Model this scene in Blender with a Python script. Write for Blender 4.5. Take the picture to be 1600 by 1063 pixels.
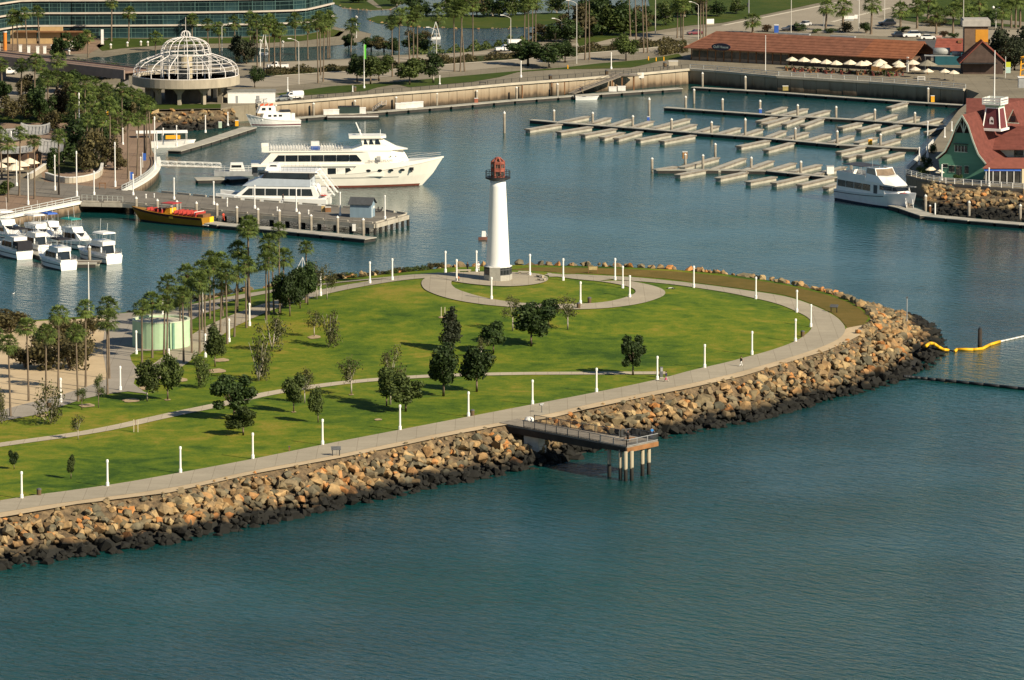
import bpy, bmesh, math, random
from math import sin, cos, pi, radians, sqrt, atan2, hypot
from mathutils import Vector, Matrix, Euler
from mathutils.geometry import delaunay_2d_cdt
R = random.Random(7)
sc = bpy.context.scene
for o in list(bpy.data.objects): bpy.data.objects.remove(o)

# ------------------------------------------------------------------ camera
FP, PITCH, CAMZ = 8870.0, radians(8.53), 152.0          # focal length in photo pixels, tilt, height above the water
cam = bpy.data.cameras.new('camera'); camo = bpy.data.objects.new('camera', cam)
sc.collection.objects.link(camo)
cam.lens = 36.0 * FP / 1600.0; cam.sensor_width = 36.0; cam.sensor_fit = 'HORIZONTAL'
cam.clip_start = 1.0; cam.clip_end = 30000.0
camo.location = (0, 0, CAMZ); camo.rotation_euler = (pi/2 - PITCH, 0, 0)
sc.camera = camo
# ------------------------------------------------------------------ sky and sun
SUN_EL, SUN_AZ = radians(33), radians(52)               # azimuth: to the right of straight behind the camera
to_sun = Vector((sin(SUN_AZ)*cos(SUN_EL), -cos(SUN_AZ)*cos(SUN_EL), sin(SUN_EL)))
w = bpy.data.worlds.new('World'); sc.world = w; w.use_nodes = True
nt = w.node_tree; nt.nodes.clear()
sky = nt.nodes.new('ShaderNodeTexSky'); sky.sky_type = 'NISHITA'; sky.sun_disc = False
sky.sun_elevation = SUN_EL; sky.sun_rotation = atan2(to_sun.x, to_sun.y)
sky.air_density = 1.0; sky.dust_density = 0.1; sky.ozone_density = 1.6
bg = nt.nodes.new('ShaderNodeBackground'); bg.inputs[1].default_value = 0.052
wo = nt.nodes.new('ShaderNodeOutputWorld')
nt.links.new(sky.outputs[0], bg.inputs[0]); nt.links.new(bg.outputs[0], wo.inputs[0])
sl = bpy.data.lights.new('sun', 'SUN'); sl.energy = 5.0; sl.angle = radians(0.53); sl.color = (1.0, 0.865, 0.655)
so = bpy.data.objects.new('sun', sl); sc.collection.objects.link(so)
so.rotation_euler = to_sun.to_track_quat('Z', 'Y').to_euler()
vs = sc.view_settings; vs.view_transform = 'Standard'; vs.look = 'None'; vs.exposure = 0.6; vs.gamma = 1.0
vs.use_curve_mapping = False

# ------------------------------------------------------------------ photo pixel -> point of the place
def ray(px, py):
    u, v = (px - 800.0)/FP, (531.5 - py)/FP
    return Vector((u, cos(PITCH) + v*sin(PITCH), -sin(PITCH) + v*cos(PITCH)))
def g(px, py, z=None):
    z = LAND if z is None else z
    d = ray(px, py); t = (z - CAMZ)/d.z
    return Vector((d.x*t, d.y*t, z))
def ztop(P, py):                                        # height at which the upright through P meets photo row py
    d = ray(800, py); return CAMZ + d.z/d.y*P.y
def ppm(P): return FP/(P.y*cos(PITCH) + (CAMZ - P.z)*sin(PITCH))
LAND = 5.2          # level of the park; the town quay lies lower (set where it is built)
ISLE = 5.2
PLAT = 8.3
LC = g(778, 437.5, PLAT)                                # the lighthouse stands here
def h(x, y):
    dx, dy = x - LC.x, y - LC.y; r = hypot(dx, dy)
    if r < 1e-6: return PLAT
    s = (1 - dy/r)/2; s = s*s*(3 - 2*s)
    ro = 33 + 50*s
    t = min(1, max(0, (r - 12)/(ro - 12))); t = t*t*(3 - 2*t)
    b = PLAT + (ISLE - PLAT)*t
    return b
def on(px, py, off=0.0):                                # photo pixel -> the park's ground
    d = ray(px, py); t = (PLAT + 1 - CAMZ)/d.z; pt = t
    tm = (0.0 - CAMZ)/d.z; dt = 1.0
    while t < tm:
        if CAMZ + d.z*t <= h(d.x*t, d.y*t):
            a, b = pt, t
            for _ in range(12):
                m = (a + b)/2
                if CAMZ + d.z*m <= h(d.x*m, d.y*m): b = m
                else: a = m
            t = b; break
        pt = t; t += dt
    return Vector((d.x*t, d.y*t, h(d.x*t, d.y*t) + off))

# ------------------------------------------------------------------ materials
MATS = {}
def node_mat(name):
    m = bpy.data.materials.new(name); m.use_nodes = True; t = m.node_tree; t.nodes.clear()
    out = t.nodes.new('ShaderNodeOutputMaterial'); b = t.nodes.new('ShaderNodeBsdfPrincipled')
    t.links.new(b.outputs[0], out.inputs[0]); MATS[name] = m
    return m, t, b
def N(t, kind, **kw):
    n = t.nodes.new('ShaderNode' + kind)
    for k, v in kw.items():
        if k in n.inputs: n.inputs[k].default_value = v
        else: setattr(n, k, v)
    return n
def ramp(t, fac, stops):
    r = t.nodes.new('ShaderNodeValToRGB'); e = r.color_ramp.elements
    while len(e) < len(stops): e.new(0.5)
    for i, (p, c) in enumerate(stops): e[i].position = p; e[i].color = (*c, 1)
    t.links.new(fac, r.inputs[0]); return r.outputs[0]
def mixc(t, fac, a, b, mode='MIX'):
    m = t.nodes.new('ShaderNodeMix'); m.data_type = 'RGBA'; m.blend_type = mode
    for s, v in ((0, fac), (6, a), (7, b)):
        if isinstance(v, (int, float)): m.inputs[s].default_value = v
        elif isinstance(v, tuple): m.inputs[s].default_value = (*v, 1)
        else: t.links.new(v, m.inputs[s])
    return m.outputs[2]
def coords(t, world):
    if world: return N(t, 'NewGeometry').outputs['Position']
    return N(t, 'TexCoord').outputs['Object']
def mat(name, c, rough=0.75, var=0.18, scale=0.8, c2=None, bump=0.0, bscale=None, spec=0.3, metal=0.0, world=False, rnd=0.0, detail=5.0, stretch=None):
    if name in MATS: return MATS[name]
    m, t, b = node_mat(name)
    co = coords(t, world)
    if stretch:
        mp = N(t, 'Mapping'); mp.inputs['Scale'].default_value = stretch; t.links.new(co, mp.inputs[0]); co = mp.outputs[0]
    n = N(t, 'TexNoise', Scale=scale, Detail=detail, Roughness=0.6); t.links.new(co, n.inputs['Vector'])
    lo = tuple(x*(1 - var) for x in c); hi = c2 if c2 else tuple(min(1, x*(1 + var)) for x in c)
    col = ramp(t, n.outputs[0], [(0.32, lo), (0.68, hi)])
    if rnd:
        oi = N(t, 'ObjectInfo'); mr = N(t, 'MapRange'); t.links.new(oi.outputs['Random'], mr.inputs[0])
        mr.inputs[3].default_value = 1 - rnd; mr.inputs[4].default_value = 1 + rnd
        hs = N(t, 'HueSaturation'); t.links.new(mr.outputs[0], hs.inputs['Value']); t.links.new(col, hs.inputs['Color']); col = hs.outputs[0]
    t.links.new(col, b.inputs['Base Color'])
    b.inputs['Roughness'].default_value = rough; b.inputs['Metallic'].default_value = metal
    b.inputs['Specular IOR Level'].default_value = spec
    if bump:
        n2 = N(t, 'TexNoise', Scale=bscale or scale*6, Detail=4.0); t.links.new(co, n2.inputs['Vector'])
        bp = N(t, 'Bump', Strength=bump, Distance=0.1); t.links.new(n2.outputs[0], bp.inputs['Height']); t.links.new(bp.outputs[0], b.inputs['Normal'])
    return m

WHITE = mat('white paint', (0.78, 0.77, 0.73), 0.45, 0.07, 0.6)
WHITE2 = mat('weathered white paint', (0.66, 0.65, 0.61), 0.6, 0.14, 1.5)
GEL = mat('white gelcoat', (0.8, 0.79, 0.75), 0.25, 0.04, 0.3, spec=0.5)
GLASS = mat('dark tinted glass', (0.012, 0.016, 0.02), 0.08, 0.3, 0.5, spec=0.6)
BLACK = mat('black metal', (0.02, 0.022, 0.025), 0.5, 0.3, 1.0)
GREY = mat('grey metal', (0.3, 0.31, 0.31), 0.5, 0.15, 1.0)
DGREY = mat('dark grey metal', (0.09, 0.095, 0.1), 0.55, 0.2, 1.0)
REDL = mat('rust red lantern paint', (0.27, 0.083, 0.058), 0.55, 0.25, 2.0)
CONC = mat('concrete', (0.42, 0.38, 0.30), 0.85, 0.16, 0.25, bump=0.3)
CONCD = mat('stained concrete', (0.34, 0.29, 0.21), 0.9, 0.3, 0.35, bump=0.3, stretch=(1, 1, .3))
WOOD = mat('weathered timber', (0.19, 0.165, 0.135), 0.85, 0.3, 0.5)
WOODL = mat('pale dock planks', (0.37, 0.34, 0.28), 0.85, 0.2, 0.6)
BROWN = mat('brown timber', (0.2, 0.1, 0.045), 0.8, 0.25, 0.6)
PILE = mat('concrete pile', (0.27, 0.24, 0.19), 0.85, 0.25, 0.6)
RUBBER = mat('tyre rubber', (0.02, 0.02, 0.02), 0.8, 0.2, 3)
ORANGE = mat('yellow paint', (0.75, 0.36, 0.02), 0.5, 0.12, 1)
TEAL = mat('teal canvas', (0.02, 0.21, 0.19), 0.7, 0.15, 1)
BLUE = mat('blue canvas', (0.03, 0.1, 0.4), 0.6, 0.15, 1)
RED = mat('red paint', (0.42, 0.04, 0.03), 0.5, 0.15, 1)

# ------------------------------------------------------------------ mesh and object helpers
COL = sc.collection
class MB:
    def __init__(s): s.v = []; s.f = []
    def add(s, vs_, fs):
        b = len(s.v); s.v += [tuple(p) for p in vs_]; s.f += [tuple(i + b for i in f) for f in fs]; return s
    def quad(s, *p): return s.add(p, [tuple(range(len(p)))])
    def box(s, c, d, rz=0.0, top=None):
        x, y, z = d[0]/2, d[1]/2, d[2]/2; k = top or (1, 1); vv = []
        for zz, (kx, ky) in ((-z, (1, 1)), (z, k)):
            for sx, sy in ((-1, -1), (1, -1), (1, 1), (-1, 1)):
                X, Y = sx*x*kx, sy*y*ky
                vv.append((c[0] + X*cos(rz) - Y*sin(rz), c[1] + X*sin(rz) + Y*cos(rz), c[2] + zz))
        return s.add(vv, [(0, 3, 2, 1), (4, 5, 6, 7), (0, 1, 5, 4), (1, 2, 6, 5), (2, 3, 7, 6), (3, 0, 4, 7)])
    def bar(s, a, b, w_, h_=None):
        a, b = Vector(a), Vector(b); d = b - a
        if d.length < 1e-6: return s
        h_ = h_ or w_; d.normalize(); up = Vector((0, 0, 1)) if abs(d.z) < 0.99 else Vector((0, 1, 0))
        x = d.cross(up).normalized()*w_/2; y = x.cross(d).normalized()*h_/2; vv = []
        for p in (a, b):
            for sx, sy in ((-1, -1), (1, -1), (1, 1), (-1, 1)): vv.append(p + x*sx + y*sy)
        return s.add(vv, [(0, 1, 2, 3), (7, 6, 5, 4), (0, 4, 5, 1), (1, 5, 6, 2), (2, 6, 7, 3), (3, 7, 4, 0)])
    def tube(s, a, b, r0, r1=None, n=8):
        a, b = Vector(a), Vector(b); r1 = r0 if r1 is None else r1; d = (b - a).normalized()
        up = Vector((0, 0, 1)) if abs(d.z) < 0.99 else Vector((0, 1, 0))
        x = d.cross(up).normalized(); y = x.cross(d); vv = []
        for p, r in ((a, r0), (b, r1)):
            for i in range(n): t = 2*pi*i/n; vv.append(p + x*cos(t)*r + y*sin(t)*r)
        fs = [(i, (i + 1) % n, n + (i + 1) % n, n + i) for i in range(n)]
        return s.add(vv, fs + [tuple(range(n - 1, -1, -1)), tuple(range(n, 2*n))])
    def path(s, pts, r, n=6):
        for a, b in zip(pts, pts[1:]): s.tube(a, b, r, r, n)
        return s
    def lathe(s, prof, n=24, c=(0, 0, 0), ph=0.0):
        vv = []
        for r, z in prof:
            for i in range(n): t = 2*pi*i/n + ph; vv.append((c[0] + r*cos(t), c[1] + r*sin(t), c[2] + z))
        fs = [(j*n + i, j*n + (i + 1) % n, (j + 1)*n + (i + 1) % n, (j + 1)*n + i) for j in range(len(prof) - 1) for i in range(n)]
        if abs(prof[0][1] - prof[-1][1]) < 1e-6 and len(prof) > 3: m = (len(prof) - 1)*n; return s.add(vv, fs + [(m + i, m + (i + 1) % n, (i + 1) % n, i) for i in range(n)])
        if prof[0][0] > 1e-4 and abs(prof[0][1] - prof[1][1]) > 1e-6: fs.append(tuple(range(n - 1, -1, -1)))
        if prof[-1][0] > 1e-4 and abs(prof[-1][1] - prof[-2][1]) > 1e-6: fs.append(tuple((len(prof) - 1)*n + i for i in range(n)))
        return s.add(vv, fs)
    def loft(s, rings, caps=True):
        n = len(rings[0]); vv = [p for r in rings for p in r]
        fs = [(j*n + i, j*n + (i + 1) % n, (j + 1)*n + (i + 1) % n, (j + 1)*n + i) for j in range(len(rings) - 1) for i in range(n)]
        if caps: fs += [tuple(range(n - 1, -1, -1)), tuple((len(rings) - 1)*n + i for i in range(n))]
        return s.add(vv, fs)
    def prism(s, poly, z0, z1):
        n = len(poly); vv = [(p[0], p[1], z0) for p in poly] + [(p[0], p[1], z1) for p in poly]
        fs = [(i, (i + 1) % n, n + (i + 1) % n, n + i) for i in range(n)]
        return s.add(vv, fs + [tuple(range(n - 1, -1, -1)), tuple(range(n, 2*n))])
    def mesh(s, name, m, smooth=False):
        me = bpy.data.meshes.new(name); me.from_pydata(s.v, [], s.f); me.materials.append(m)
        bm = bmesh.new(); bm.from_mesh(me); bmesh.ops.recalc_face_normals(bm, faces=bm.faces); bm.to_mesh(me); bm.free()
        if smooth: me.polygons.foreach_set('use_smooth', [True]*len(me.polygons))
        return me
def link(name, data, parent=None, loc=None, rz=None):
    o = bpy.data.objects.new(name, data); COL.objects.link(o)
    if parent: o.parent = parent
    if loc is not None: o.location = loc
    if rz is not None: o.rotation_euler = (0, 0, rz)
    return o
def obj(name, mb, m, parent=None, smooth=False, loc=None, rz=None, kind=None):
    o = link(name, mb.mesh(name, m, smooth) if isinstance(mb, MB) else mb, parent, loc, rz)
    if kind: o['kind'] = kind
    return o
def tag(o, label, cat, group=None):
    o['label'] = label; o['category'] = cat
    if group: o['group'] = group
    return o
def thing(name, label, cat, loc=(0, 0, 0), rz=0.0, group=None):
    o = link(name, None, None, loc, rz); o.empty_display_size = 0.5
    return tag(o, label, cat, group)
def dup(root, loc, rz=0.0, label=None, group=None, scale=None, cat=None):
    r = root.copy(); COL.objects.link(r); r.location = loc; r.rotation_euler = (0, 0, rz)
    if label: r['label'] = label
    if group: r['group'] = group
    if cat: r['category'] = cat
    if scale: r.scale = scale
    for ch in list(root.children):
        c = ch.copy(); COL.objects.link(c); c.parent = r
        for k in ch.children:
            d = k.copy(); COL.objects.link(d); d.parent = c
    return r
def drop(root):                                           # remove a prototype once its copies are made
    for ch in list(root.children):
        for k in list(ch.children): bpy.data.objects.remove(k)
        bpy.data.objects.remove(ch)
    bpy.data.objects.remove(root)
_U = 'first second third fourth fifth sixth seventh eighth ninth tenth eleventh twelfth thirteenth fourteenth fifteenth sixteenth seventeenth eighteenth nineteenth'.split()
def ordn(i):                                              # 0 -> first
    n = i + 1
    if n < 20: return _U[n - 1]
    t, u = divmod(n, 10); tn = 'zero ten twenty thirty forty fifty sixty seventy'.split()[t]
    return ('twentieth', 'thirtieth', 'fortieth', 'fiftieth', 'sixtieth')[t - 2] if u == 0 else tn + '-' + _U[u - 1]
def struct(name, mb, m, smooth=False, loc=None): return obj(name, mb, m, None, smooth, loc, None, 'structure')
def inside(poly, x, y):
    c = False; j = len(poly) - 1
    for i in range(len(poly)):
        a, b = poly[i], poly[j]
        if (a[1] > y) != (b[1] > y) and x < (b[0] - a[0])*(y - a[1])/(b[1] - a[1]) + a[0]: c = not c
        j = i
    return c
def fill(outline, zf=None, step=None, zoff=0.0):          # outline of world points -> triangulated sheet
    pts = [Vector((p[0], p[1])) for p in outline]; n = len(pts)
    if step:
        dense = []
        for i in range(n):
            a, b = pts[i], pts[(i + 1) % n]; k = max(1, int((b - a).length/step))
            dense += [a.lerp(b, q/k) for q in range(k)]
        pts = dense; n = len(pts)
        x0, x1 = min(p.x for p in pts), max(p.x for p in pts); y0, y1 = min(p.y for p in pts), max(p.y for p in pts)
        y = y0 + step/2; k = 0
        base = list(pts)
        while y < y1:
            x = x0 + step*(0.25 if k % 2 else 0.75)
            while x < x1:
                if inside(base, x, y): pts.append(Vector((x, y)))
                x += step
            y += step; k += 1
    ov, oe, of, _, _, _ = delaunay_2d_cdt(pts, [(i, (i + 1) % n) for i in range(n)], [], 1, 1e-4)
    mb = MB(); mb.add([(p.x, p.y, (zf(p.x, p.y) if zf else outline[0][2]) + zoff) for p in ov], of)
    return mb
def resample(pts, n):
    L = [0.0]
    for a, b in zip(pts, pts[1:]): L.append(L[-1] + (Vector(b) - Vector(a)).length)
    out = []; j = 0
    for i in range(n):
        s = L[-1]*i/(n - 1)
        while j < len(L) - 2 and L[j + 1] < s: j += 1
        f = (s - L[j])/max(1e-9, L[j + 1] - L[j]); out.append(Vector(pts[j]).lerp(Vector(pts[j + 1]), min(1, max(0, f))))
    return out
def smooth_line(pts, it=2):                                # Chaikin, ends kept
    pts = [Vector(p) for p in pts]
    for _ in range(it):
        q = [pts[0]]
        for a, b in zip(pts, pts[1:]): q += [a.lerp(b, .25), a.lerp(b, .75)]
        q.append(pts[-1]); pts = q
    return pts
def ribbon(A, B, n, m=4, zf=None, zoff=0.05):              # strip between two edge lines
    A, B = resample(A, n), resample(B, n); mb = MB(); vv = []
    for a, b in zip(A, B):
        for j in range(m + 1):
            p = a.lerp(b, j/m); vv.append((p.x, p.y, (zf(p.x, p.y) if zf else p.z) + zoff))
    k = m + 1
    return mb.add(vv, [(i*k + j, (i + 1)*k + j, (i + 1)*k + j + 1, i*k + j + 1) for i in range(n - 1) for j in range(m)])
def offset_line(C, w_):
    out = ([], [])
    for i, p in enumerate(C):
        a, b = C[max(0, i - 1)], C[min(len(C) - 1, i + 1)]; d = Vector((b[0] - a[0], b[1] - a[1])).normalized()
        for s, o in ((1, out[0]), (-1, out[1])): o.append(Vector((p[0] - d.y*w_/2*s, p[1] + d.x*w_/2*s, p[2])))
    return out
# ================================================================== SETTING: water, park island, mainland
def water_mat():
    m, t, b = node_mat('harbour water')
    pos = N(t, 'NewGeometry').outputs['Position']
    sx = N(t, 'SeparateXYZ'); t.links.new(pos, sx.inputs[0])
    calm = N(t, 'MapRange'); t.links.new(sx.outputs[1], calm.inputs[0])       # sheltered harbour -> open channel
    for i, v in ((1, 820), (2, 1120), (3, 1.0), (4, 0.3)): calm.inputs[i].default_value = v
    big = N(t, 'TexNoise', Scale=0.012, Detail=3.0); t.links.new(pos, big.inputs['Vector'])
    col = ramp(t, big.outputs[0], [(0.36, (0.003, 0.039, 0.040)), (0.64, (0.006, 0.058, 0.056))])
    t.links.new(col, b.inputs['Base Color'])
    b.inputs['Roughness'].default_value = 0.09; b.inputs['IOR'].default_value = 1.33
    b.inputs['Specular IOR Level'].default_value = 0.26
    def waves(sc_, rot, st, det):                         # st: size along and across the crests, crests turned by rot
        mp = N(t, 'Mapping', vector_type='TEXTURE'); mp.inputs['Scale'].default_value = st; mp.inputs['Rotation'].default_value = (0, 0, rot)
        t.links.new(pos, mp.inputs[0]); n = N(t, 'TexNoise', Scale=sc_, Detail=det, Roughness=0.55, Distortion=0.3)
        t.links.new(mp.outputs[0], n.inputs['Vector']); return n.outputs[0]
    a = waves(0.8, radians(-48), (2.3, 1.0, 1), 4.0); c = waves(0.15, radians(-38), (1.8, 1.0, 1), 2.0); d = waves(2.3, radians(-70), (1.5, 1, 1), 3.0)
    def ma(op, x, y):
        k = N(t, 'Math', operation=op)
        for i, v in enumerate((x, y)):
            if isinstance(v, (int, float)): k.inputs[i].default_value = v
            else: t.links.new(v, k.inputs[i])
        return k.outputs[0]
    hgt = ma('ADD', ma('ADD', ma('MULTIPLY', a, 0.95), ma('MULTIPLY', c, 0.6)), ma('MULTIPLY', d, 0.25))
    gust = N(t, 'TexNoise', Scale=0.02, Detail=2.0); t.links.new(pos, gust.inputs['Vector'])
    gr = N(t, 'MapRange'); t.links.new(gust.outputs[0], gr.inputs[0])
    for i, v in ((1, .35), (2, .65), (3, .6), (4, 1.3)): gr.inputs[i].default_value = v
    bp = N(t, 'Bump', Distance=WAVE); t.links.new(ma('MULTIPLY', calm.outputs[0], gr.outputs[0]), bp.inputs['Strength'])
    t.links.new(hgt, bp.inputs['Height']); t.links.new(bp.outputs[0], b.inputs['Normal'])
    return m
WAVE = 0.42
WATER = water_mat()
mb = MB(); mb.quad((-6000, 200, 0), (6000, 200, 0), (6000, 14000, 0), (-6000, 14000, 0)); struct('water', mb, WATER)

def grass_mat(name, stops, big=0.028, dry=None):
    m, t, b = node_mat(name); pos = N(t, 'NewGeometry').outputs['Position']
    n1 = N(t, 'TexNoise', Scale=big, Detail=4.0, Roughness=0.6, Distortion=0.8); n2 = N(t, 'TexNoise', Scale=0.45, Detail=5.0, Roughness=0.7); n3 = N(t, 'TexNoise', Scale=3.0, Detail=3.0); n4 = N(t, 'TexNoise', Scale=big*4.3, Detail=3.0, Roughness=.6, Distortion=1.2); t.links.new(pos, n4.inputs['Vector'])
    for n in (n1, n2, n3): t.links.new(pos, n.inputs['Vector'])
    f = mixc(t, 0.42, n1.outputs[0], n4.outputs[0]); f = mixc(t, 0.26, f, n2.outputs[0]); f = mixc(t, 0.12, f, n3.outputs[0])
    col = ramp(t, f, stops)
    t.links.new(col, b.inputs['Base Color']); b.inputs['Roughness'].default_value = 0.9; b.inputs['Specular IOR Level'].default_value = 0.15
    bp = N(t, 'Bump', Strength=0.5, Distance=0.12); t.links.new(n3.outputs[0], bp.inputs['Height']); t.links.new(bp.outputs[0], b.inputs['Normal'])
    return m
LAWN = grass_mat('mown lawn', [(0.40, (0.030, 0.068, 0.006)), (0.455, (0.062, 0.110, 0.008)), (0.50, (0.096, 0.144, 0.009)), (0.546, (0.142, 0.168, 0.012)), (0.602, (0.225, 0.19, 0.026))])
DRYG = grass_mat('dry grass', [(0.35, (0.085, 0.075, 0.014)), (0.5, (0.135, 0.098, 0.022)), (0.65, (0.19, 0.13, 0.035))], 0.06)
LAWN2 = grass_mat('street lawn', [(0.35, (0.024, 0.046, 0.006)), (0.5, (0.043, 0.068, 0.009)), (0.65, (0.08, 0.085, 0.016))], 0.05)
def pave_mat(name, c, joint, var=0.12, band=0.0):
    m, t, b = node_mat(name); pos = N(t, 'NewGeometry').outputs['Position']
    n1 = N(t, 'TexNoise', Scale=0.12, Detail=6.0, Roughness=0.65); n2 = N(t, 'TexNoise', Scale=1.7, Detail=3.0)
    for n in (n1, n2): t.links.new(pos, n.inputs['Vector'])
    f = mixc(t, 0.3, n1.outputs[0], n2.outputs[0])
    col = ramp(t, f, [(0.35, tuple(x*(1 - var) for x in c)), (0.65, tuple(x*(1 + var) for x in c))])
    if joint:
        br = N(t, 'TexBrick', Scale=1.0); br.inputs['Brick Width'].default_value = joint; br.inputs['Row Height'].default_value = joint
        br.offset = 0.0
        br.inputs['Mortar Size'].default_value = 0.035; br.inputs['Color1'].default_value = (1, 1, 1, 1); br.inputs['Color2'].default_value = (.93, .93, .93, 1); br.inputs['Mortar'].default_value = (.62, .6, .57, 1)
        t.links.new(pos, br.inputs['Vector']); col = mixc(t, 1.0, col, br.outputs[0], 'MULTIPLY')
    t.links.new(col, b.inputs['Base Color']); b.inputs['Roughness'].default_value = 0.88; b.inputs['Specular IOR Level'].default_value = 0.2
    return m
PATHM = pave_mat('park path concrete', (0.345, 0.305, 0.23), 3.0)
PATHT = pave_mat('narrow path concrete', (0.43, 0.375, 0.28), 2.0)
SANDM = pave_mat('sand', (0.47, 0.37, 0.235), 0, 0.16)
GROUNDM = pave_mat('town paving', (0.21, 0.185, 0.135), 4.0, 0.2)
ROADM = pave_mat('worn road', (0.29, 0.255, 0.195), 0, 0.1)
BRICKP = pave_mat('brown esplanade paving', (0.235, 0.165, 0.115), 2.0, 0.15)
ASPH = pave_mat('asphalt', (0.085, 0.085, 0.085), 0, 0.2)
HEDGE = grass_mat('hedge planting', [(0.35, (0.02, 0.03, 0.008)), (0.5, (0.035, 0.05, 0.012)), (0.65, (0.06, 0.065, 0.02))], 0.1)
DIRT = mat('bank gravel and soil', (0.23, 0.165, 0.095), 0.95, 0.5, 0.5, bump=0.8, world=True)

# ---- park island: land edge as seen in the photo
EDGE = [(-320, 862), (-150, 833), (0, 806), (120, 786), (265, 768), (400, 738), (530, 714), (625, 695), (700, 679), (780, 664), (867, 650), (910, 638), (1010, 618), (1080, 604), (1160, 586), (1240, 562), (1290, 547), (1320, 533), (1342, 520), (1357, 507), (1360, 497), (1350, 484), (1325, 469), (1290, 457), (1250, 447.5), (1200, 438), (1130, 428), (1050, 421), (980, 417.5), (900, 415.5), (805, 414), (700, 418), (650, 423.5), (550, 434), (450, 445), (400, 453), (330, 468), (275, 479), (212, 486), (150, 493), (57, 500), (0, 499), (-150, 510), (-320, 524)]
edge_w = [g(*p) for p in EDGE]
lawn = struct('park_lawn', fill(edge_w, h, 2.6, -0.04), LAWN, True)
def drape(name, pix, m, off, step=2.6): return struct(name, fill([on(*p) for p in pix], h, step, off), m, True)

sand_pts = [(-320, 545), (0, 505), (60, 502), (140, 498), (168, 495), (163, 520), (160, 545), (165, 575), (168, 592), (140, 603), (95, 618), (45, 630), (0, 642), (-320, 715)]
drape('sand_ground', sand_pts, SANDM, 0.03)
conc_pts = [(150, 494), (212, 488), (275, 481), (330, 470), (345, 482), (320, 490), (300, 500), (300, 520), (285, 543), (250, 548), (213, 549), (203, 556), (206, 566), (214, 576), (212, 588), (209, 600), (224, 612), (232, 616), (200, 612), (160, 617), (126, 625), (60, 648), (0, 659), (-320, 740), (-320, 715), (0, 642), (45, 630), (95, 618), (140, 603), (168, 592), (165, 575), (160, 545), (163, 520), (168, 500)]
drape('park_forecourt', conc_pts, pave_mat('forecourt concrete', (0.30, 0.27, 0.225), 4.0), 0.05)
# main promenade round the point
P_IN = [(-320, 841), (0, 781), (167.5, 759.5), (282, 739), (400, 717), (505, 695), (625, 672), (735, 651), (832, 632.5), (931, 613.5), (1029, 593.5), (1080, 579), (1135, 567), (1175, 556), (1200, 549.5), (1242, 535), (1264, 520), (1270, 510), (1267, 501), (1259, 494), (1245, 487.5), (1225, 478.5), (1200, 471), (1181, 467), (1140, 458), (1084, 449.5), (1040, 443.5), (987, 439.5), (940, 436), (900, 433), (858, 433)]
P_OUT = [(-320, 858), (0, 801), (125, 782), (265, 764.5), (400, 734.5), (500, 717), (625, 691), (700, 675), (779, 661), (867, 646), (910, 634), (1010, 614), (1080, 600), (1160, 581), (1200, 569), (1240, 557.5), (1285, 542.5), (1310, 531), (1320, 521), (1321, 511), (1312, 500), (1300, 491), (1275, 479.5), (1250, 470), (1225, 463), (1200, 459), (1150, 452), (1085, 443.5), (1040, 437.5), (987, 433.5), (940, 430.5), (900, 428.5), (855, 427)]
pin, pout = smooth_line([on(*p) for p in P_IN], 2), smooth_line([on(*p) for p in P_OUT], 2)
# pair the two edges by nearest points so that the strip stays square to the path
pout_r = resample(pout, 400)
def nearest_pairs(A, B):
    j = 0; out = []
    for a in A:
        while j < len(B) - 1 and (B[j + 1] - a).length <= (B[j] - a).length: j += 1
        out.append(B[j])
    return out
pin_r = resample(pin, 260); pp = nearest_pairs(pin_r, pout_r); pp[-1] = pout[-1]
def pair_strip(A, B, m, zoff):
    mb = MB(); vv = []
    for a, b in zip(A, B):
        for j in range(m + 1):
            p = a.lerp(b, j/m); vv.append((p.x, p.y, h(p.x, p.y) + zoff))
    k = m + 1
    return mb.add(vv, [(i*k + j, (i + 1)*k + j, (i + 1)*k + j + 1, i*k + j + 1) for i in range(len(A) - 1) for j in range(m)])
struct('promenade', pair_strip(pin_r, pp, 4, 0.06), PATHM, True)
# loop path and lighthouse plaza
L_OUT = [(683, 429), (668, 433), (660, 438), (658, 443), (660, 449), (666, 455), (690, 464.5), (725, 472.5), (775, 479), (837, 482.8), (900, 484.5), (950, 482.5), (1000, 476), (1030, 467), (1041, 460), (1037, 452.5), (1015, 445.5), (985, 440)]
L_IN = [(716, 433), (708, 437), (705, 441.5), (705, 444), (707, 447.5), (714, 453), (740, 461.5), (767, 468), (800, 472.5), (835, 475.5), (876, 476), (925, 475), (960, 470.5), (985, 463), (995, 457), (989, 450.5), (965, 444.5), (935, 440)]
lo, li = smooth_line([on(*p) for p in L_OUT], 2), smooth_line([on(*p) for p in L_IN], 2)
struct('loop_path', ribbon(lo, li, 110, 4, h, 0.085), PATHM, True)
struct('loop_path', ribbon(smooth_line([on(*p) for p in [(935, 440), (900, 437), (875, 433.5), (850, 430)]]), smooth_line([on(*p) for p in [(960, 436.5), (925, 433.5), (900, 431.5), (860, 428)]]), 20, 3, h, 0.075), PATHM, True)
plaza = [(690, 427.5), (678, 431), (700, 438), (713, 441.5), (750, 446.2), (792, 448.5), (822, 447), (845, 443.5), (856, 439.5), (857, 434), (845, 429), (820, 426.5), (780, 425.5), (737, 425.5), (710, 426)]
struct('lighthouse_plaza', fill(smooth_line([on(*p) for p in plaza + plaza[:1]], 2)[:-1], h, 2.2, 0.11), PATHM, True)
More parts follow.
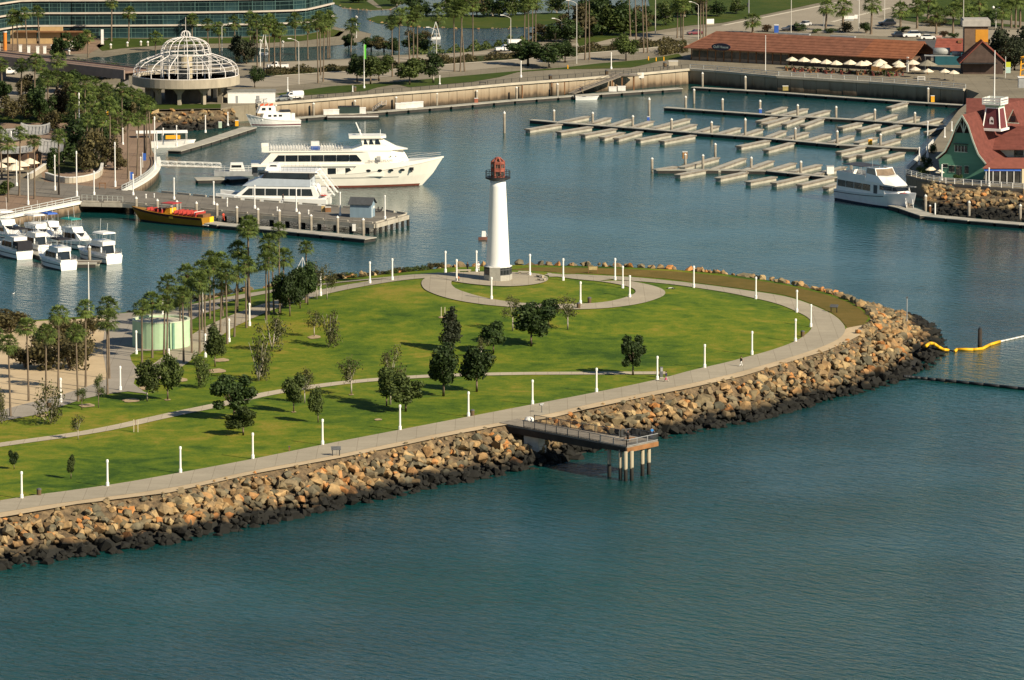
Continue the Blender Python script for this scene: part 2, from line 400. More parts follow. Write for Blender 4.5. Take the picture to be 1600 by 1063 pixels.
# narrow path across the lawn
cp = smooth_line([on(*p) for p in [(-320, 745), (-100, 711), (0, 695), (150, 675), (270, 647.5), (345, 632.5), (400, 619), (437, 612), (487, 604.5), (550, 596.5), (632, 590), (700, 586.5), (800, 584), (900, 583.5), (1040, 583)]], 2)
struct('narrow_path', ribbon(*offset_line(resample(cp, 120), 3.0), 120, 2, h, 0.04), PATHT, True)
# two paths running back on the left under the palms
fp = smooth_line([on(*p) for p in [(690, 428), (650, 430.5), (600, 434.5), (560, 438.5), (527, 441.5), (470, 449), (400, 459), (325, 475), (280, 484), (235, 492)]], 2)
struct('shore_path', ribbon(*offset_line(resample(fp, 90), 5.0), 90, 3, h, 0.07), PATHM, True)
lp = smooth_line([on(*p) for p in [(690, 430), (650, 433), (610, 437.5), (575, 443), (520, 453), (485, 461), (440, 472.5), (400, 486), (365, 501), (337, 514), (310, 534), (288, 552), (262, 572), (225, 592)]], 2)
struct('palm_path', ribbon(*offset_line(resample(lp, 90), 5.5), 90, 3, h, 0.06), PATHM, True)
# dry grass strip outside the promenade at the point, and bare earth at its tip
dg = [(862, 425.5), (900, 427), (940, 428.5), (987, 431.5), (1040, 435.5), (1085, 441.5), (1150, 450), (1200, 457), (1225, 461), (1250, 468), (1275, 477.5), (1300, 489), (1312, 498), (1322, 510), (1328, 515), (1350, 507), (1357, 497), (1346, 484), (1320, 470.5), (1290, 460.5), (1250, 450.5), (1200, 441), (1130, 431.5), (1050, 424), (980, 420.5), (900, 418.5), (830, 418), (800, 421)]
drape('dry_grass', dg, DRYG, 0.02)
drape('bare_earth', [(1323, 513), (1350, 508), (1362, 499), (1350, 521), (1325, 534), (1290, 549), (1240, 564), (1230, 559), (1240, 554), (1285, 539), (1308, 527), (1317, 519)], SANDM, 0.045)
drape('bare_earth', [(-320, 855), (0, 798), (125, 779), (265, 761.5), (400, 731.5), (500, 714), (625, 688), (700, 672), (779, 658), (867, 643), (910, 631), (1010, 611), (1080, 597), (1160, 578), (1230, 557), (1240, 564), (1160, 588), (1080, 606), (1010, 620), (910, 641), (867, 652), (780, 666), (700, 681), (625, 697), (530, 716), (400, 740), (265, 770), (120, 788), (0, 809), (-320, 864)], SANDM, 0.03)

# ---- the stone revetment round the island
TOPP = [(-320, 862), (-150, 833), (0, 807), (120, 787), (265, 769), (400, 739), (530, 715), (625, 696), (700, 680), (780, 665), (867, 651), (910, 639), (1010, 619), (1080, 605), (1160, 587), (1240, 563), (1290, 548), (1320, 534), (1342, 521), (1357, 508)]
BOTP = [(-320, 955), (-150, 920), (0, 890), (125, 871), (250, 854), (400, 822), (525, 796), (650, 769), (730, 752), (800, 739), (870, 724), (935, 706), (1037, 685), (1125, 668), (1200, 654), (1290, 627), (1350, 612), (1410, 594), (1450, 576), (1474, 548)]
top_w = [g(*p, 5.15) for p in TOPP]; bot_w = [g(*p, 0.0) for p in BOTP]
far_top = [g(x, y, 5.15) for x, y in [(1360, 497), (1350, 484), (1325, 469), (1290, 457), (1250, 447.5), (1200, 438), (1130, 428), (1050, 421), (980, 417.5), (900, 415.5), (805, 414), (700, 418), (650, 423.5), (550, 434), (450, 445), (400, 453), (330, 468), (275, 479), (212, 486), (150, 493), (57, 500), (0, 499), (-150, 510), (-320, 524)]]
tipb = [(1470, 532), (1452, 508), (1427, 494)]
for i, p in enumerate(far_top):
    if i < 3: top_w.append(p); bot_w.append(g(*tipb[i], 0.0)); continue
    a, b = far_top[i - 1], far_top[min(len(far_top) - 1, i + 1)]; d = (b - a); d.z = 0; d.normalize()
    nrm = Vector((d.y, -d.x, 0)); wdt = 12 if i < 5 else 9.0
    top_w.append(p); bot_w.append(Vector((p.x + nrm.x*wdt, p.y + nrm.y*wdt, 0)))
NS = 240
tw, bw = [], []
# resample both lines with the same knots
seg = [0.0]
for a, b in zip(top_w, top_w[1:]): seg.append(seg[-1] + max(3.0, (b - a).length))
for i in range(NS):
    s = seg[-1]*i/(NS - 1); j = max(k for k in range(len(seg)) if seg[k] <= s + 1e-9); j = min(j, len(seg) - 2)
    f = (s - seg[j])/(seg[j + 1] - seg[j]); tw.append(top_w[j].lerp(top_w[j + 1], f)); bw.append(bot_w[j].lerp(bot_w[j + 1], f))
mb = MB(); vv = []; KK = 5
for a, b in zip(tw, bw):
    e = b + (b - a)*0.35; e.z = -2.0
    for j in range(KK):
        p = a.lerp(b, j/(KK - 1)); vv.append((p.x, p.y, p.z - 0.85*(j > 0)))
    vv.append(e)
q = KK + 1
mb.add(vv, [(i*q + j, (i + 1)*q + j, (i + 1)*q + j + 1, i*q + j + 1) for i in range(NS - 1) for j in range(KK)])
def rock_mat():
    m, t, b = node_mat('revetment boulder'); geo = N(t, 'NewGeometry'); pos = geo.outputs['Position']
    oi = N(t, 'ObjectInfo')
    ad = N(t, 'Math', operation='ADD'); t.links.new(geo.outputs['Random Per Island'], ad.inputs[0]); t.links.new(oi.outputs['Random'], ad.inputs[1])
    fr = N(t, 'Math', operation='FRACT'); t.links.new(ad.outputs[0], fr.inputs[0])
    col = ramp(t, fr.outputs[0], [(0.0, (0.11, 0.105, 0.075)), (0.16, (0.22, 0.17, 0.095)), (0.3, (0.15, 0.14, 0.10)), (0.42, (0.37, 0.25, 0.12)), (0.58, (0.20, 0.165, 0.105)), (0.7, (0.34, 0.20, 0.085)), (0.86, (0.42, 0.32, 0.17)), (0.95, (0.46, 0.21, 0.07))])
    n1 = N(t, 'TexNoise', Scale=1.2, Detail=6.0, Roughness=0.7); t.links.new(pos, n1.inputs['Vector'])
    col = mixc(t, 0.75, col, ramp(t, n1.outputs[0], [(0.3, (0.42, 0.42, 0.42)), (0.7, (1.25, 1.2, 1.1))]), 'MULTIPLY')
    sx = N(t, 'SeparateXYZ'); t.links.new(pos, sx.inputs[0])
    n2 = N(t, 'TexNoise', Scale=0.22, Detail=4.0); t.links.new(pos, n2.inputs['Vector'])
    k = N(t, 'Math', operation='MULTIPLY_ADD'); t.links.new(n2.outputs[0], k.inputs[0]); k.inputs[1].default_value = -3.2; t.links.new(sx.outputs[2], k.inputs[2])
    mr = N(t, 'MapRange'); t.links.new(k.outputs[0], mr.inputs[0])
    for i, v in ((1, -0.25), (2, 1.0), (3, 1.0), (4, 0.0)): mr.inputs[i].default_value = v
    col = mixc(t, mr.outputs[0], col, (0.012, 0.012, 0.010))                  # black algae of the tide zone
    t.links.new(col, b.inputs['Base Color']); b.inputs['Roughness'].default_value = 0.85; b.inputs['Specular IOR Level'].default_value = 0.25
    n3 = N(t, 'TexNoise', Scale=2.5, Detail=5.0, Roughness=0.7); t.links.new(pos, n3.inputs['Vector'])
    bp = N(t, 'Bump', Strength=0.5, Distance=0.14); t.links.new(n3.outputs[0], bp.inputs['Height']); t.links.new(bp.outputs[0], b.inputs['Normal'])
    return m
ROCK = rock_mat()
def bed_mat():
    m, t, b = node_mat('revetment bed'); pos = N(t, 'NewGeometry').outputs['Position']
    n1 = N(t, 'TexNoise', Scale=1.0, Detail=6.0, Roughness=0.7); t.links.new(pos, n1.inputs['Vector'])
    sx = N(t, 'SeparateXYZ'); t.links.new(pos, sx.inputs[0])
    mr = N(t, 'MapRange'); t.links.new(sx.outputs[2], mr.inputs[0])
    for i, v in ((1, 0.8), (2, 2.2), (3, 1.0), (4, 0.0)): mr.inputs[i].default_value = v
    col = ramp(t, n1.outputs[0], [(0.35, (0.05, 0.036, 0.02)), (0.65, (0.2, 0.14, 0.075))])  # bed coloured dark to paint in the shade between the boulders
    t.links.new(mixc(t, mr.outputs[0], col, (0.015, 0.015, 0.012)), b.inputs['Base Color']); b.inputs['Roughness'].default_value = 0.95
    bp = N(t, 'Bump', Strength=1.0, Distance=0.4); t.links.new(n1.outputs[0], bp.inputs['Height']); t.links.new(bp.outputs[0], b.inputs['Normal'])
    return m
rev = struct('rock_revetment', mb, bed_mat())
def boulder(seed):
    r = random.Random(seed); bm = bmesh.new()
    e = (1.0, r.uniform(.62, .95), r.uniform(.55, .8))
    for i in range(r.randint(13, 18)):
        d = Vector((r.gauss(0, 1), r.gauss(0, 1), r.gauss(0, 1))).normalized()*r.uniform(.88, 1.1)
        bm.verts.new((d.x*e[0], d.y*e[1], d.z*e[2]))
    res = bmesh.ops.convex_hull(bm, input=bm.verts)
    bmesh.ops.delete(bm, geom=list({v for v in res['geom_interior'] if isinstance(v, bmesh.types.BMVert)} | {v for v in res['geom_unused'] if isinstance(v, bmesh.types.BMVert)}), context='VERTS')
    vv = [v.co.copy() for v in bm.verts]; bm.verts.index_update(); ff = [tuple(v.index for v in f.verts) for f in bm.faces]; bm.free()
    return vv, ff
BOULD = [boulder(s) for s in range(14)]
BMESH = []
for vv, ff in BOULD:
    k = MB(); k.add(vv, ff); BMESH.append(k.mesh('rock', ROCK))
def rock_field(A, B, name, parent, density, smin, smax, keep, rnd, top_small=True, nparts=300):
    rocks = []
    for i in range(len(A) - 1):
        a0, a1, b0, b1 = A[i], A[i + 1], B[i], B[i + 1]
        area = ((a1 - a0).length + (b1 - b0).length)/2*((b0 - a0).length + (b1 - a1).length)/2
        n = area*density; n = int(n) + (rnd.random() < n - int(n))
        for _ in range(n):
            s = rnd.random(); u = rnd.random()**0.9*1.06
            p = a0.lerp(a1, s).lerp(b0.lerp(b1, s), u)
            sz = (smin + (smax - smin)*rnd.random()**1.5)*(0.75 + 0.5*rnd.random()**3)
            if u < 0.14 and top_small:
                if p.y < 985 or p.x < -60: sz *= 0.55
                else: p.z += .45
            p.z += -0.25*sz + rnd.uniform(-.12, .3)
            rocks.append((p, sz, rnd.randrange(len(BOULD)), Euler((rnd.uniform(-.5, .5), rnd.uniform(-.5, .5), rnd.uniform(0, 6.28)))))
    vis = [r for r in rocks if keep(r[0])]
    vis.sort(key=lambda r: -r[1]/r[0].y)
    pick = vis[:nparts]; ids = set(id(r) for r in pick)
    for p, sz, k, e in pick:
        o = link('rock', BMESH[k], parent, p); o.rotation_euler = e; o.scale = (sz, sz, sz)
    big = MB()
    for r in rocks:
        if id(r) in ids: continue
        p, sz, k, e = r; M = Matrix.Translation(p) @ e.to_matrix().to_4x4() @ Matrix.Scale(sz, 4)
        vv, ff = BOULD[k]; big.add([M @ v for v in vv], ff)
    if big.v:
        me = bpy.data.meshes.new(name); me.from_pydata(big.v, [], big.f); me.materials.append(ROCK)
        o = link(name, me, parent); o['kind'] = 'stuff'
def in_view(p):
    u = p.x/p.y*FP/cos(0); return -790 < u < 790 and p.y < 1060
rock_field(tw, bw, 'boulders', rev, 0.60, 0.62, 1.5, in_view, random.Random(3))

# ---- mainland round the harbour: the palm esplanade at the left lies lower than the town
EZ = 2.3
LAND = 3.9
def ge(px, py): return g(px, py, EZ)
SHORE_E = [(-700, 470), (-320, 398), (0, 340), (125, 315), (129, 311), (192, 298), (203, 293), (225, 281), (240, 269), (247, 257), (244, 246), (238, 236), (234, 226), (236, 214), (240, 204)]
se_w = [ge(*p) for p in SHORE_E[:4]] + smooth_line([ge(*p) for p in SHORE_E[4:]], 2)
esp_poly = se_w + [ge(255, 192), ge(100, 186), ge(-320, 180), ge(-700, 180)]
mb = fill(esp_poly, lambda x, y: EZ)
for a, b in zip(se_w, se_w[1:]): mb.quad(a, b, (b.x, b.y, -2), (a.x, a.y, -2))
BK = [(-700, 168), (-320, 168), (100, 170), (236, 172), (345, 170)]
BB = [(-700, 190), (-320, 190), (100, 193), (238, 194)]
struct('esplanade', mb, BRICKP)
bt, bb_ = resample([g(*p) for p in BK[:-1]], 40), resample([g(*p, EZ - .05) for p in BB], 40)
struct('planted_bank', ribbon(bt, bb_, 40, 3, None, 0), LAWN2)
SHORE = [(345, 170), (360, 166.5), (400, 163), (475, 157), (600, 146.5), (700, 139), (800, 130), (900, 122.5), (1000, 114.5), (1077, 107.5), (1120, 110.5), (1216, 119), (1360, 127.5), (1434, 133), (1510, 139), (1530, 146), (1498, 172), (1478, 198), (1456, 226), (1436, 248), (1416, 268), (1416, 273), (1440, 279), (1478, 286), (1547, 291.5), (1600, 295), (1900, 312)]
shore_w = [g(*p) for p in BK[:-1]] + [g(*p) for p in SHORE]
main_poly = shore_w + [Vector((900, 1330, LAND)), Vector((5500, 1500, LAND)), Vector((5500, 12000, LAND)), Vector((-5500, 12000, LAND)), Vector((-5500, 1360, LAND))]
mb = fill(main_poly, lambda x, y: LAND)
for a, b in zip(shore_w[4:], shore_w[5:]): mb.quad(a, b, (b.x, b.y, -2), (a.x, a.y, -2))
struct('town_ground', mb, GROUNDM)
def flat(name, pix, m, off, ext=None):
    return struct(name, fill([g(*p) for p in pix] + (ext or []), lambda x, y: LAND + off), m)
# ================================================================== LIGHTHOUSE
K = ppm(LC)
t = thing('lighthouse', 'tall tapering white lighthouse with red lantern on the grassy point', 'lighthouse', LC)
zb = ztop(LC, 415.5) - LC.z; zt = ztop(LC, 281) - LC.z; rb, rt_ = 18.4/K, 12.1/K
TOWER = mat('white lighthouse render', (0.8, 0.8, 0.78), 0.6, 0.05, 0.7, stretch=(1, 1, .15))
obj('tower', MB().lathe([(rb + .05, zb - .08), (rb, zb + .25)] + [(rb + (rt_ - rb)*k/12, zb + .25 + (zt - zb - .25)*k/12) for k in range(1, 13)], 48), TOWER, t, True)
rg = 19.6/K
gal = obj('gallery', MB().lathe([(rt_, zt - .1), (rg*.9, zt + .15), (rg, zt + .25), (rg, zt + .5), (.2, zt + .55)], 32), BLACK, t)
mb = MB(); zr = zt + .5; hr = 1.15
for k in range(16):
    a = 2*pi*k/16; mb.tube((rg*.97*cos(a), rg*.97*sin(a), zr), (rg*.97*cos(a), rg*.97*sin(a), zr + hr), .05, n=5)
for hh in (.4, .8, hr):
    mb.path([(rg*.97*cos(2*pi*k/32), rg*.97*sin(2*pi*k/32), zr + hh) for k in range(33)], .04, 5)
obj('gallery_railing', mb, BLACK, t)
zl = ztop(LC, 246) - LC.z; rl = 11.0/K
lan = obj('lantern', MB().lathe([(rl*.86, zr), (rl*.86, zl - .95), (0.02, zl - .3)], 8, ph=pi/8), mat('lantern glazing', (0.12, 0.11, 0.09), 0.15, 0.3, 1.0, spec=.6), t)
mb = MB(); ze = zl - .85
for k in range(8):
    a = 2*pi*k/8 + pi/8; b = a + 2*pi/8; p, q = (rl*cos(a), rl*sin(a)), (rl*cos(b), rl*sin(b))
    mb.bar((*p, zr), (*p, ze), .22); mb.bar((*p, ze), (p[0]*.35, p[1]*.35, zl - .15), .2)
    for zz, w_ in ((zr + .15, .3), (zr + 1.25, .5), (zr + 1.62, .16), (zr + 2.55, .22), (ze, .3)): mb.bar((*p, zz), (*q, zz), .16, w_)
    mid = ((p[0] + q[0])/2, (p[1] + q[1])/2); mb.bar((*mid, zr), (*mid, ze), .07)
mb.lathe([(rl*.42, zl - .25), (rl*.42, zl - .02), (.02, zl + .12)], 8)
obj('lantern_frame', mb, REDL, t)
rb2 = 22.3/K
for k in range(8):
    a, b = 2*pi*k/8 + radians(9), 2*pi*(k + 1)/8 + radians(9); p, q = Vector((rb2*cos(a), rb2*sin(a), 0)), Vector((rb2*cos(b), rb2*sin(b), 0))
    m = (p + q)/2; ang = atan2(m.y, m.x); face = ang*180/pi % 360
    lw = (q - p).length
    stone = 215 < face < 262
    obj('base_wall', MB().box((m.x*.955, m.y*.955, (zb if stone else 1.15)/2 - .1), (.3, lw*.97, (zb if stone else 1.15) + .1), ang), mat('lighthouse base stone', (0.36, 0.35, 0.30), .85, .12, 2.0), t)
    if not stone:
        gl = obj('base_window', MB().box((m.x*.955, m.y*.955, 1.1 + (zb - 1.1)/2), (.1, lw*.94, zb - 1.1), ang), GLASS, t)
        f = MB(); dd = (q - p).normalized()
        for s in (-.47, -.16, .16, .47): f.bar((m.x*.97 + dd.x*lw*s, m.y*.97 + dd.y*lw*s, 1.1), (m.x*.97 + dd.x*lw*s, m.y*.97 + dd.y*lw*s, zb - .1), .1)
        for zz in (1.15, zb - .5, zb - .12): f.bar((m.x*.97 - dd.x*lw*.47, m.y*.97 - dd.y*lw*.47, zz), (m.x*.97 + dd.x*lw*.47, m.y*.97 + dd.y*lw*.47, zz), .1)
        obj('window_frame', f, DGREY, gl)
obj('base_canopy', MB().lathe([(rb2*.98, zb - .12), (rb2*1.02, zb - .06), (rb2*1.0, zb + .06), (rb + .02, zb + .1)], 8, ph=radians(9)), WHITE2, t)

# ================================================================== PARK LAMP POSTS
lampP = thing('lamp_post', 'x', 'lamp post')
obj('post', MB().lathe([(.16, .6), (.135, 3.6), (.135, 3.62)], 8), WHITE, lampP)
obj('base', MB().lathe([(.25, -.3), (.25, .55), (.17, .68)], 8), WHITE, lampP)
obj('lamp_head', MB().lathe([(.2, 3.6), (.2, 3.95), (.1, 4.05)], 8), WHITE, lampP)
def rowlamps(pts, lab, grp):
    for i, (x, y) in enumerate(pts): dup(lampP, on(x, y), R.uniform(0, .2), lab(i), grp)
near_l = [(34, 779), (168, 760), (282, 739), (395, 717), (504, 695), (625, 672), (732, 651), (832, 632), (932, 613), (1027, 594), (1101, 575), (1175, 554)]
rowlamps(near_l, lambda i: f'white lamp post on the seaward promenade, {ordn(i)} from the left', 'white lamp posts along the promenade')
rowlamps([(1243, 534), (1267, 511), (1245, 488), (1181, 467), (1084, 449.5)], lambda i: f'white lamp post on the promenade bend, {ordn(i)} going round from the front', 'white lamp posts along the promenade')
rowlamps([(768, 468), (907, 475), (984, 465), (973, 450), (961, 437.5), (880, 438), (828, 431), (744.5, 425.5), (713.5, 439.5), (696, 426)], lambda i: f'white lamp post by the lighthouse loop path, {ordn(i)} going round from the front left', 'white lamp posts round the lighthouse')
rowlamps([(613, 438), (578, 443), (501, 462), (390, 509), (358, 534), (321, 558), (264, 582), (254, 495), (213, 553), (188, 610), (95, 629), (316, 489)], lambda i: f'white lamp post by the paths under the palms, {ordn(i)} going left from the lighthouse', 'white lamp posts by the palm paths')

# ================================================================== PARK FURNITURE
binP = thing('litter_bin', 'x', 'litter bin')
obj('bin_body', MB().lathe([(.33, 0), (.36, .85), (.30, .86)], 10), mat('brown bin slats', (0.11, 0.075, 0.04), .8, .3, 6, stretch=(6, 6, 1)), binP)
obj('lid', MB().lathe([(.38, .86), (.36, .98), (.15, 1.08), (.14, 1.09)], 10), DGREY, binP)
for x, y, l in [(61, 774, 'brown litter bin on the lawn at the far left of the promenade'), (738, 650, 'brown litter bin beside the lamp post left of the fishing pier'), (921, 473.5, 'brown litter bin on the small lawn in the lighthouse loop'), (1254, 526, 'dark litter bin on the lawn by the bend of the promenade'), (904, 482, 'dark litter bin beside a tree on the rim of the loop path'), (77, 637, 'dark reddish litter bin among young trees at the left')]:
    dup(binP, on(x, y), 0, l, 'litter bins in the park')
def info_sign(px, py, rz, label, kind=0):
    s = thing('information_board' if kind == 0 else 'pay_box', label, 'sign', on(px, py), rz)
    if kind == 0:
        for x in (-.55, .55): obj('leg', MB().bar((x, 0, -.2), (x, 0, 1.2), .12), BLACK, s)
        obj('panel', MB().loft([[(-.75, -.25, 1.0), (.75, -.25, 1.0), (.75, .3, 1.45), (-.75, .3, 1.45)], [(-.75, -.22, .92), (.75, -.22, .92), (.75, .33, 1.37), (-.75, .33, 1.37)]]), DGREY, s)
    else:
        obj('cabinet', MB().box((0, 0, .85), (.5, .4, 1.9)), DGREY, s); obj('display_panel', MB().box((0, -.23, 1.35), (.4, .04, .6)), GREY, s)
        obj('plinth', MB().box((0, 0, -.1), (.65, .55, .3)), CONC, s)
info_sign(525, 712.5, .15, 'sloping dark information board on two legs at the rock edge')
info_sign(1303, 488.5, -.4, 'sloping dark information board on the dry grass near the tip')
info_sign(1033, 590, .3, 'dark grey phone cabinet beside the lamp post at the path junction', 1)
s = thing('picture_board', 'tan picture board on two posts on the dry grass behind the lighthouse', 'sign', on(926.5, 427))
for x in (-.85, .85): obj('post', MB().bar((x, 0, -.2), (x, 0, 1.35), .12), BROWN, s)
obj('panel', MB().box((0, -.07, .95), (1.6, .06, .65)), mat('tan board', (.42, .33, .16), .7, .2, 2), s)
def bench(px, py, rz, L_, label):
    s = thing('stone_bench', label, 'bench', on(px, py), rz, 'stone benches round the lighthouse')
    obj('seat', MB().box((0, 0, .46), (L_, .6, .16)), CONC, s)
    for x in (-L_*.38, L_*.38): obj('support', MB().box((x, 0, .16), (.35, .45, .46)), CONCD, s)
bench(819, 428.5, -.2, 2.2, 'pale stone bench on the plaza right behind the lighthouse')
bench(844, 434.5, -.9, 1.8, 'pale stone bench at the right rim of the lighthouse plaza')
bench(846, 439.5, -.5, 1.5, 'short pale stone bench at the front right rim of the plaza')
bench(725, 426, .1, 2.6, 'long pale stone bench left behind the lighthouse')
s = thing('tethered_bicycle', 'small grey two-wheeler lying on the lawn right of the loop path', 'bicycle', on(1048, 451.5), .1)
for x in (-.5, .5): obj('wheel', MB().lathe([(.33, -.03), (.36, 0), (.33, .03), (.28, 0)], 14, (x, 0, .08)), RUBBER, s)
obj('frame', MB().path([(-.5, 0, .12), (-.15, .1, .15), (.3, .3, .16), (.5, 0, .12)], .035, 6).path([(-.15, .1, .15), (-.3, .45, .16), (.3, .3, .16)], .035, 6), WHITE, s)
obj('handlebar', MB().path([(.2, .55, .15), (.35, .35, .2), (.55, .45, .15)], .03, 6), DGREY, s)
s = thing('telescope_viewer', 'dark coin telescope on a post at the landward end of the fishing pier', 'telescope', on(846.5, 645), .4)
obj('stand', MB().lathe([(.22, -.1), (.16, .1), (.06, .2), (.06, 1.15)], 8), DGREY, s); obj('viewer', MB().tube((-.35, 0, 1.3), (.3, 0, 1.42), .2, .15).box((0, 0, 1.25), (.2, .35, .2)), GREY, s)
s = thing('pump_box', 'small dark utility post on the lawn edge left of the information board', 'utility post', on(452, 704)); obj('cap', MB().box((0, 0, .62), (.3, .3, .1)), DGREY, s); obj('post', MB().box((0, 0, .25), (.2, .2, .7)), BROWN, s)

# stakes with a sapling
s = thing('staked_sapling', 'thin sapling tied between two pale stakes on the lower left lawn', 'sapling', on(212, 675))
for x in (-.3, .35): obj('stake', MB().tube((x, 0, -.1), (x, 0, 2.0), .06, n=6), mat('pale stake', (.55, .48, .34), .8, .1), s)
obj('trunk', MB().tube((0, 0, -.1), (0, 0, 2.0), .035, n=5), BROWN, s)
s2 = thing('staked_sapling', 'thin sapling tied between two pale stakes left of the cypress', 'sapling', on(692, 496.5))
for x in (-.3, .35): obj('stake', MB().tube((x, 0, -.1), (x, 0, 1.9), .06, n=6), MATS['pale stake'], s2)
obj('trunk', MB().tube((0, 0, -.1), (0, 0, 1.6), .035, n=5), BROWN, s2)

# ================================================================== FISHING PIER
PZ = 5.25
pr = thing('fishing_pier', 'dark timber fishing pier on concrete piles reaching over the rocks', 'pier', g(880, 672, PZ))
o0 = pr.location
def L(p): return Vector(p) - o0
n0, n1 = g(780, 661, PZ), g(938.5, 690.5, PZ); f0, f1 = g(808, 655, PZ), g(968, 682.5, PZ)
plL, plF, plR = g(937.6, 691, PZ), g(979, 699, PZ), g(1028, 688.5, PZ); plB = plL + plR - plF
DECK = mat('grey deck boards', (0.21, 0.185, 0.15), .85, .25, .7)
deck = MB()
for q in ([n0, n1, f1, f0], [plL, plF, plR, plB]):
    deck.prism([(L(p).x, L(p).y) for p in q], -.25, 0.0 if q[0] is n0 else .004)
obj('deck', deck, DECK, pr)
pl_ = 0
def boards(parent, a, b, c, d, n, m, zz=.012, gap=.06):
    for i in range(n):
        u, v = i/n + gap/n, (i + 1)/n - gap/n
        q = [a.lerp(b, u), a.lerp(b, v), d.lerp(c, v), d.lerp(c, u)]
        obj('board', MB().prism([(L(p).x, L(p).y) for p in q], zz, zz + .05), m, parent)
boards(pr, n0, n1, f1, f0, 34, DECK); boards(pr, plL, plF, plR, plB, 16, DECK)
BEAM = mat('dark pier beam', (0.035, 0.028, 0.022), .8, .3, .5)
for a, b in ((n0, n1), (f0, f1)): obj('beam', MB().bar(L(a) + Vector((0, 0, -.75)), L(b) + Vector((0, 0, -.75)), .4, 1.0), BEAM, pr)
for a, b, m in ((plL, plF, BEAM), (plF, plR, mat('brown pier fascia', (0.24, 0.115, 0.045), .8, .25, .6)), (plR, plB, BEAM), (plB, plL, BEAM)):
    obj('fascia', MB().bar(L(a) + Vector((0, 0, -.5)), L(b) + Vector((0, 0, -.5)), .25, .7), m, pr)
def pier_rail(a, b, n, m=GREY):
    r = MB(); pk = MB(); a, b = L(a), L(b); d = b - a
    for i in range(n + 1):
        p = a + d*i/n; r.bar(p, p + Vector((0, 0, 1.15)), .12)
    for zz in (.15, 1.12): r.bar(a + Vector((0, 0, zz)), b + Vector((0, 0, zz)), .08)
    k = int(d.length/.22)
    for i in range(k): p = a + d*(i + .5)/k; pk.bar(p + Vector((0, 0, .15)), p + Vector((0, 0, 1.1)), .04)
    o = obj('railing', r, m, pr); obj('picket_panel', pk, DGREY, o)
ns = n0.lerp(n1, .245); fs_ = f0.lerp(f1, .17)
pier_rail(ns, n1, 7, DGREY); pier_rail(fs_, f1, 7, DGREY); pier_rail(plL, plF, 2); pier_rail(plF, plR, 3); pier_rail(plR, plB, 3, DGREY); pier_rail(plB, f1.lerp(plB, .2), 2, DGREY)
obj('bench', MB().box((L(plB.lerp(plF, .45)) + Vector((0, 0, .45)))[:], (1.8, .45, .1), .4).box((L(plB.lerp(plF, .45)) + Vector((0, 0, .2)))[:], (.2, .4, .45), .4), BROWN, pr)
def pile_mat():
    m, t, b = node_mat('tide marked pile'); pos = N(t, 'NewGeometry').outputs['Position']; sx = N(t, 'SeparateXYZ'); t.links.new(pos, sx.inputs[0])
    n = N(t, 'TexNoise', Scale=1.5, Detail=4.0); t.links.new(pos, n.inputs['Vector']); k = N(t, 'Math', operation='MULTIPLY_ADD'); t.links.new(n.outputs[0], k.inputs[0]); k.inputs[1].default_value = -.8; t.links.new(sx.outputs[2], k.inputs[2])
    t.links.new(ramp(t, k.outputs[0], [(0.0, (0.012, 0.012, 0.01)), (0.9, (0.015, 0.014, 0.01)), (1.0, (0.33, 0.29, 0.2))]), b.inputs['Base Color']); b.inputs['Roughness'].default_value = .85
    k2 = N(t, 'Math', operation='MULTIPLY'); t.links.new(k.outputs[0], k2.inputs[0]); k2.inputs[1].default_value = .62
    t.links.new(k2.outputs[0], [n_ for n_ in t.nodes if n_.bl_idname == 'ShaderNodeValToRGB'][0].inputs[0]); return m
TPILE = pile_mat()
for x, y in [(952, 745), (969.5, 749), (977.5, 752), (987, 751), (1003.8, 744), (1013.7, 741.5)]:
    p = L(g(x, y, 0)); obj('pile', MB().tube((p.x, p.y, -8.5), (p.x, p.y, -.6), .3, n=12), TPILE, pr, True)
ab = L(g(835, 693, 2.6)); obj('abutment', MB().box((ab.x, ab.y, ab.z + .8), (2.6, 2.2, 2.6), -.5).box((ab.x, ab.y, ab.z - .9), (3.0, 2.4, 1.2), -.5), mat('white painted abutment', (.5, .48, .43), .8, .2, 1), pr)
cv = thing('white_cover', 'low white covered box at the start of the pier railing', 'box', g(827, 658, PZ)); obj('cover', MB().lathe([(.75, 0), (.8, .3), (.5, .62), (.02, .72)], 14), WHITE2, cv); obj('foot', MB().lathe([(.5, -.02), (.5, .06)], 10), DGREY, cv)

# ================================================================== FLOATING BOOM, MARKERS, PIPE
s = thing('floating_boom', 'yellow floating boom trailing from the rocks at the tip', 'floating boom', g(1475, 546, 0))
o0b = s.location
bp_ = [g(1447, 541, 3.0), g(1452, 536.5, 2.8), g(1459, 537, 2.0), g(1466, 542, 1.3), g(1474, 546.5, .5), g(1482, 547.5, .2), g(1492, 549, .2), g(1495, 546, .2), g(1521, 546.5, .2), g(1535, 545, .2), g(1546, 539, .2), g(1562, 534, .2)]
YEL = mat('yellow boom float', (0.72, 0.4, 0.012), .5, .12, 1)
for i, (a, b) in enumerate(zip(bp_, bp_[1:])):
    if i == 5: obj('coupling', MB().tube(a - o0b, b - o0b, .12, n=8), BLACK, s); continue
    obj('float', MB().tube(a - o0b, b - o0b, .28, .28, 9), YEL, s, True)
wl = [g(1562 + (1760 - 1562)*k/26, 534 + (490 - 534)*k/26, .15) for k in range(27)]
for a, b in zip(wl, wl[1:]): obj('white_float', MB().tube((a - o0b).lerp(b - o0b, .12), b - o0b, .17, n=8), WHITE2, s, True)
obj('cable', MB().path([p - o0b for p in wl], .06, 5), GREY, s)
s = thing('channel_pile', 'lone dark timber pile standing in the water beside the boom', 'pile', g(1531, 546, 0)); ht = ztop(g(1531, 546, 0), 513)
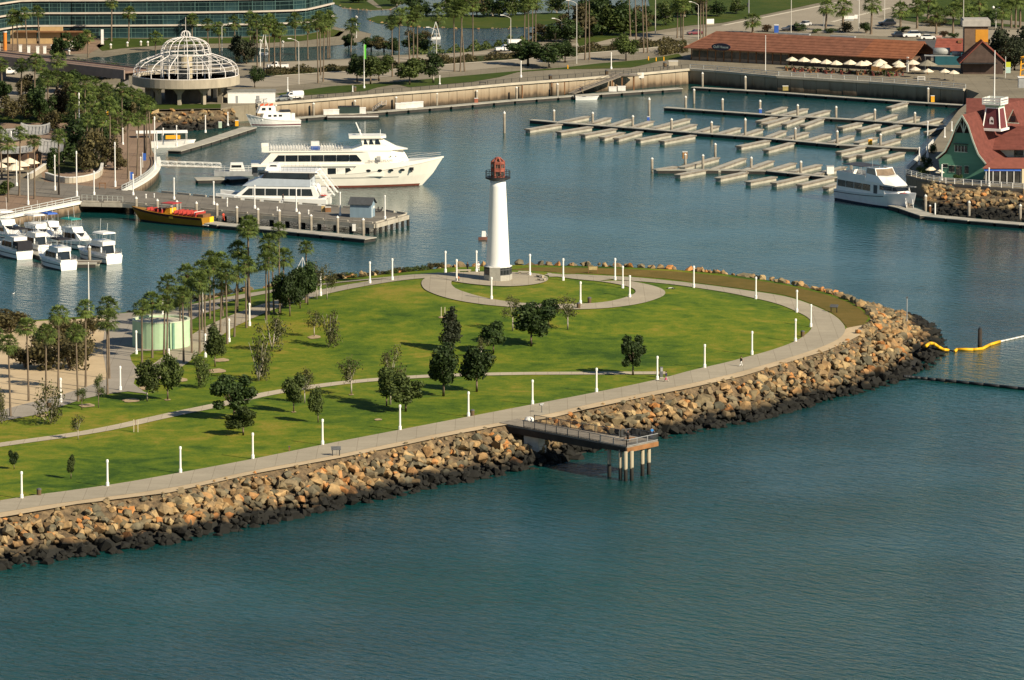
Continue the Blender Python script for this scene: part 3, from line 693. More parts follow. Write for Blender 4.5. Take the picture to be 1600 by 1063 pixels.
obj('shaft', MB().tube((0, 0, -2), (0, 0, ht - .2), .42, .38, 10), BEAM, s, True); obj('cap', MB().lathe([(.42, ht - .2), (.2, ht + .1), (.02, ht + .2)], 10), BLACK, s)
s = thing('tide_gauge_pole', 'thin grey pole standing on the rocks at the tip', 'pole', g(1417, 497, 3.2)); obj('pole', MB().tube((0, 0, -1), (0, 0, 3.6), .09, n=6), GREY, s); obj('head', MB().box((0, 0, 3.75), (.3, .3, .35)), DGREY, s)
s = thing('black_pipe', 'black floating pipe lying on the water right of the point', 'pipe', g(1500, 596, 0)); pp_ = [g(1412, 588, .9), g(1440, 591, .3), g(1500, 597, .25), g(1600, 607.5, .25), g(1760, 626, .25)]
obj('pipe_run', MB().path([p - s.location for p in smooth_line(pp_)], .26, 8), BLACK, s, True); obj('second_pipe', MB().path([p - s.location for p in (g(1420, 591.5, .1), g(1455, 592, .1), g(1475, 594, .1))], .2, 8), BLACK, s, True)

# ================================================================== ROUND GREEN BUILDING
tc = g(252, 540, ISLE); kk = ppm(tc); rT = 45/kk; hT = ztop(tc, 499) - ISLE
t = thing('round_utility_building', 'round pale green walled enclosure with a flat roof ring among the palms', 'building', tc)
GRN = mat('pale green stucco', (0.40, 0.56, 0.36), .85, .1, .5)
n = 40; wv = MB().lathe([(rT, -.3), (rT, hT), (rT - .35, hT), (rT - .35, hT - .35)], n)
wv.f = [f for f in wv.f if len(f) == 4]; obj('wall', wv, GRN, t, False)
obj('roof_ring', MB().lathe([(rT - .33, hT - .3), (rT*.62, hT - .25), (rT*.62, hT - 1.2)], n), mat('gravel roof', (.45, .42, .34), .9, .2, .8), t)
obj('inner_deck', MB().lathe([(rT*.62, hT - .95), (.02, hT - .95)], n), mat('grey roof felt', (.34, .33, .3), .9, .2, .5), t)
obj('rim', MB().lathe([(rT + .06, hT - .05), (rT + .06, hT + .12), (rT - .4, hT + .12), (rT - .4, hT - .05)], n), mat('pale rim', (.5, .55, .42), .8, .1, 1), t)
a = radians(-62); obj('downpipe', MB().box(((rT + .06)*cos(a), (rT + .06)*sin(a), hT/2), (.2, .4, hT), a), mat('dark green recess', (.12, .24, .17), .8, .2), t)
a = radians(-135); fr = obj('door', MB().box(((rT + .05)*cos(a), (rT + .05)*sin(a), 1.3), (.12, 1.6, 2.6), a), mat('grey green door', (.16, .22, .19), .7, .15), t)
mb = MB()
for s_ in (-.85, .85): mb.bar(((rT + .12)*cos(a) - s_*sin(a), (rT + .12)*sin(a) + s_*cos(a), 0), ((rT + .12)*cos(a) - s_*sin(a), (rT + .12)*sin(a) + s_*cos(a), 2.7), .12)
obj('door_frame', mb, WHITE2, fr)

# ================================================================== TREES
def leaf_mat(name, c, var=.45, warm=0.1):
    m, t, b = node_mat(name); geo = N(t, 'NewGeometry'); oi = N(t, 'ObjectInfo')
    rr = geo.outputs['Random Per Island']
    col = ramp(t, rr, [(0, tuple(x*(1 - var) for x in c)), (.55, c), (1, (c[0]*(1 + var) + warm*c[1], c[1]*(1 + var), c[2]*(1 + var*.6)))])
    hs = N(t, 'HueSaturation'); mr = N(t, 'MapRange'); t.links.new(oi.outputs['Random'], mr.inputs[0]); mr.inputs[3].default_value = .8; mr.inputs[4].default_value = 1.25
    t.links.new(mr.outputs[0], hs.inputs['Value']); t.links.new(col, hs.inputs['Color'])
    t.links.new(hs.outputs[0], b.inputs['Base Color']); b.inputs['Roughness'].default_value = .65; b.inputs['Specular IOR Level'].default_value = .25
    tr = N(t, 'BsdfTranslucent'); t.links.new(hs.outputs[0], tr.inputs[0]); mx = N(t, 'MixShader'); mx.inputs[0].default_value = .3
    out = [n_ for n_ in t.nodes if n_.bl_idname == 'ShaderNodeOutputMaterial'][0]
    t.links.new(b.outputs[0], mx.inputs[1]); t.links.new(tr.outputs[0], mx.inputs[2]); t.links.new(mx.outputs[0], out.inputs[0])
    return m
LF_DARK = leaf_mat('dark foliage', (0.036, 0.064, 0.018)); LF_MID = leaf_mat('mid green foliage', (0.07, 0.1, 0.027)); LF_PALE = leaf_mat('olive sparse foliage', (0.085, 0.09, 0.035)); LF_CYP = leaf_mat('grey green foliage', (0.032, 0.042, 0.022))
LF_PALM = leaf_mat('palm frond', (0.088, 0.128, 0.03), .5); LF_BUSH = leaf_mat('shrub foliage', (0.085, 0.075, 0.032)); LF_RED = leaf_mat('bronze foliage', (0.075, 0.045, 0.022))
BARK = mat('tree bark', (0.16, 0.12, 0.085), .9, .3, 2); BARKP = mat('pale bark', (0.38, 0.34, 0.28), .9, .2, 2); PALMB = mat('palm trunk bark', (0.15, 0.115, 0.08), .9, .3, 2, stretch=(1, 1, 5)); SKIRT = leaf_mat('dead palm fronds', (0.17, 0.115, 0.05), .4)
def leaves(blobs, n, size, seed, flat=1.0, hollow=.45):
    r = random.Random(seed); mb = MB(); tot = sum(b[3]**2 for b in blobs)
    for bx, by, bz, br in blobs:
        for _ in range(int(n*br*br/tot)):
            d = Vector((r.gauss(0, 1), r.gauss(0, 1), r.gauss(0, 1))).normalized(); rr = br*(hollow + (1 - hollow)*r.random()**.6)*r.uniform(.85, 1.12)
            c = Vector((bx, by, bz)) + Vector((d.x*rr, d.y*rr, d.z*rr*flat))
            nn = (d + Vector((r.gauss(0, .7), r.gauss(0, .7), r.gauss(0, .7)))).normalized()
            a = nn.orthogonal().normalized(); b = nn.cross(a); th = r.uniform(0, 6.3); a, b = a*cos(th) + b*sin(th), b*cos(th) - a*sin(th)
            s = size*r.uniform(.6, 1.4); mb.add([c - a*s, c - b*s*.6, c + a*s, c + b*s*.6], [(0, 1, 2, 3)])
    return mb
def crown_blobs(kind, seed):                              # crown in a box: width 1, z from 0 (base of crown) to 1
    r = random.Random(seed); B = []
    if kind == 'round':
        for _ in range(11):
            a, q = r.uniform(0, 6.3), r.uniform(.0, .3); B.append((q*cos(a), q*sin(a), r.uniform(.18, .8), r.uniform(.12, .23)))
        B.append((0, 0, .45, .28))
    elif kind == 'wide':
        for _ in range(15):
            a, q = r.uniform(0, 6.3), r.uniform(.05, .36); B.append((q*cos(a), q*sin(a), r.uniform(.12, .85 - q*.5), r.uniform(.1, .19)))
        B.append((0, 0, .45, .25))
    elif kind == 'sparse':
        for _ in range(9):
            a, q = r.uniform(0, 6.3), r.uniform(.05, .3); B.append((q*cos(a), q*sin(a), r.uniform(.25, .8), r.uniform(.14, .24)))
    elif kind == 'cone':
        for k in range(10):
            z = .08 + k*.085; q = .30*(1 - z)**.7 + .02
            for _ in range(2): a = r.uniform(0, 6.3); B.append((q*.5*cos(a), q*.5*sin(a), z, max(.06, q*.75)))
    return B
TREE_KINDS = {}
def tree_proto(kind, seed, leafm, bark, n, stems=1):
    key = (kind, seed, leafm.name, stems)
    if key in TREE_KINDS: return TREE_KINDS[key]
    B = crown_blobs(kind, seed); flat = 1.0
    cm = leaves(B, n, .036 if kind != 'sparse' else .026, seed + 5, 1.0, .35 if kind != 'sparse' else 0.0)
    xs_ = sorted(hypot(p[0], p[1]) for p in cm.v); zs_ = sorted(p[2] for p in cm.v); kx = .5/xs_[int(len(xs_)*.97)]; z0_, z1_ = zs_[int(len(zs_)*.01)], zs_[int(len(zs_)*.99)]
    fit = lambda p: (p[0]*kx, p[1]*kx, (p[2] - z0_)/(z1_ - z0_))
    cm.v = [fit(p) for p in cm.v]; B = [(*fit(b_[:3]), b_[3]) for b_ in B]; cm = cm.mesh('crown', leafm)
    r = random.Random(seed); tb = MB()                    # trunk: z -> 0..1 crown base, branches into the crown
    if stems == 1:
        tb.tube((0, 0, -.05), (0, 0, 1.0), .034, .022, 7)
    lm = MB()
    for k in range(stems if stems > 1 else 0):
        a = 2*pi*k/stems + r.uniform(-.3, .3); lm.tube((0, 0, 0), (.16*cos(a), .16*sin(a), .55), .02, .012, 6); lm.tube((.16*cos(a), .16*sin(a), .55), (.3*cos(a), .3*sin(a), .95), .012, .004, 5)
    for bx, by, bz, br in (B if stems == 1 else B[::2]):
        st = (0, 0, .02) if stems == 1 else (bx*.5, by*.5, bz*.45); lm.tube(st, (bx, by, bz), .016, .005, 5)
    TREE_KINDS[key] = (cm, tb.mesh('trunk', bark, True) if stems == 1 else None, lm.mesh('limb', bark, True))
    return TREE_KINDS[key]
def tree(loc, H, W, clear, kind, seed, leafm, bark, label, cat='tree', group=None, name='tree', n=1500, stems=1, rz=None):
    """H total height, W crown width, clear = height of the crown's base"""
    cm, tm, lm = tree_proto(kind, seed, leafm, bark, n, stems)
    t = thing(name, label, cat, loc, R.uniform(0, 6.28) if rz is None else rz, group)
    if stems > 1: clear = 0.02*H
    ch = H - clear
    c = link('crown', cm, t, (0, 0, clear)); c.scale = (W, W, ch)
    if tm: k = link('trunk', tm, t); k.scale = (max(W, 2.2), max(W, 2.2), clear*1.05)
    b = link('branches', lm, t, (0, 0, clear)); b.scale = (W*.95, W*.95, ch*.95)
    return t
# x, base row, top row, crown width px, kind, foliage, label
PT = [
 (366, 655, 588, 66, 'wide', 'D', 'dark broad tree left of the narrow path, largest on the left lawn'),
 (380, 680, 637, 54, 'wide', 'M', 'low spreading green tree just in front of the dark broad tree'),
 (459, 644, 588, 40, 'round', 'M', 'small green tree with slim trunk, leftmost of three by the path bend'),
 (476, 630, 575, 30, 'sparse', 'P', 'thin olive tree standing on the far side of the path bend'),
 (497, 660, 607, 30, 'round', 'M', 'small green tree with slim trunk closest to the promenade lamp'),
 (549, 617, 560, 38, 'sparse', 'P', 'airy olive tree alone beside the narrow path'),
 (610, 632, 541, 44, 'sparse', 'P', 'tall thin-leaved olive tree behind the leaning green tree'),
 (604, 634, 576, 42, 'round', 'M', 'rounded mid green tree left of the leaning green tree'),
 (634, 643, 586, 62, 'wide', 'M', 'leaning green tree with low crown near the promenade'),
 (693, 619, 541, 62, 'round', 'D', 'left tree of the two big dark round trees by the path'),
 (745, 612, 545, 55, 'round', 'D', 'right tree of the two big dark round trees by the path'),
 (704.5, 547, 482, 38, 'cone', 'C', 'grey green cypress-shaped tree in the middle of the lawn'),
 (771, 551, 505, 42, 'round', 'D', 'small dark round tree right of the cypress-shaped tree'),
 (752, 560, 528, 26, 'sparse', 'P', 'faint wispy young tree behind the two big dark trees'),
 (830, 541, 476, 58, 'round', 'D', 'dark bushy tree below the lighthouse loop'),
 (801, 517, 461, 34, 'sparse', 'P', 'sparse tree in front of the loop path left of the dark bushy tree'),
 (857.5, 511, 469, 30, 'round', 'D', 'small dark tree close to the loop path behind the dark bushy tree'),
 (887, 515, 461, 38, 'sparse', 'P', 'sparse brownish tree with slender trunk right below the loop path'),
 (989, 586, 526, 46, 'wide', 'D', 'single drooping dark tree on the right part of the lawn'),
 (516, 541, 487, 40, 'sparse', 'P', 'wispy multi-stemmed tree on the open lawn', 5),
 (491, 526, 485, 28, 'sparse', 'P', 'faint pale young tree behind the wispy multi-stemmed tree'),
 (425, 549, 493, 50, 'sparse', 'P', 'spreading white-stemmed tree at the top of the left lawn', 4),
 (404, 596, 528, 50, 'sparse', 'P', 'open white-stemmed tree right of the leafy path trees', 4),
 (439, 492, 430, 30, 'round', 'D', 'front left tree of the dark clump beside the palm path'),
 (453, 494, 426, 32, 'round', 'D', 'front right tree of the dark clump beside the palm path'),
 (469, 482, 420, 32, 'round', 'D', 'middle tree of the dark clump beside the palm path'),
 (481, 476, 412, 32, 'round', 'D', 'rear right tree of the dark clump beside the palm path'),
 (495, 467.5, 412, 28, 'sparse', 'P', 'pale yellowish tree right behind the dark clump'),
 (511, 467.5, 416, 28, 'sparse', 'P', 'pale yellowish tree furthest right of the dark clump'),
 (336, 573, 511, 36, 'round', 'M', 'rounded green tree in a dirt ring beside the palm path'),
 (312, 606, 552, 42, 'sparse', 'M', 'vase-shaped multi-stemmed green tree below the palm path', 5),
 (262, 625, 556, 46, 'round', 'M', 'leafy pale-trunked tree in front of the green round building, right one of two'),
 (230, 627, 566, 42, 'round', 'M', 'leafy pale-trunked tree in front of the green round building, left one of two'),
 (154, 637, 587, 23, 'sparse', 'M', 'slim young tree beside the forecourt edge'),
 (128, 640, 607, 24, 'sparse', 'M', 'small low young tree left of the slim one'),
 (79, 663, 598, 48, 'sparse', 'P', 'V-shaped white-stemmed nearly bare tree on the far left lawn', 3),
 (3, 662, 608, 24, 'sparse', 'P', 'nearly bare tree cut by the left edge of the picture', 3),
 (122, 687, 648, 22, 'sparse', 'P', 'bare twiggy sapling beside the narrow path'),
 (22, 733, 705, 15, 'round', 'D', 'tiny dark sapling at the lower left of the lawn'),
 (111, 748, 712, 14, 'round', 'M', 'small green sapling near the promenade at lower left'),
]
LMS = {'D': (LF_DARK, BARK), 'M': (LF_MID, BARK), 'P': (LF_PALE, BARKP), 'C': (LF_CYP, BARK)}
for i, a in enumerate(PT):
    x, yb, yt, wpx, kind, lf, lab = a[:7]; st = a[7] if len(a) > 7 else 1
    P = on(x, yb); H = ztop(P, yt) - P.z; W = wpx/ppm(P); lm_, bk = LMS[lf]
    if 'pale-trunked' in lab: bk = BARKP
    clear = H*{'round': .29, 'wide': .27, 'sparse': .36, 'cone': .12}[kind]
    n = {'round': 3600, 'wide': 3800, 'sparse': 850, 'cone': 2400}[kind]
    if lf == 'M' and kind == 'sparse': n = 1400
    nm = {'cone': 'cypress_tree'}.get(kind, 'sapling' if H < 3.6 else 'broadleaf_tree')
    tree(P, H, W*(.94 if lf == 'M' else 1.06), clear, kind, 11 + i % 9, lm_, bk, lab, 'sapling' if H < 3.6 else 'tree', 'trees on the park lawn', nm, n, st)
for x, y in [(336, 573), (262, 626), (110, 616), (205, 625), (66, 649), (348, 562), (275, 597)]:
    pass

# ---- fan palms
def palm_crown(seed, n=36, r0=2.05):
    r = random.Random(seed); mb = MB()
    for k in range(n):
        el = radians(84 - 128*(k/n)**.85 + r.uniform(-9, 9)); az = k*2.39996 + r.uniform(-.3, .3)
        d = Vector((cos(az)*cos(el), sin(az)*cos(el), sin(el))); side = Vector((-sin(az), cos(az), 0))
        pl = r0*r.uniform(.44, .6); fl = r0*r.uniform(.42, .56); c = d*pl; c.z -= .12*pl
        mb.bar((0, 0, 0), c, .05, .03)
        m = 9; sag = .15 + .25*(1 - max(0, sin(el)))
        for j in range(m):
            t0 = radians(-80 + 160*j/(m - 1)); dd = (d*cos(t0) + side*sin(t0)); tip = c + dd*fl*r.uniform(.8, 1.05); tip.z -= fl*(sag + .25*abs(sin(t0)))
            wv_ = side*cos(t0) - d*sin(t0); b0 = c + dd*fl*.05
            mid = c + dd*fl*.5; mid.z -= .04 + sag*.12
            mb.add([b0, mid + wv_*.085, tip, mid - wv_*.085], [(0, 1, 2, 3)])
    return mb
def palm_skirt(seed, ln=1.0):
    r = random.Random(seed); mb = MB()
    for k in range(26):
        a = r.uniform(0, 6.3); z = -r.random()*ln*.7; q = .22 + .1*r.random(); o_ = .42 + .25*r.random()
        c = Vector((q*cos(a), q*sin(a), z)); e = Vector((o_*cos(a), o_*sin(a), z - .55 - .3*r.random())); s_ = Vector((-sin(a), cos(a), 0))*.16
        mb.add([c, e - s_, e + s_*.2, e + s_], [(0, 1, 2, 3)])
    return mb
PCROWN = [palm_crown(s, n_).mesh('crown', LF_PALM) for s, n_ in ((1, 38), (2, 42), (3, 34), (4, 40), (7, 46))]
PCROWN_F = [palm_crown(s, 30).mesh('crown', LF_PALM) for s in (5, 6)]
PSKIRT = [palm_skirt(s).mesh('dead_frond_skirt', SKIRT) for s in (1, 2)]
PTRUNK = MB().lathe([(.30, -.03), (.24, .04), (.19, .2), (.165, .6), (.15, 1.0)], 8).mesh('trunk', PALMB, True)
def palm(P, H, cs, label, group, skirt=1.0, far=False, th=1.0):
    t = thing('fan_palm', label, 'palm tree', P, R.uniform(0, 6.28), group)
    t.rotation_euler = (R.gauss(0, .025), R.gauss(0, .025), R.uniform(0, 6.28))
    k = link('trunk', PTRUNK, t); k.scale = (th, th, H)
    c = link('crown', R.choice(PCROWN_F if far else PCROWN), t, (0, 0, H)); c.scale = (cs, cs, cs*R.uniform(.85, 1.05))
    if skirt: s_ = link('dead_fronds', R.choice(PSKIRT), t, (0, 0, H)); s_.scale = (cs*.9, cs*.9, cs*skirt)
    return t
NP = [(16.5, 651, 534), (45, 627, 507), (72, 637, 517), (91, 610, 487), (122, 627, 516), (134, 605, 478), (168, 616, 497), (171, 592, 476), (-8, 645, 518), (222, 566, 478), (238, 559, 466), (256, 554, 470), (261, 553, 441), (282, 543, 463), (287, 567, 455), (298, 529, 424), (312, 552, 435), (316, 516, 417), (328, 498, 401), (335, 512, 414), (348, 494, 404), (355, 537, 420), (366, 526, 425), (371, 486, 386), (385, 512, 408), (389, 489, 355), (387, 470, 347), (391, 482, 414), (416, 500, 405), (420, 492, 376), (428, 489, 396), (437, 488, 357), (442, 480, 400), (478, 473, 383), (300, 552, 447), (344, 520, 437), (320, 535, 442)]
NP.sort()
for i, (x, yb, yc) in enumerate(NP):
    P = on(x, yb); palm(P, ztop(P, yc + 3) - P.z, 1.07*R.uniform(.82, 1.15), f'tall fan palm on the park side of the harbour, {ordn(i)} from the left', 'fan palms on the park island', .9, th=.85)

# ---- shrubs
def bush_proto(seed, leafm, n=900):
    r = random.Random(seed); B = [(r.uniform(-.32, .32), r.uniform(-.32, .32), r.uniform(.2, .6), r.uniform(.14, .3)) for _ in range(9)]
    return leaves(B, n, .05, seed, 1.0, .5).mesh('foliage', leafm), MB().path([(0, 0, -.05), (.1, .05, .4)], .03, 5).path([(0, 0, -.05), (-.15, .1, .4)], .03, 5).path([(0, 0, 0), (0, -.2, .4)], .025, 5).mesh('stems', BARK)
BUSH = {k: [bush_proto(s, m) for s in (21, 22, 23)] for k, m in (('b', LF_BUSH), ('d', LF_DARK), ('m', LF_MID), ('r', LF_RED), ('p', LF_PALE))}
def bush(P, W, H, k, label, group=None, name='shrub'):
    f, s_ = BUSH[k][R.randrange(3)]; t = thing(name, label, 'shrub', P, R.uniform(0, 6.28), group)
    for nm, me in (('foliage', f), ('stems', s_)): o = link(nm, me, t); o.scale = (W, W, H)
    return t
i = 0
SHR = [(40, 575, 52, 36), (75, 578, 58, 46), (110, 576, 52, 44), (60, 560, 50, 40), (95, 555, 56, 46), (125, 565, 46, 36), (15, 520, 50, 30), (35, 512, 44, 26), (0, 510, 44, 26), (108, 533, 36, 34), (130, 528, 40, 32), (146, 522, 24, 24), (92, 522, 34, 22)]
for i, (x, y, w_, h_) in enumerate(sorted(SHR)):
    P = on(x, y); bush(P, w_/ppm(P)*1.15, h_/ppm(P)*1.3, 'b', f'brownish green shrub in the sandy bed under the palms, {ordn(i)} from the left', 'shrubs on the sandy bed')
sh = [(440 + k*15.5, 452.5 - k*1.75 + (k % 3)*.8) for k in range(17)] + [(255 + k*17, 486 - k*3.3) for k in range(8)]
for i, (x, y) in enumerate(sorted(sh)):
    P = g(x, y - 3, 4.6); bush(P, R.uniform(2.4, 3.6), R.uniform(1.3, 2.3), R.choice('bbm'), f'low scrubby bush on the harbour bank of the park, {ordn(i)} from the left', 'bank shrubs behind the shore path')

# ================================================================== PEOPLE
def skin_body(pose):
    """one continuous body grown on a skeleton; pose: stride angle, arm angles, bend"""
    st, aL, aR, bend = pose
    J = {}; hip = Vector((0, 0, .93)); sh_ = hip + Vector((bend*.5, 0, .5*cos(bend)))
    pts = [hip, hip.lerp(sh_, .5), sh_, sh_ + Vector((bend*.1, 0, .1)), sh_ + Vector((bend*.2, 0, .2)), sh_ + Vector((bend*.3 + .02, 0, .32))]
    rad = [.15, .13, .14, .055, .085, .07]; ed = [(0, 1), (1, 2), (2, 3), (3, 4), (4, 5)]
    def chain(root, ps, rs):
        k = root
        for p, r_ in zip(ps, rs): pts.append(Vector(p)); rad.append(r_); ed.append((k, len(pts) - 1)); k = len(pts) - 1
    for s_, a in ((1, st), (-1, -st)):
        hp = hip + Vector((0, .1*s_, -.06)); kn = hp + Vector((sin(a)*.42, 0, -.42*cos(a))); an = kn + Vector((sin(a - max(0, -a)*.9)*.43 - .0, 0, -.43*cos(a)))
        chain(0, [hp, kn, an, an + Vector((.16, 0, -.03))], [.095, .062, .042, .04])
    for s_, a in ((1, aL), (-1, aR)):
        s0 = sh_ + Vector((0, .19*s_, -.04)); el = s0 + Vector((sin(a)*.28, .05*s_, -.28*cos(a))); wr = el + Vector((sin(a + .35)*.25, 0, -.25*cos(a + .35)))
        chain(2, [s0, el, wr, wr + (wr - el).normalized()*.13], [.065, .045, .034, .03])
    me = bpy.data.meshes.new('sk'); me.from_pydata([tuple(p) for p in pts], ed, []); o = bpy.data.objects.new('sk', me); COL.objects.link(o)
    m = o.modifiers.new('skin', 'SKIN'); m.use_smooth_shade = True
    for v, r_ in zip(me.skin_vertices[0].data, rad): v.radius = (r_, r_*(1.0))
    me.skin_vertices[0].data[0].use_root = True
    sb = o.modifiers.new('sub', 'SUBSURF'); sb.levels = 1
    dg = bpy.context.evaluated_depsgraph_get(); out = bpy.data.meshes.new_from_object(o.evaluated_get(dg)); bpy.data.objects.remove(o); out.name = 'body'
    return out, pts
SKIN = mat('skin', (.38, .22, .15), .6, .1, 3)
def person(P, rz, shirt, legs, label, pose=(.35, -.3, .3, 0.03), hair=(.03, .02, .015), bag=None, cap=None):
    me, p = skin_body(pose); me.materials.clear(); me.materials.append(SKIN)
    t = thing('person', label, 'person', P, rz); link('body', me, t)
    sm, lm_ = mat('cloth %.2f %.2f %.2f' % shirt, shirt, .9, .1, 3), mat('cloth %.2f %.2f %.2f' % legs, legs, .9, .1, 3)
    c = MB(); c.loft([[(q.x + r_*1.0*cos(a), q.y + r_*1.25*sin(a), q.z) for a in [2*pi*k/10 for k in range(10)]] for q, r_ in ((p[0] + Vector((0, 0, -.02)), .17), (p[1], .155), (p[2], .165), (p[2] + Vector((0, 0, .08)), .09))])
    for s_ in (0, 1): b_ = 14 + s_*4; c.tube(p[b_], p[b_ + 1], .085, .068, 8)
    obj('shirt', c, sm, t, True)
    c = MB()
    for s_ in (0, 1): b_ = 6 + s_*4; c.tube(p[b_] + Vector((0, 0, .08)), p[b_ + 1], .115, .085, 8); c.tube(p[b_ + 1], p[b_ + 2], .085, .065, 8)
    obj('trousers', c, lm_, t, True)
    hd = p[5]; obj('hair', MB().lathe([(.10, -.06), (.118, .0), (.10, .07), (.05, .11), (.01, .12)], 10, (hd.x - .02, hd.y, hd.z)), mat('hair %.2f' % (cap or hair)[0], cap or hair, .8, .2), t, True)
    for k in (9, 13): obj('shoe', MB().box((p[k].x - .02, p[k].y, p[k].z + .0), (.27, .1, .09)), RUBBER, t)
    if bag: wq = p[17]; obj('bag', MB().box((wq.x, wq.y, wq.z - .2), (.28, .14, .32), 0, (.8, .8)), mat('bag %.2f' % bag[0], bag, .8, .1), t)
    return t
NAVY, WHT, BLK, KHA = (.02, .025, .06), (.6, .6, .58), (.02, .02, .02), (.3, .24, .16)
person(on(1041, 597), 2.6, NAVY, (.4, .35, .3), 'person in a navy top walking past the path junction carrying a pink bag', bag=(.7, .12, .22))
person(on(1158, 573), .4, BLK, WHT, 'person in a dark top and white trousers walking the promenade near the bend')
person(on(730.5, 424.5), 1.0, BLK, BLK, 'person in dark clothes standing left behind the lighthouse')
person(on(747.5, 424.2), -.8, WHT, WHT, 'person dressed in white with cap next to a lamp post by the lighthouse', (.1, .2, -.2, .02), cap=(.6, .6, .6))
person(on(716.5, 440.2), 2.0, (.5, .2, .1), BLK, 'child in a reddish top at the foot of the loop lamp post', (.2, .3, -.1, .1)).scale = (.6, .6, .6)
person(g(1018, 685.2, PZ), -.8, (.03, .2, .5), NAVY, 'person in a bright blue jacket at the end of the fishing pier', (.08, .7, .6, .1))
person(g(981, 690.5, PZ), 1.4, BLK, BLK, 'person in black standing in the middle of the fishing pier', (.1, .2, .3, .05))

# ---- dirt rings round young trees
RINGM = mat('mulch ring', (0.36, 0.27, 0.16), .95, .2, 1, world=True)
mb = MB()
for x, y, w_ in [(346, 563, 24), (338, 580, 30), (278, 594, 30), (205, 626, 26), (136, 634, 24), (66, 649, 20), (591, 656, 12), (491, 527, 20), (262, 625, 10), (459, 644, 8), (549, 617, 8), (232, 606, 30), (690, 496, 10)]:
    P = on(x, y); q = w_/2/ppm(P); b = len(mb.v); mb.v += [(P.x + q*cos(2*pi*k/14)*(1 + .15*sin(3*k)), P.y + q*1.5*sin(2*pi*k/14)*(1 + .15*cos(2*k)), h(P.x + q*cos(2*pi*k/14), P.y + q*1.5*sin(2*pi*k/14)) + .05) for k in range(14)]; mb.f.append(tuple(range(b, b + 14)))
struct('bare_soil_patches', mb, RINGM)
# ================================================================== QUAY WALL with panels, cap and rail
def wall_panels(pts, label, name, m, step, rail, capm, zlow=-1.0):
    LAND = pts[0].z
    s = thing(name, label, 'sea wall', pts[0]); o_ = pts[0]; pm = None
    cap = MB(); rl = MB(); total = 0
    for a, b in zip(pts, pts[1:]):
        d = b - a; ln = d.length; d.normalize(); nrm = Vector((d.y, -d.x, 0)); n = max(1, round(ln/step)); w_ = ln/n
        pm = MB().box((0, 0, (LAND - .35 + zlow)/2 - LAND), (w_ - .09, .5, LAND - .35 - zlow)).mesh('panel', m)
        for k in range(n):
            p = a + d*(k + .5)*w_ + nrm*(.1 + .05*(k % 2)) - o_
            c = link('panel', pm, s, p, atan2(d.y, d.x))
        cap.bar(a - o_ + Vector((0, 0, -.15)) + nrm*.2, b - o_ + Vector((0, 0, -.15)) + nrm*.2, 1.3, .55)
        if rail:
            for k in range(n + 1): p = a + d*k*w_ - o_ - nrm*.2; rl.bar(p, p + Vector((0, 0, 1.15)), .16 if rail == 2 else .1)
            for zz in ((.2, .6, 1.12) if rail == 2 else (.15, 1.12)): rl.bar(a - o_ - nrm*.2 + Vector((0, 0, zz)), b - o_ - nrm*.2 + Vector((0, 0, zz)), .13 if rail == 2 else .05)
            if rail == 1:
                for k in range(int(ln/.35)): p = a + d*(k + .5)*.35 - o_ - nrm*.2; rl.bar(p, p + Vector((0, 0, 1.1)), .022)
    obj('cap', cap, capm, s)
    if rail: obj('railing', rl, mat('pale blue grey railing', (.42, .44, .43), .5, .1, 1) if rail == 2 else BLACK, s)
    return s
def quaymat():
    m, t, b = node_mat('quay wall concrete'); pos = N(t, 'NewGeometry').outputs['Position']; sx = N(t, 'SeparateXYZ'); t.links.new(pos, sx.inputs[0])
    mp = N(t, 'Mapping'); mp.inputs['Scale'].default_value = (1, 1, .15); t.links.new(pos, mp.inputs[0])
    n = N(t, 'TexNoise', Scale=.7, Detail=5.0); t.links.new(mp.outputs[0], n.inputs['Vector']); k = N(t, 'Math', operation='MULTIPLY_ADD'); t.links.new(n.outputs[0], k.inputs[0]); k.inputs[1].default_value = 2.4; t.links.new(sx.outputs[2], k.inputs[2])
    mr = N(t, 'MapRange'); t.links.new(k.outputs[0], mr.inputs[0]); mr.inputs[1].default_value = .5; mr.inputs[2].default_value = 7.0
    t.links.new(ramp(t, mr.outputs[0], [(0, (.03, .026, .018)), (.18, (.07, .05, .03)), (.3, (.22, .16, .1)), (.55, (.33, .27, .19)), (1, (.40, .345, .25))]), b.inputs['Base Color']); b.inputs['Roughness'].default_value = .9
    return m
QW = quaymat()
W3 = [g(x, y) for x, y in [(400, 163), (475, 157), (600, 146.5), (700, 139), (800, 130), (900, 122.5), (1000, 114.5), (1076, 107.5)]]
wall_panels(W3, 'long tan panelled sea wall with a dark picket rail behind the marina', 'sea_wall', QW, 2.6, 1, CONC)
W4 = [g(x, y) for x, y in [(1078, 107.5), (1120, 110.5), (1216, 119), (1360, 127.5), (1434, 133), (1508, 139)]]
wall_panels(W4, 'shaded sea wall with a pale two-bar railing under the brown-roofed restaurant', 'sea_wall', QW, 4.0, 2, CONC)
W1 = [ge(x, y) for x, y in [(-320, 398), (0, 340), (125, 315)]]
WHITEC = mat('white kerb wall', (.72, .7, .64), .7, .08, .5)
wall_panels(W1, 'stone block sea wall with a white kerb and rail left of the excursion pier', 'sea_wall', QW, 3.2, 2, WHITEC)
W2 = [ge(x, y) for x, y in [(192, 298), (203, 293), (225, 281), (240, 269), (247, 257), (244, 246)]]
wall_panels(smooth_line(W2, 2), 'curved sea wall with a white kerb and rail round the palm esplanade', 'sea_wall', QW, 2.2, 2, WHITEC)
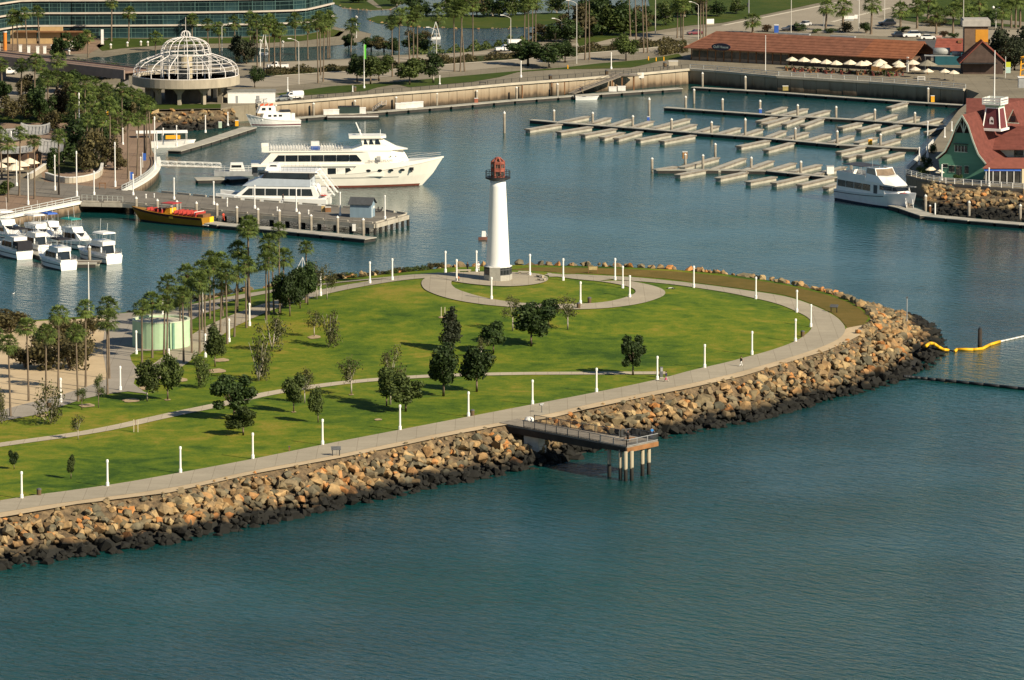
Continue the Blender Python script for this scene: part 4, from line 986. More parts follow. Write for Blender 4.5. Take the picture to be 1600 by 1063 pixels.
# fender posts and lamps on wall
pst = thing('wall_fender', 'x', 'fender post'); obj('timber', MB().tube((0, 0, -3), (0, 0, 3.4), .2, n=7), BROWN, pst); obj('cap', MB().lathe([(.24, 3.4), (.2, 3.55), (.02, 3.6)], 7), DGREY, pst)
for i, (x, y) in enumerate([(461, 181), (481, 178), (546, 172), (610, 168), (629, 166), (674, 163.5), (737, 159), (816, 154), (862, 150), (882, 148), (986, 138), (992, 138), (998, 137.5), (1003, 137)]):
    dup(pst, g(x, y, 0), 0, f'dark fender post against the tan sea wall, {ordn(i)} from the left', 'fender posts on the sea wall')
drop(pst)

# ================================================================== DOCK PILINGS
pileP = thing('dock_piling', 'x', 'piling'); obj('shaft', MB().tube((0, 0, -2), (0, 0, 3.3), .31, .31, 9), PILE, pileP, True); obj('pile_cap', MB().lathe([(.34, 3.3), (.32, 3.42), (.02, 3.75)], 9), WHITE2, pileP)
def pilings(lst, lab, grp):
    for i, (x, yb, yt) in enumerate(sorted(lst)):
        P = g(x, yb, 0.3); P.z = 0; k = (ztop(P, yt))/3.7
        dup(pileP, P, 0, lab(i), grp, (1, 1, k))
def C8(lst): return [(800 + a/4, b/4, c/4) for a, b, c in lst]
def C12(lst): return [(1200 + a/4, b/4, c/4) for a, b, c in lst]
mar = C8([(262, 768, 685), (504, 782, 700), (755, 805, 720), (997, 822, 740), (1247, 842, 758), (1457, 860, 738), (857, 735, 610), (1085, 682, 600), (1315, 700, 615), (1550, 712, 625), (1190, 535, 452), (1458, 555, 475), (1137, 640, 555), (875, 1063, 985), (1083, 1035, 960), (1193, 1047, 965), (1270, 978, 895), (1495, 1065, 980)]) + C12([(185, 735, 652), (425, 745, 663), (667, 768, 680), (917, 782, 700), (1000, 630, 548), (170, 880, 797), (432, 902, 815), (703, 922, 835), (205, 1095, 1005)]) + [(1330, 267, 257)]
pilings(mar, lambda i: f'pale round piling of the empty marina docks, {ordn(i)} from the left', 'pilings of the empty marina')
pilings([(490, 180, 160.5), (554.5, 174, 156.5), (619, 169, 151), (682.5, 163, 145), (745, 158, 141), (807, 154, 135.5), (871, 149, 130), (431, 184, 163), (788, 206, 174)], lambda i: f'white-capped piling along the long sea-wall float, {ordn(i)} from the left', 'pilings along the sea wall float')
pilings([(213, 335, 307.5), (246, 338, 311), (276.5, 341, 313), (307, 344, 315), (339, 346.5, 317.5), (370, 349, 322), (403, 351.5, 325), (436.5, 354.5, 327), (467.5, 357.5, 331), (486, 359, 335), (527.5, 364, 337.5), (567.5, 368, 341)], lambda i: f'white-capped piling along the excursion pier, {ordn(i)} from the left', 'pilings along the excursion pier')
pilings([(1415.5, 303, 294), (1446, 330, 304), (1514, 338, 314), (1594, 343, 319)], lambda i: f'white-capped piling by the float below the green restaurant, {ordn(i)} from the left', 'pilings below the green restaurant')
pilings([(10, 373, 352), (28, 360, 352), (34, 356, 357.5), (60, 393, 364), (112, 385, 377), (140, 410, 384)], lambda i: f'white-topped piling among the moored cabin cruisers, {ordn(i)} from the left', 'pilings among the cruisers')
drop(pileP)
s = thing('mooring_post', 'short red-brown post on the float below the green restaurant', 'post', g(1453, 333, .5)); obj('shaft', MB().tube((0, 0, -1), (0, 0, 1.5), .25, n=8), BROWN, s); obj('cap', MB().lathe([(.28, 1.5), (.1, 1.7)], 8), WHITE2, s)
s = thing('mooring_post', 'thin white post on the float below the green restaurant', 'post', g(1461, 335, .5)); obj('shaft', MB().tube((0, 0, -1), (0, 0, 2.2), .16, n=8), WHITE, s); obj('cap', MB().lathe([(.2, 2.2), (.1, 2.4)], 8), WHITE2, s)

# ================================================================== FLOATING DOCKS
DZ = .55
FLOATM = mat('dark flotation hull', (.035, .033, .03), .8, .3, .5)
DOCKTOP = mat('pale concrete dock', (.345, .33, .28), .85, .2, .4)
def dock(label, walk, ww, fingers, name='floating_dock', fw=1.5, loc=None, base=None, dz=.75, grp=None):
    A = [g(x, y, dz) for x, y in walk]; s = thing(name, label, 'dock', loc or A[0], 0, grp); o_ = s.location
    for a, b in zip(A, A[1:]):
        d = b - a; n = max(1, round(d.length/6))
        for k in range(n):
            p, q = a + d*k/n - o_, a + d*(k + 1)/n - o_; e = (q - p).normalized()*.06
            w_ = obj('walkway_section', MB().bar(p + e, q - e, ww, .16), DOCKTOP, s)
            obj('float', MB().bar(p + e*6 + Vector((0, 0, -.45)), q - e*6 + Vector((0, 0, -.45)), ww*.94, .72), FLOATM, w_)
    for fx0, fy0, fx1, fy1 in fingers:
        p, q = g(fx0, fy0, dz) - o_, g(fx1, fy1, dz) - o_; e = (q - p); dn = e.normalized(); sd = Vector((-dn.y, dn.x, 0))
        f = obj('finger', MB().bar(p + Vector((0, 0, .05)), q + Vector((0, 0, .05)), fw, .18), DOCKTOP, s)
        obj('finger_float', MB().bar(p + dn*.3 + Vector((0, 0, -.35)), q - dn*.3 + Vector((0, 0, -.35)), fw*.9, .85), mat('dock side timber', (.36, .34, .28), .9, .2, .5), f)
        obj('bumper', MB().bar(p + sd*fw*.53 + Vector((0, 0, .02)), q + sd*fw*.53 + Vector((0, 0, .02)), .12, .3).bar(p - sd*fw*.53 + Vector((0, 0, .02)), q - sd*fw*.53 + Vector((0, 0, .02)), .12, .3).bar(q + sd*fw*.5, q - sd*fw*.5, .2, .35), WOOD, f)
    return s
def c8(*L_): return [(800 + a/4, b/4, 800 + c/4, d/4) for a, b, c, d in L_]
def c12(*L_): return [(1200 + a/4, b/4, 1200 + c/4, d/4) for a, b, c, d in L_]
dock('rear marina dock without boats running under the dark sea wall', [(1082, 136.5), (1200, 143.5), (1420, 159.5), (1512, 165)], 2.2, c12((860, 645, 755, 675)))
dock('empty marina dock with slip fingers, second row from the sea wall', [(1039, 168), (1200, 179.5), (1335, 187), (1484, 198)], 2.2,
     c12((0, 705, 105, 672), (90, 722, 235, 682), (240, 728, 375, 692), (545, 748, 650, 712), (675, 758, 795, 718), (795, 772, 935, 732), (935, 780, 1080, 742), (40, 735, -60, 762), (125, 735, -20, 778), (215, 738, 100, 778), (335, 745, 215, 788), (575, 770, 450, 800), (690, 780, 565, 812), (820, 785, 690, 820), (935, 800, 815, 836), (1100, 800, 990, 830)))
dock('empty marina dock with slip fingers, third row from the sea wall and longest', [(830, 187.5), (875, 191.5), (1187, 215), (1312, 226.5), (1436, 232.5)], 2.2,
     c8((300, 765, 470, 730), (490, 772, 605, 738), (610, 788, 735, 748), (740, 800, 870, 760), (880, 802, 1100, 745), (1010, 818, 1140, 780), (1140, 832, 1280, 790), (1280, 842, 1415, 802), (1420, 852, 1555, 810), (300, 778, 95, 812), (490, 795, 290, 828), (640, 808, 440, 845), (690, 830, 560, 862), (800, 825, 650, 868), (985, 838, 785, 876), (1135, 848, 935, 886), (1600, 880, 1415, 918)) + c12((0, 858, 100, 820), (115, 868, 240, 830), (240, 882, 380, 840), (390, 892, 525, 850), (550, 895, 670, 862), (680, 912, 815, 872), (150, 895, -15, 940), (595, 920, 440, 955), (740, 935, 570, 975), (560, 965, 485, 988), (840, 955, 725, 988)))
dock('empty marina dock with slip fingers, nearest row to the lighthouse', [(1025, 265.5), (1125, 265.5), (1200, 267), (1307, 278)], 2.2,
     [(1024, 266, 1056, 261), (1058, 274, 1100, 266), (1121, 279, 1165, 270), (1168, 285, 1210, 277)] + [(1065, 262, 1120, 247), (1115, 265, 1162, 248), (1160, 268, 1205, 252)] + [(1200 + a/4, 200 + b/4, 1200 + c/4, 200 + d/4) for a, b, c, d in [(0, 270, 160, 222), (150, 275, 320, 232), (300, 292, 475, 245), (240, 302, 35, 348), (410, 308, 195, 358), (440, 345, 360, 375)]])
dock('long floating dock at the foot of the tan sea wall', [(420, 188), (475, 183.5), (600, 174), (700, 166), (800, 157), (935, 147), (1063, 138)], 2.6, [])
dock('dark floating dock with fish boxes beside the charter boat', [(272, 236), (320, 222), (391, 199)], 3.5, [])
dock('long low float on the water side of the excursion pier', [(318, 347), (350, 351), (440, 359), (580, 373)], 4.0, [])
dock('floating dock with gangway below the green restaurant', [(1398, 321), (1415, 325), (1450, 337), (1520, 344), (1600, 350.5), (1700, 358)], 3.6, [])
dock('floating dock between the moored cabin cruisers', [(15, 374), (60, 397), (108, 412), (152, 411.5)], 2.2, [(105, 408, 157, 409)])
s = dock('small service float behind the white dinner yacht', [(305, 280), (352, 279), (383, 277)], 5.0, [])
# dock boxes and extras
dbx = thing('dock_box', 'x', 'dock box'); obj('box', MB().box((0, 0, .55), (2.0, 1.0, 1.1)), WHITE2, dbx); obj('lid', MB().box((0, 0, 1.14), (2.1, 1.1, .12)), WHITE, dbx)
for i, (x, y, sc_) in enumerate([(513, 180.5, 1.2), (522, 180, 1.2), (626, 171, 1.3), (635, 170, 1.3), (644, 169.5, 1.3), (653, 168.5, 1.3), (563, 178, 1.3), (957, 143, 1.0), (971, 142, 1.0)]):
    dup(dbx, g(x, y, DZ + .1), .12, f'white storage box on the sea-wall float, {ordn(i)} from the left', 'white dock boxes', (sc_, 1, sc_))
drop(dbx)
for x, y, l, m in [(545, 178, 'dark green container on the sea-wall float near the charter boat', mat('dark green container', (.02, .04, .035), .7, .2)), (1356.5, 243, '', None)]:
    if m: s = thing('work_container', l, 'container', g(x, y, DZ + .1), .1); obj('body', MB().box((0, 0, .9), (5.2, 1.8, 1.8)), m, s); obj('lid', MB().box((0, 0, 1.86), (5.3, 1.9, .12)), BLACK, s)
s = thing('barge', 'flat work barge moored at the sea-wall float', 'barge', g(551, 186, 0), .07); obj('hull', MB().box((0, 0, .3), (12.5, 3.2, 1.0), 0, (1.02, 1.05)), FLOATM, s); obj('deck', MB().box((0, 0, .84), (12.6, 3.1, .08)), WOOD, s); obj('rub_rail', MB().box((0, -1.65, .7), (12.4, .12, .2)), WHITE2, s)
def cabinet(x, y, z, d, m, label, cat='cabinet', name='dock_cabinet', rz=0.1):
    s = thing(name, label, cat, g(x, y, z), rz); obj('body', MB().box((0, 0, d[2]/2), d), m, s); obj('lid', MB().box((0, 0, d[2] + .05), (d[0]*1.08, d[1]*1.08, .1)), WHITE2 if m is not WHITE else GREY, s)
cabinet(1297, 271.5, DZ + .1, (1.6, 1.2, 1.7), WHITE, 'white cabinet on the marina dock nearest the tour boat')
cabinet(1359.5, 226.5, DZ + .1, (.9, .8, 1.4), ORANGE, 'yellow cabinet on a finger of the longest marina dock')
cabinet(1457, 159.5, DZ + .1, (.9, .8, 1.5), ORANGE, 'yellow cabinet on the rear dock under the dark sea wall')
cabinet(1227, 141.5, DZ + .1, (1.4, .8, 1.1), mat('dull yellow cabinet', (.3, .24, .08), .7, .2), 'dull yellow cabinet at the left part of the rear dock')
cabinet(1070, 248, DZ + .1, (1.1, .9, 1.5), mat('rusty cabinet', (.33, .17, .06), .7, .2), 'rusty orange cabinet on the dock nearest the lighthouse')
cabinet(1013, 190, DZ + .1, (.6, .6, 1.1), BLUE, 'small blue locker on the longest marina dock')
cabinet(1188, 177, DZ + .1, (.7, .6, 1.0), BLUE, 'small blue locker on the second marina dock')
cabinet(744, 161.5, DZ + .1, (.9, .7, 1.2), mat('brown red locker', (.3, .1, .06), .7, .2), 'reddish locker on the sea-wall float')
cabinet(553, 361, DZ + .1, (.7, .6, 1.3), WHITE2, 'tall pale cabinet on the low float of the excursion pier')
cabinet(448, 349, DZ + .1, (.5, .4, .8), WHITE, 'small white box on the low float of the excursion pier')
cabinet(370, 197, DZ + .1, (.8, .8, 1.3), ORANGE, 'yellow drum on the dock by the charter boat')
cabinet(344, 200, DZ + .1, (.8, .7, 1.4), mat('green white locker', (.4, .5, .38), .7, .2), 'greenish white locker on the dock left of the charter boat')
cabinet(505, 331, EZ, (.8, .7, 1.3), mat('tan bin', (.42, .3, .13), .7, .2), 'tan bin on the excursion pier beside the catamaran')
cabinet(512.5, 331.5, EZ, (1.2, .8, 1.0), BROWN, 'brown bin on the excursion pier right of the tan one')

def gangway(a, b, w_, label, m=GREY, hh=1.0):
    s = thing('gangway', label, 'gangway', a); d = b - a; u = Vector((d.x, d.y, 0)).normalized(); sd = Vector((-u.y, u.x, 0))*w_/2
    obj('ramp', MB().bar((0, 0, 0), d, w_, .14), DECK, s)
    for q in (1, -1):
        r_ = MB(); n = max(3, int(d.length/1.8))
        for k in range(n + 1): p = d*k/n + sd*q; r_.bar(p, p + Vector((0, 0, hh)), .07)
        for k in range(n): r_.bar(d*k/n + sd*q, d*(k + 1)/n + sd*q + Vector((0, 0, hh)), .05)
        for zz in (.12, hh): r_.bar(sd*q + Vector((0, 0, zz)), d + sd*q + Vector((0, 0, zz)), .09)
        obj('truss', r_, m, s)
gangway(g(966, 119.5, LAND + .1), g(893, 146.5, DZ + .2), 2.2, 'long sloping timber gangway from the sea wall down to the float', WOOD, 1.1)
gangway(g(600, 164, 2.6), g(586, 174, DZ + .2), 1.4, 'small white gangway on the sea-wall float', WHITE)
gangway(g(249, 259, EZ), g(345, 262, 1.6), 1.8, 'white truss gangway from the curved wall to the service float', WHITE)
gangway(g(1415, 300, 3.2), g(1422, 326, DZ + .2), 1.4, 'pale gangway frame beside the tour boat bow', WHITE)
s = thing('gangway_platform', 'dark timber landing on posts at the head of the long gangway', 'landing', g(975, 118, LAND)); obj('deck', MB().box((0, 0, .05), (7, 3.5, .2)), WOOD, s)
for x in (-3, -.5, 2.5): obj('post', MB().bar((x, -1.2, -6), (x, -1.2, 0), .35), BROWN, s)
mb = MB()
for x in (-3.2, -1.1, 1.1, 3.2): mb.bar((x, -1.6, 0), (x, -1.6, 1.2), .1)
for zz in (.6, 1.2): mb.bar((-3.2, -1.6, zz), (3.2, -1.6, zz), .08)
obj('railing', mb, DGREY, s)
s = thing('notice_board', 'blank white notice board on the sea wall beside the gangway', 'sign', g(1001, 123.5, 2.4) + Vector((0, -.9, 0))); obj('panel', MB().box((0, 0, 1), (1.65*1, .08, 1.4)), WHITE, s)
for x in (-.6, .6): obj('post', MB().bar((x, .1, -2.5), (x, .1, 1.5), .12), BROWN, s)

# ================================================================== EXCURSION PIER
ep = thing('excursion_pier', 'long asphalt-decked excursion pier with timber edge and piles', 'pier', ge(400, 322)); o_ = ep.location
near = [ge(*p) for p in [(126, 314), (192, 316.5), (350, 331), (470, 341), (586, 350)]]; farr = [ge(*p) for p in [(-30, 276), (97, 286), (200, 293.5), (350, 311), (500, 322), (600, 329.5), (637, 336)]]
pd = near + list(reversed(farr))
pdeck = fill([ge(*p) for p in [(126, 316), (192, 317.5), (350, 331), (470, 341), (586, 350), (637.5, 336), (600, 330), (500, 322), (350, 311), (250, 301), (192, 296)]], lambda x, y: EZ)
DK2 = pave_mat('pier asphalt', (.17, .155, .13), 3.0, .25)
v = pdeck; mbp = MB(); mbp.prism([( p.x - o_.x, p.y - o_.y) for p in [ge(*q) for q in [(126, 316), (192, 317.5), (350, 331), (470, 341), (586, 350), (637.5, 336), (600, 330), (500, 322), (350, 311), (250, 301), (192, 296)]]], -.5, .02)
obj('deck', mbp, DK2, ep)
struct('pier_road', fill([ge(*p) for p in [(-320, 290), (0, 303), (128, 312), (126, 316), (192, 298), (192, 297), (97, 287), (0, 277.5), (-320, 255)]], lambda x, y: EZ + .06), DK2)
edge = [ge(*q) - o_ for q in [(126, 316), (192, 317.5), (350, 331), (470, 341), (586, 350), (637.5, 336)]]
for a, b in zip(edge, edge[1:]):
    d = b - a; n = max(1, round(d.length/6)); u = d.normalized(); nn = Vector((u.y, -u.x, 0))
    for k in range(n):
        p, q = a + d*k/n + u*.06, a + d*(k + 1)/n - u*.06
        obj('fascia', MB().bar(p + nn*.15 + Vector((0, 0, -.45)), q + nn*.15 + Vector((0, 0, -.45)), .3, .85), WOODL, ep)
        obj('kerb', MB().bar(p + u*.4 - nn*.2 + Vector((0, 0, .2)), q - u*.6 - nn*.2 + Vector((0, 0, .2)), .3, .3), WOODL, ep)
for a, b in zip(*( [[ge(*q) - o_ for q in [(250, 301), (350, 311), (500, 322), (600, 330)]]]*1 + [[ge(*q) - o_ for q in [(350, 311), (500, 322), (600, 330), (637, 336)]]] )):
    d = b - a; n = max(1, round(d.length/5)); u = d.normalized()
    for k in range(n): obj('kerb', MB().bar(a + d*k/n + u*.5 + Vector((0, 0, .25)), a + d*(k + 1)/n - u*.5 + Vector((0, 0, .25)), .35, .35), WOODL, ep)
for i in range(2):
    A_, B_ = (edge[1], edge[4]) if i == 0 else (edge[4], edge[5])
    n = 16 if i == 0 else 6
    for k in range(n + (i == 1)):
        p = A_.lerp(B_, (k + .5)/n if i == 0 else k/n); obj('pile', MB().tube((p.x, p.y + .4, -8), (p.x, p.y + .4, -.5), .32, n=8), TPILE, ep, True)
        if i == 0: obj('pile', MB().tube((p.x, p.y + 7, -8), (p.x, p.y + 7, -.5), .32, n=8), TPILE, ep, True)
rl = MB(); a, b = ge(128, 313) - o_, ge(192, 316) - o_
for k in range(9): p = a.lerp(b, k/8); rl.bar(p, p + Vector((0, 0, 1.2)), .1)
for zz in (.6, 1.2): rl.bar(a + Vector((0, 0, zz)), b + Vector((0, 0, zz)), .08)
obj('railing', rl, mat('grey green railing', (.4, .42, .38), .6, .1), ep)
# pier lamps (tall white posts)
tall = thing('pier_lamp_post', 'x', 'lamp post'); obj('post', MB().lathe([(.22, 0), (.15, .4), (.12, 5.3)], 8), WHITE, tall); obj('base', MB().lathe([(.28, -.1), (.26, .6), (.16, .8)], 8), WHITE, tall); obj('lamp_head', MB().lathe([(.18, 5.3), (.18, 5.6), (.05, 5.7)], 8), WHITE, tall)
for i, (x, yb, yt) in enumerate([(147, 305, 267), (208, 305, 272), (272, 312, 277.5), (334, 320, 283), (398, 326, 289), (463, 331, 294), (531.5, 337, 300), (601.5, 343, 305)]):
    P = ge(x, yb); dup(tall, P, 0, f'slim white lamp post on the excursion pier, {ordn(i)} from the left', 'white lamp posts on the excursion pier', (1, 1, (ztop(P, yt) - EZ)/5.7))
for i, (x, yb, yt) in enumerate([(26, 291, 250), (44, 320, 270), (86, 298, 242), (120, 308, 236), (180, 292, 222), (220, 279, 245), (242, 265, 182), (18, 262, 205), (46, 262, 228), (192, 226, 200), (245, 232, 205), (255, 226, 200), (276, 228, 196), (124, 210, 145), (108, 182, 160), (321, 207, 180), (356, 196, 175)]):
    P = ge(x, yb); dup(tall, P, 0, f'white mast lamp on the palm esplanade, {ordn(i)} in order from the front left', 'white mast lamps on the esplanade', (.95, .95, (ztop(P, yt) - EZ)/5.7))
# shed
s = thing('pier_shed', 'small blue grey shed with dark gable roof at the end of the excursion pier', 'shed', ge(566, 339), radians(-14)); k = ppm(ge(566, 339))
SH = mat('blue grey shed boards', (.19, .27, .33), .7, .1, 1, stretch=(1, 1, .2))
obj('wall', MB().prism([(-2.2, -1.6), (2.2, -1.6), (2.2, 1.9), (-2.2, 1.9)], 0, 2.9), SH, s)
obj('gable', MB().loft([[(2.19, -1.6, 2.9), (2.19, 1.9, 2.9), (2.19, .15, 4.0)], [(-2.19, -1.6, 2.9), (-2.19, 1.9, 2.9), (-2.19, .15, 4.0)]]), SH, s)
for q in (1, -1):
    y0, y1 = (.15, 2.25) if q > 0 else (.15, -1.95)
    obj('roof', MB().loft([[(-2.6, y0, 4.12), (2.6, y0, 4.12), (2.6, y1, 2.8), (-2.6, y1, 2.8)], [(-2.6, y0, 4.0), (2.6, y0, 4.0), (2.6, y1, 2.68), (-2.6, y1, 2.68)]]), mat('dark shingle roof', (.06, .065, .07), .85, .2, 2), s)
dr = obj('door', MB().box((2.22, -.3, 1.05), (.08, 1.0, 2.1)), mat('pale blue door', (.36, .42, .46), .6, .1), s); obj('handle', MB().box((2.28, .1, 1.0), (.06, .1, .1)), BLACK, dr)
obj('window', MB().box((2.22, 1.0, 2.0), (.06, .9, .5)), WHITE, s)
s = thing('anchor_display', 'black anchor lying on the deck right of the pier shed', 'anchor', ge(591, 332), .2)
obj('shank', MB().tube((0, 0, .3), (0, 0, 1.2), .12, n=6).path([(-.9, 0, 1.1), (-.7, 0, .4), (0, 0, .2), (.7, 0, .4), (.9, 0, 1.1)], .14, 6), BLACK, s); obj('stock', MB().tube((-.5, 0, .1), (.5, 0, .1), .12, n=6), BLACK, s)
person(ge(442, 316), .3, BLK, (.2, .2, .22), 'person in dark clothes walking on the excursion pier behind the catamaran')
person(g(349, 345, DZ + .1), 2.0, (.6, .08, .05), (.5, .08, .05), 'person in a red suit standing on the low float by the excursion pier')
for i, (x, y) in enumerate([(228, 310), (241, 309), (355, 323), (355, 316), (433, 330), (482, 335)]):
    s = thing('bollard', f'small pale bollard on the excursion pier deck, {ordn(i)} from the left', 'bollard', ge(x, y), 0, 'bollards on the excursion pier'); obj('shaft', MB().lathe([(.16, 0), (.12, .7)], 8), WHITE2, s); obj('cap', MB().lathe([(.18, .7), (.18, .85), (.05, .95)], 8), WHITE, s)

# ================================================================== BOATS
def hull(L_, B, zs, zb, rake=2.0, n=16, full=.55, stern=.92, wl=.84, zmid=None, draft=.5, sternrake=0.0):
    rings = []
    for i in range(n + 1):
        t = i/n; q = max(0, (t - full)/(1 - full)); b = B/2*(stern + (1 - stern)*min(1, t/.3))*(1 - q**2.3) + .03
        bw = B/2*wl*(stern + (1 - stern)*min(1, t/.3))*max(.01, 1 - q**1.6) + .02
        z = zs + (zb - zs)*t**2.2; xd = t*L_ - sternrake*(1 - t)*0; xw = sternrake*(1 - t) + t*(L_ - rake)
        rings.append([(xd, -b, z), (xd - (xd - xw)*.45, -(b*.5 + bw*.5), z*.42), (xw, -bw, -draft), (xw, bw, -draft), (xd - (xd - xw)*.45, b*.5 + bw*.5, z*.42), (xd, b, z)])
    return MB().loft(rings)
def stripe(L_, B, zs, zb, rake, z0, z1, full=.55, stern=.92, wl=.84, n=16, t0=0.0, t1=.98, off=.03):
    """a painted band running along both sides of hull()"""
    mb = MB()
    for s in (-1, 1):
        vv = []
        for i in range(n + 1):
            t = t0 + (t1 - t0)*i/n; q = max(0, (t - full)/(1 - full)); b = B/2*(stern + (1 - stern)*min(1, t/.3))*(1 - q**2.3) + .03
            bw = B/2*wl*(stern + (1 - stern)*min(1, t/.3))*max(.01, 1 - q**1.6) + .02; z = zs + (zb - zs)*t**2.2; xd, xw = t*L_, t*(L_ - rake)
            for zz in (z0, z1):
                za = zz if zz >= 0 else z + zz
                if za > z*.42: f = (za - z*.42)/(z*.58); y = (b + bw)/2 + (b - (b + bw)/2)*f; x = xd - (xd - xw)*.45*(1 - f)
                else: f = (za + .5)/(z*.42 + .5); y = bw + ((b + bw)/2 - bw)*f; x = xw + ((xd - (xd - xw)*.45) - xw)*f
                vv.append((x, s*(y + off), za))
        mb.add(vv, [(2*i, 2*i + 2, 2*i + 3, 2*i + 1) for i in range(n)])
    return mb
def cab(x0, x1, y, z0, z1, fr=.3, bk=.1, tum=.12):
    return MB().loft([[(x0, -y, z0), (x1, -y, z0), (x1, y, z0), (x0, y, z0)], [(x0 + bk, -y + tum, z1), (x1 - fr, -y + tum, z1), (x1 - fr, y - tum, z1), (x0 + bk, y - tum, z1)]])
def sidewin(x0, x1, y, z0, z1, sl0=0., sl1=0., tum=0., th=.03):
    return [MB().add([(x0, s*(y + th), z0), (x1, s*(y + th), z0), (x1 - sl1, s*(y + th - tum), z1), (x0 + sl0, s*(y + th - tum), z1)], [(0, 1, 2, 3)]) for s in (-1, 1)]
def sides(name, mbs, m, parent):                           # the same pane on either side, one object each
    for q in mbs: obj(name, q, m, parent)
def rails(x0, x1, y, z, hh=.9, n=10, both=True, m=2):
    mb = MB()
    for s in ((-1, 1) if both else (-1,)):
        for k in range(n + 1): x = x0 + (x1 - x0)*k/n; mb.bar((x, s*y, z), (x, s*y, z + hh), .05)
        for j in range(1, m + 1): mb.bar((x0, s*y, z + hh*j/m), (x1, s*y, z + hh*j/m), .05)
    return mb
def text_mesh(txt, size, m, parent, loc, rot, name='lettering'):
    c = bpy.data.curves.new('t', 'FONT'); c.body = txt; c.size = size; c.align_x = 'CENTER'; c.align_y = 'CENTER'; c.extrude = .01
    o = bpy.data.objects.new('t', c); COL.objects.link(o); dg = bpy.context.evaluated_depsgraph_get()
    me = bpy.data.meshes.new_from_object(o.evaluated_get(dg)); bpy.data.objects.remove(o); me.materials.clear(); me.materials.append(m); me.name = name
    o = link(name, me, parent, loc); o.rotation_euler = rot; return o
ANTIF = mat('red brown antifouling', (.16, .045, .03), .7, .15)
CREAM = mat('cream white yacht paint', (.8, .77, .68), .3, .05, .3, spec=.5)
# ---- dinner yacht
P = g(402, 294.5, 0); P.y += 4.2
Y = thing('dinner_yacht', 'large white three-deck dinner yacht lying across the harbour', 'yacht', P, radians(3))
k = ppm(P); YL = (692 - 402)/k
obj('hull', hull(YL, 8.6, 2.5, 6.3, 5.2, 26, .5, .95, .84), CREAM, Y)
obj('boot_stripe', stripe(YL, 8.6, 2.5, 6.3, 5.2, 0.0, .42, .5, .95, .84, 26), ANTIF, Y)
obj('rub_rail', stripe(YL, 8.6, 2.5, 6.3, 5.2, 2.1, 2.25, .5, .95, .84, 20, 0, .8, .06), mat('grey rub rail', (.3, .3, .28), .6, .1), Y)
obj('main_deck_cabin', cab(2.2, 27.5, 4.0, 2.45, 4.75, .2, .5, .02), CREAM, Y)
obj('upper_deck_slab', MB().prism([(-1.5, -4.3), (22, -4.3), (27, -3.9), (32, -2.6), (34, -1.2), (34, 1.2), (32, 2.6), (27, 3.9), (22, 4.3), (-1.5, 4.3)], 4.75, 5.25), CREAM, Y)
rings = []
for i in range(17):
    t_ = .47 + .53*i/16; q_ = max(0, (t_ - .5)/.5); b_ = 4.3*(1 - q_**2.3) + .05; zh = 2.5 + 3.8*t_**2.2
    zt2_ = (2.7, 3.9, 5.15)[i] if i < 3 else 5.2 + 1.2*((i - 3)/13)**2
    rings.append([(t_*YL, -b_, zh - .25), (t_*YL + .05, -b_*1.01 - .02, max(zh + .02, zt2_)), (t_*YL + .05, b_*1.01 + .02, max(zh + .02, zt2_)), (t_*YL, b_, zh - .25)])
obj('forward_topsides', MB().loft(rings), CREAM, Y)
def yhull(x): q_ = max(0, (x/YL - .5)/.5); return 4.3*(1 - q_**2.3) + .05
obj('upper_saloon', MB().loft([[(.5, -4.1, 5.25), (25, -3.95, 5.2), (30.5, -2.85, 5.2), (33.5, 0, 5.2), (30.5, 2.85, 5.2), (25, 4.1, 5.25), (.5, 4.1, 5.25)], [(3.0, -4.0, 7.9), (24, -3.9, 8.0), (29.2, -2.8, 8.1), (31.8, 0, 8.15), (29.2, 2.8, 8.1), (24, 4.0, 8.0), (3.0, 4.0, 7.9)]]), CREAM, Y)
for i in range(7):
    x0, x1 = 3.2 + i*2.82, 3.2 + (i + 1)*2.82 - .14
    sides('saloon_window', sidewin(x0, x1, 4.07, 5.85, 7.25, 1.2 if i == 0 else 0, 1.2 if i == 6 else 0, .05), GLASS, Y)
for i in range(8):
    x0, x1 = 5.5 + i*1.95, 5.5 + (i + 1)*1.95 - .12
    if i in (4, 6): sides('door', sidewin(x0 + .2, x1 - .1, 4.0, 2.6, 4.4), WHITE2, Y)
    else: sides('deck_window', sidewin(x0, x1, 4.0, 2.95, 4.35, 0, .9 if i == 7 else 0), GLASS, Y)
for i in range(4):
    x = 24.2 + i*2.5; y = yhull(x) - .04
    obj('porthole', MB().add([(x + .55*cos(a), -y - .09 - .06*0, 3.75 + .3*sin(a)) for a in [2*pi*q/12 for q in range(12)]], [tuple(range(12))]), GLASS, Y)
obj('top_deck', MB().prism([(1.2, -4.2), (23, -4.1), (29.4, -2.9), (29.4, 2.9), (23, 4.1), (1.2, 4.2)], 7.9, 8.2), CREAM, Y)
obj('top_rail', rails(1.2, 20, 4.1, 8.2, 1.0, 14, True, 3), GREY, Y)
ch = MB(); r_ = random.Random(4)
for i in range(26):
    for j in range(4):
        if 13 < i < 17: continue
        x, y = 3 + i*.62, -3.2 + j*1.7; ch.box((x, y, 8.45), (.4, .45, .5)).box((x - .2, y, 8.85), (.08, .45, .5))
obj('deck_chairs', ch, WHITE2, Y, kind='stuff')
obj('stair_housing', cab(11.6, 13.6, 1.2, 8.2, 9.8, .1, .1, .05), WHITE2, Y); obj('blue_banner', MB().box((12.6, -3.6, 8.75), (2.0, .06, .9)), BLUE, Y)
for q in (-4.05, 4.05): obj('aft_fairing', MB().box((1.6, q, 8.5), (1.6, .3, 1.1)), CREAM, Y)
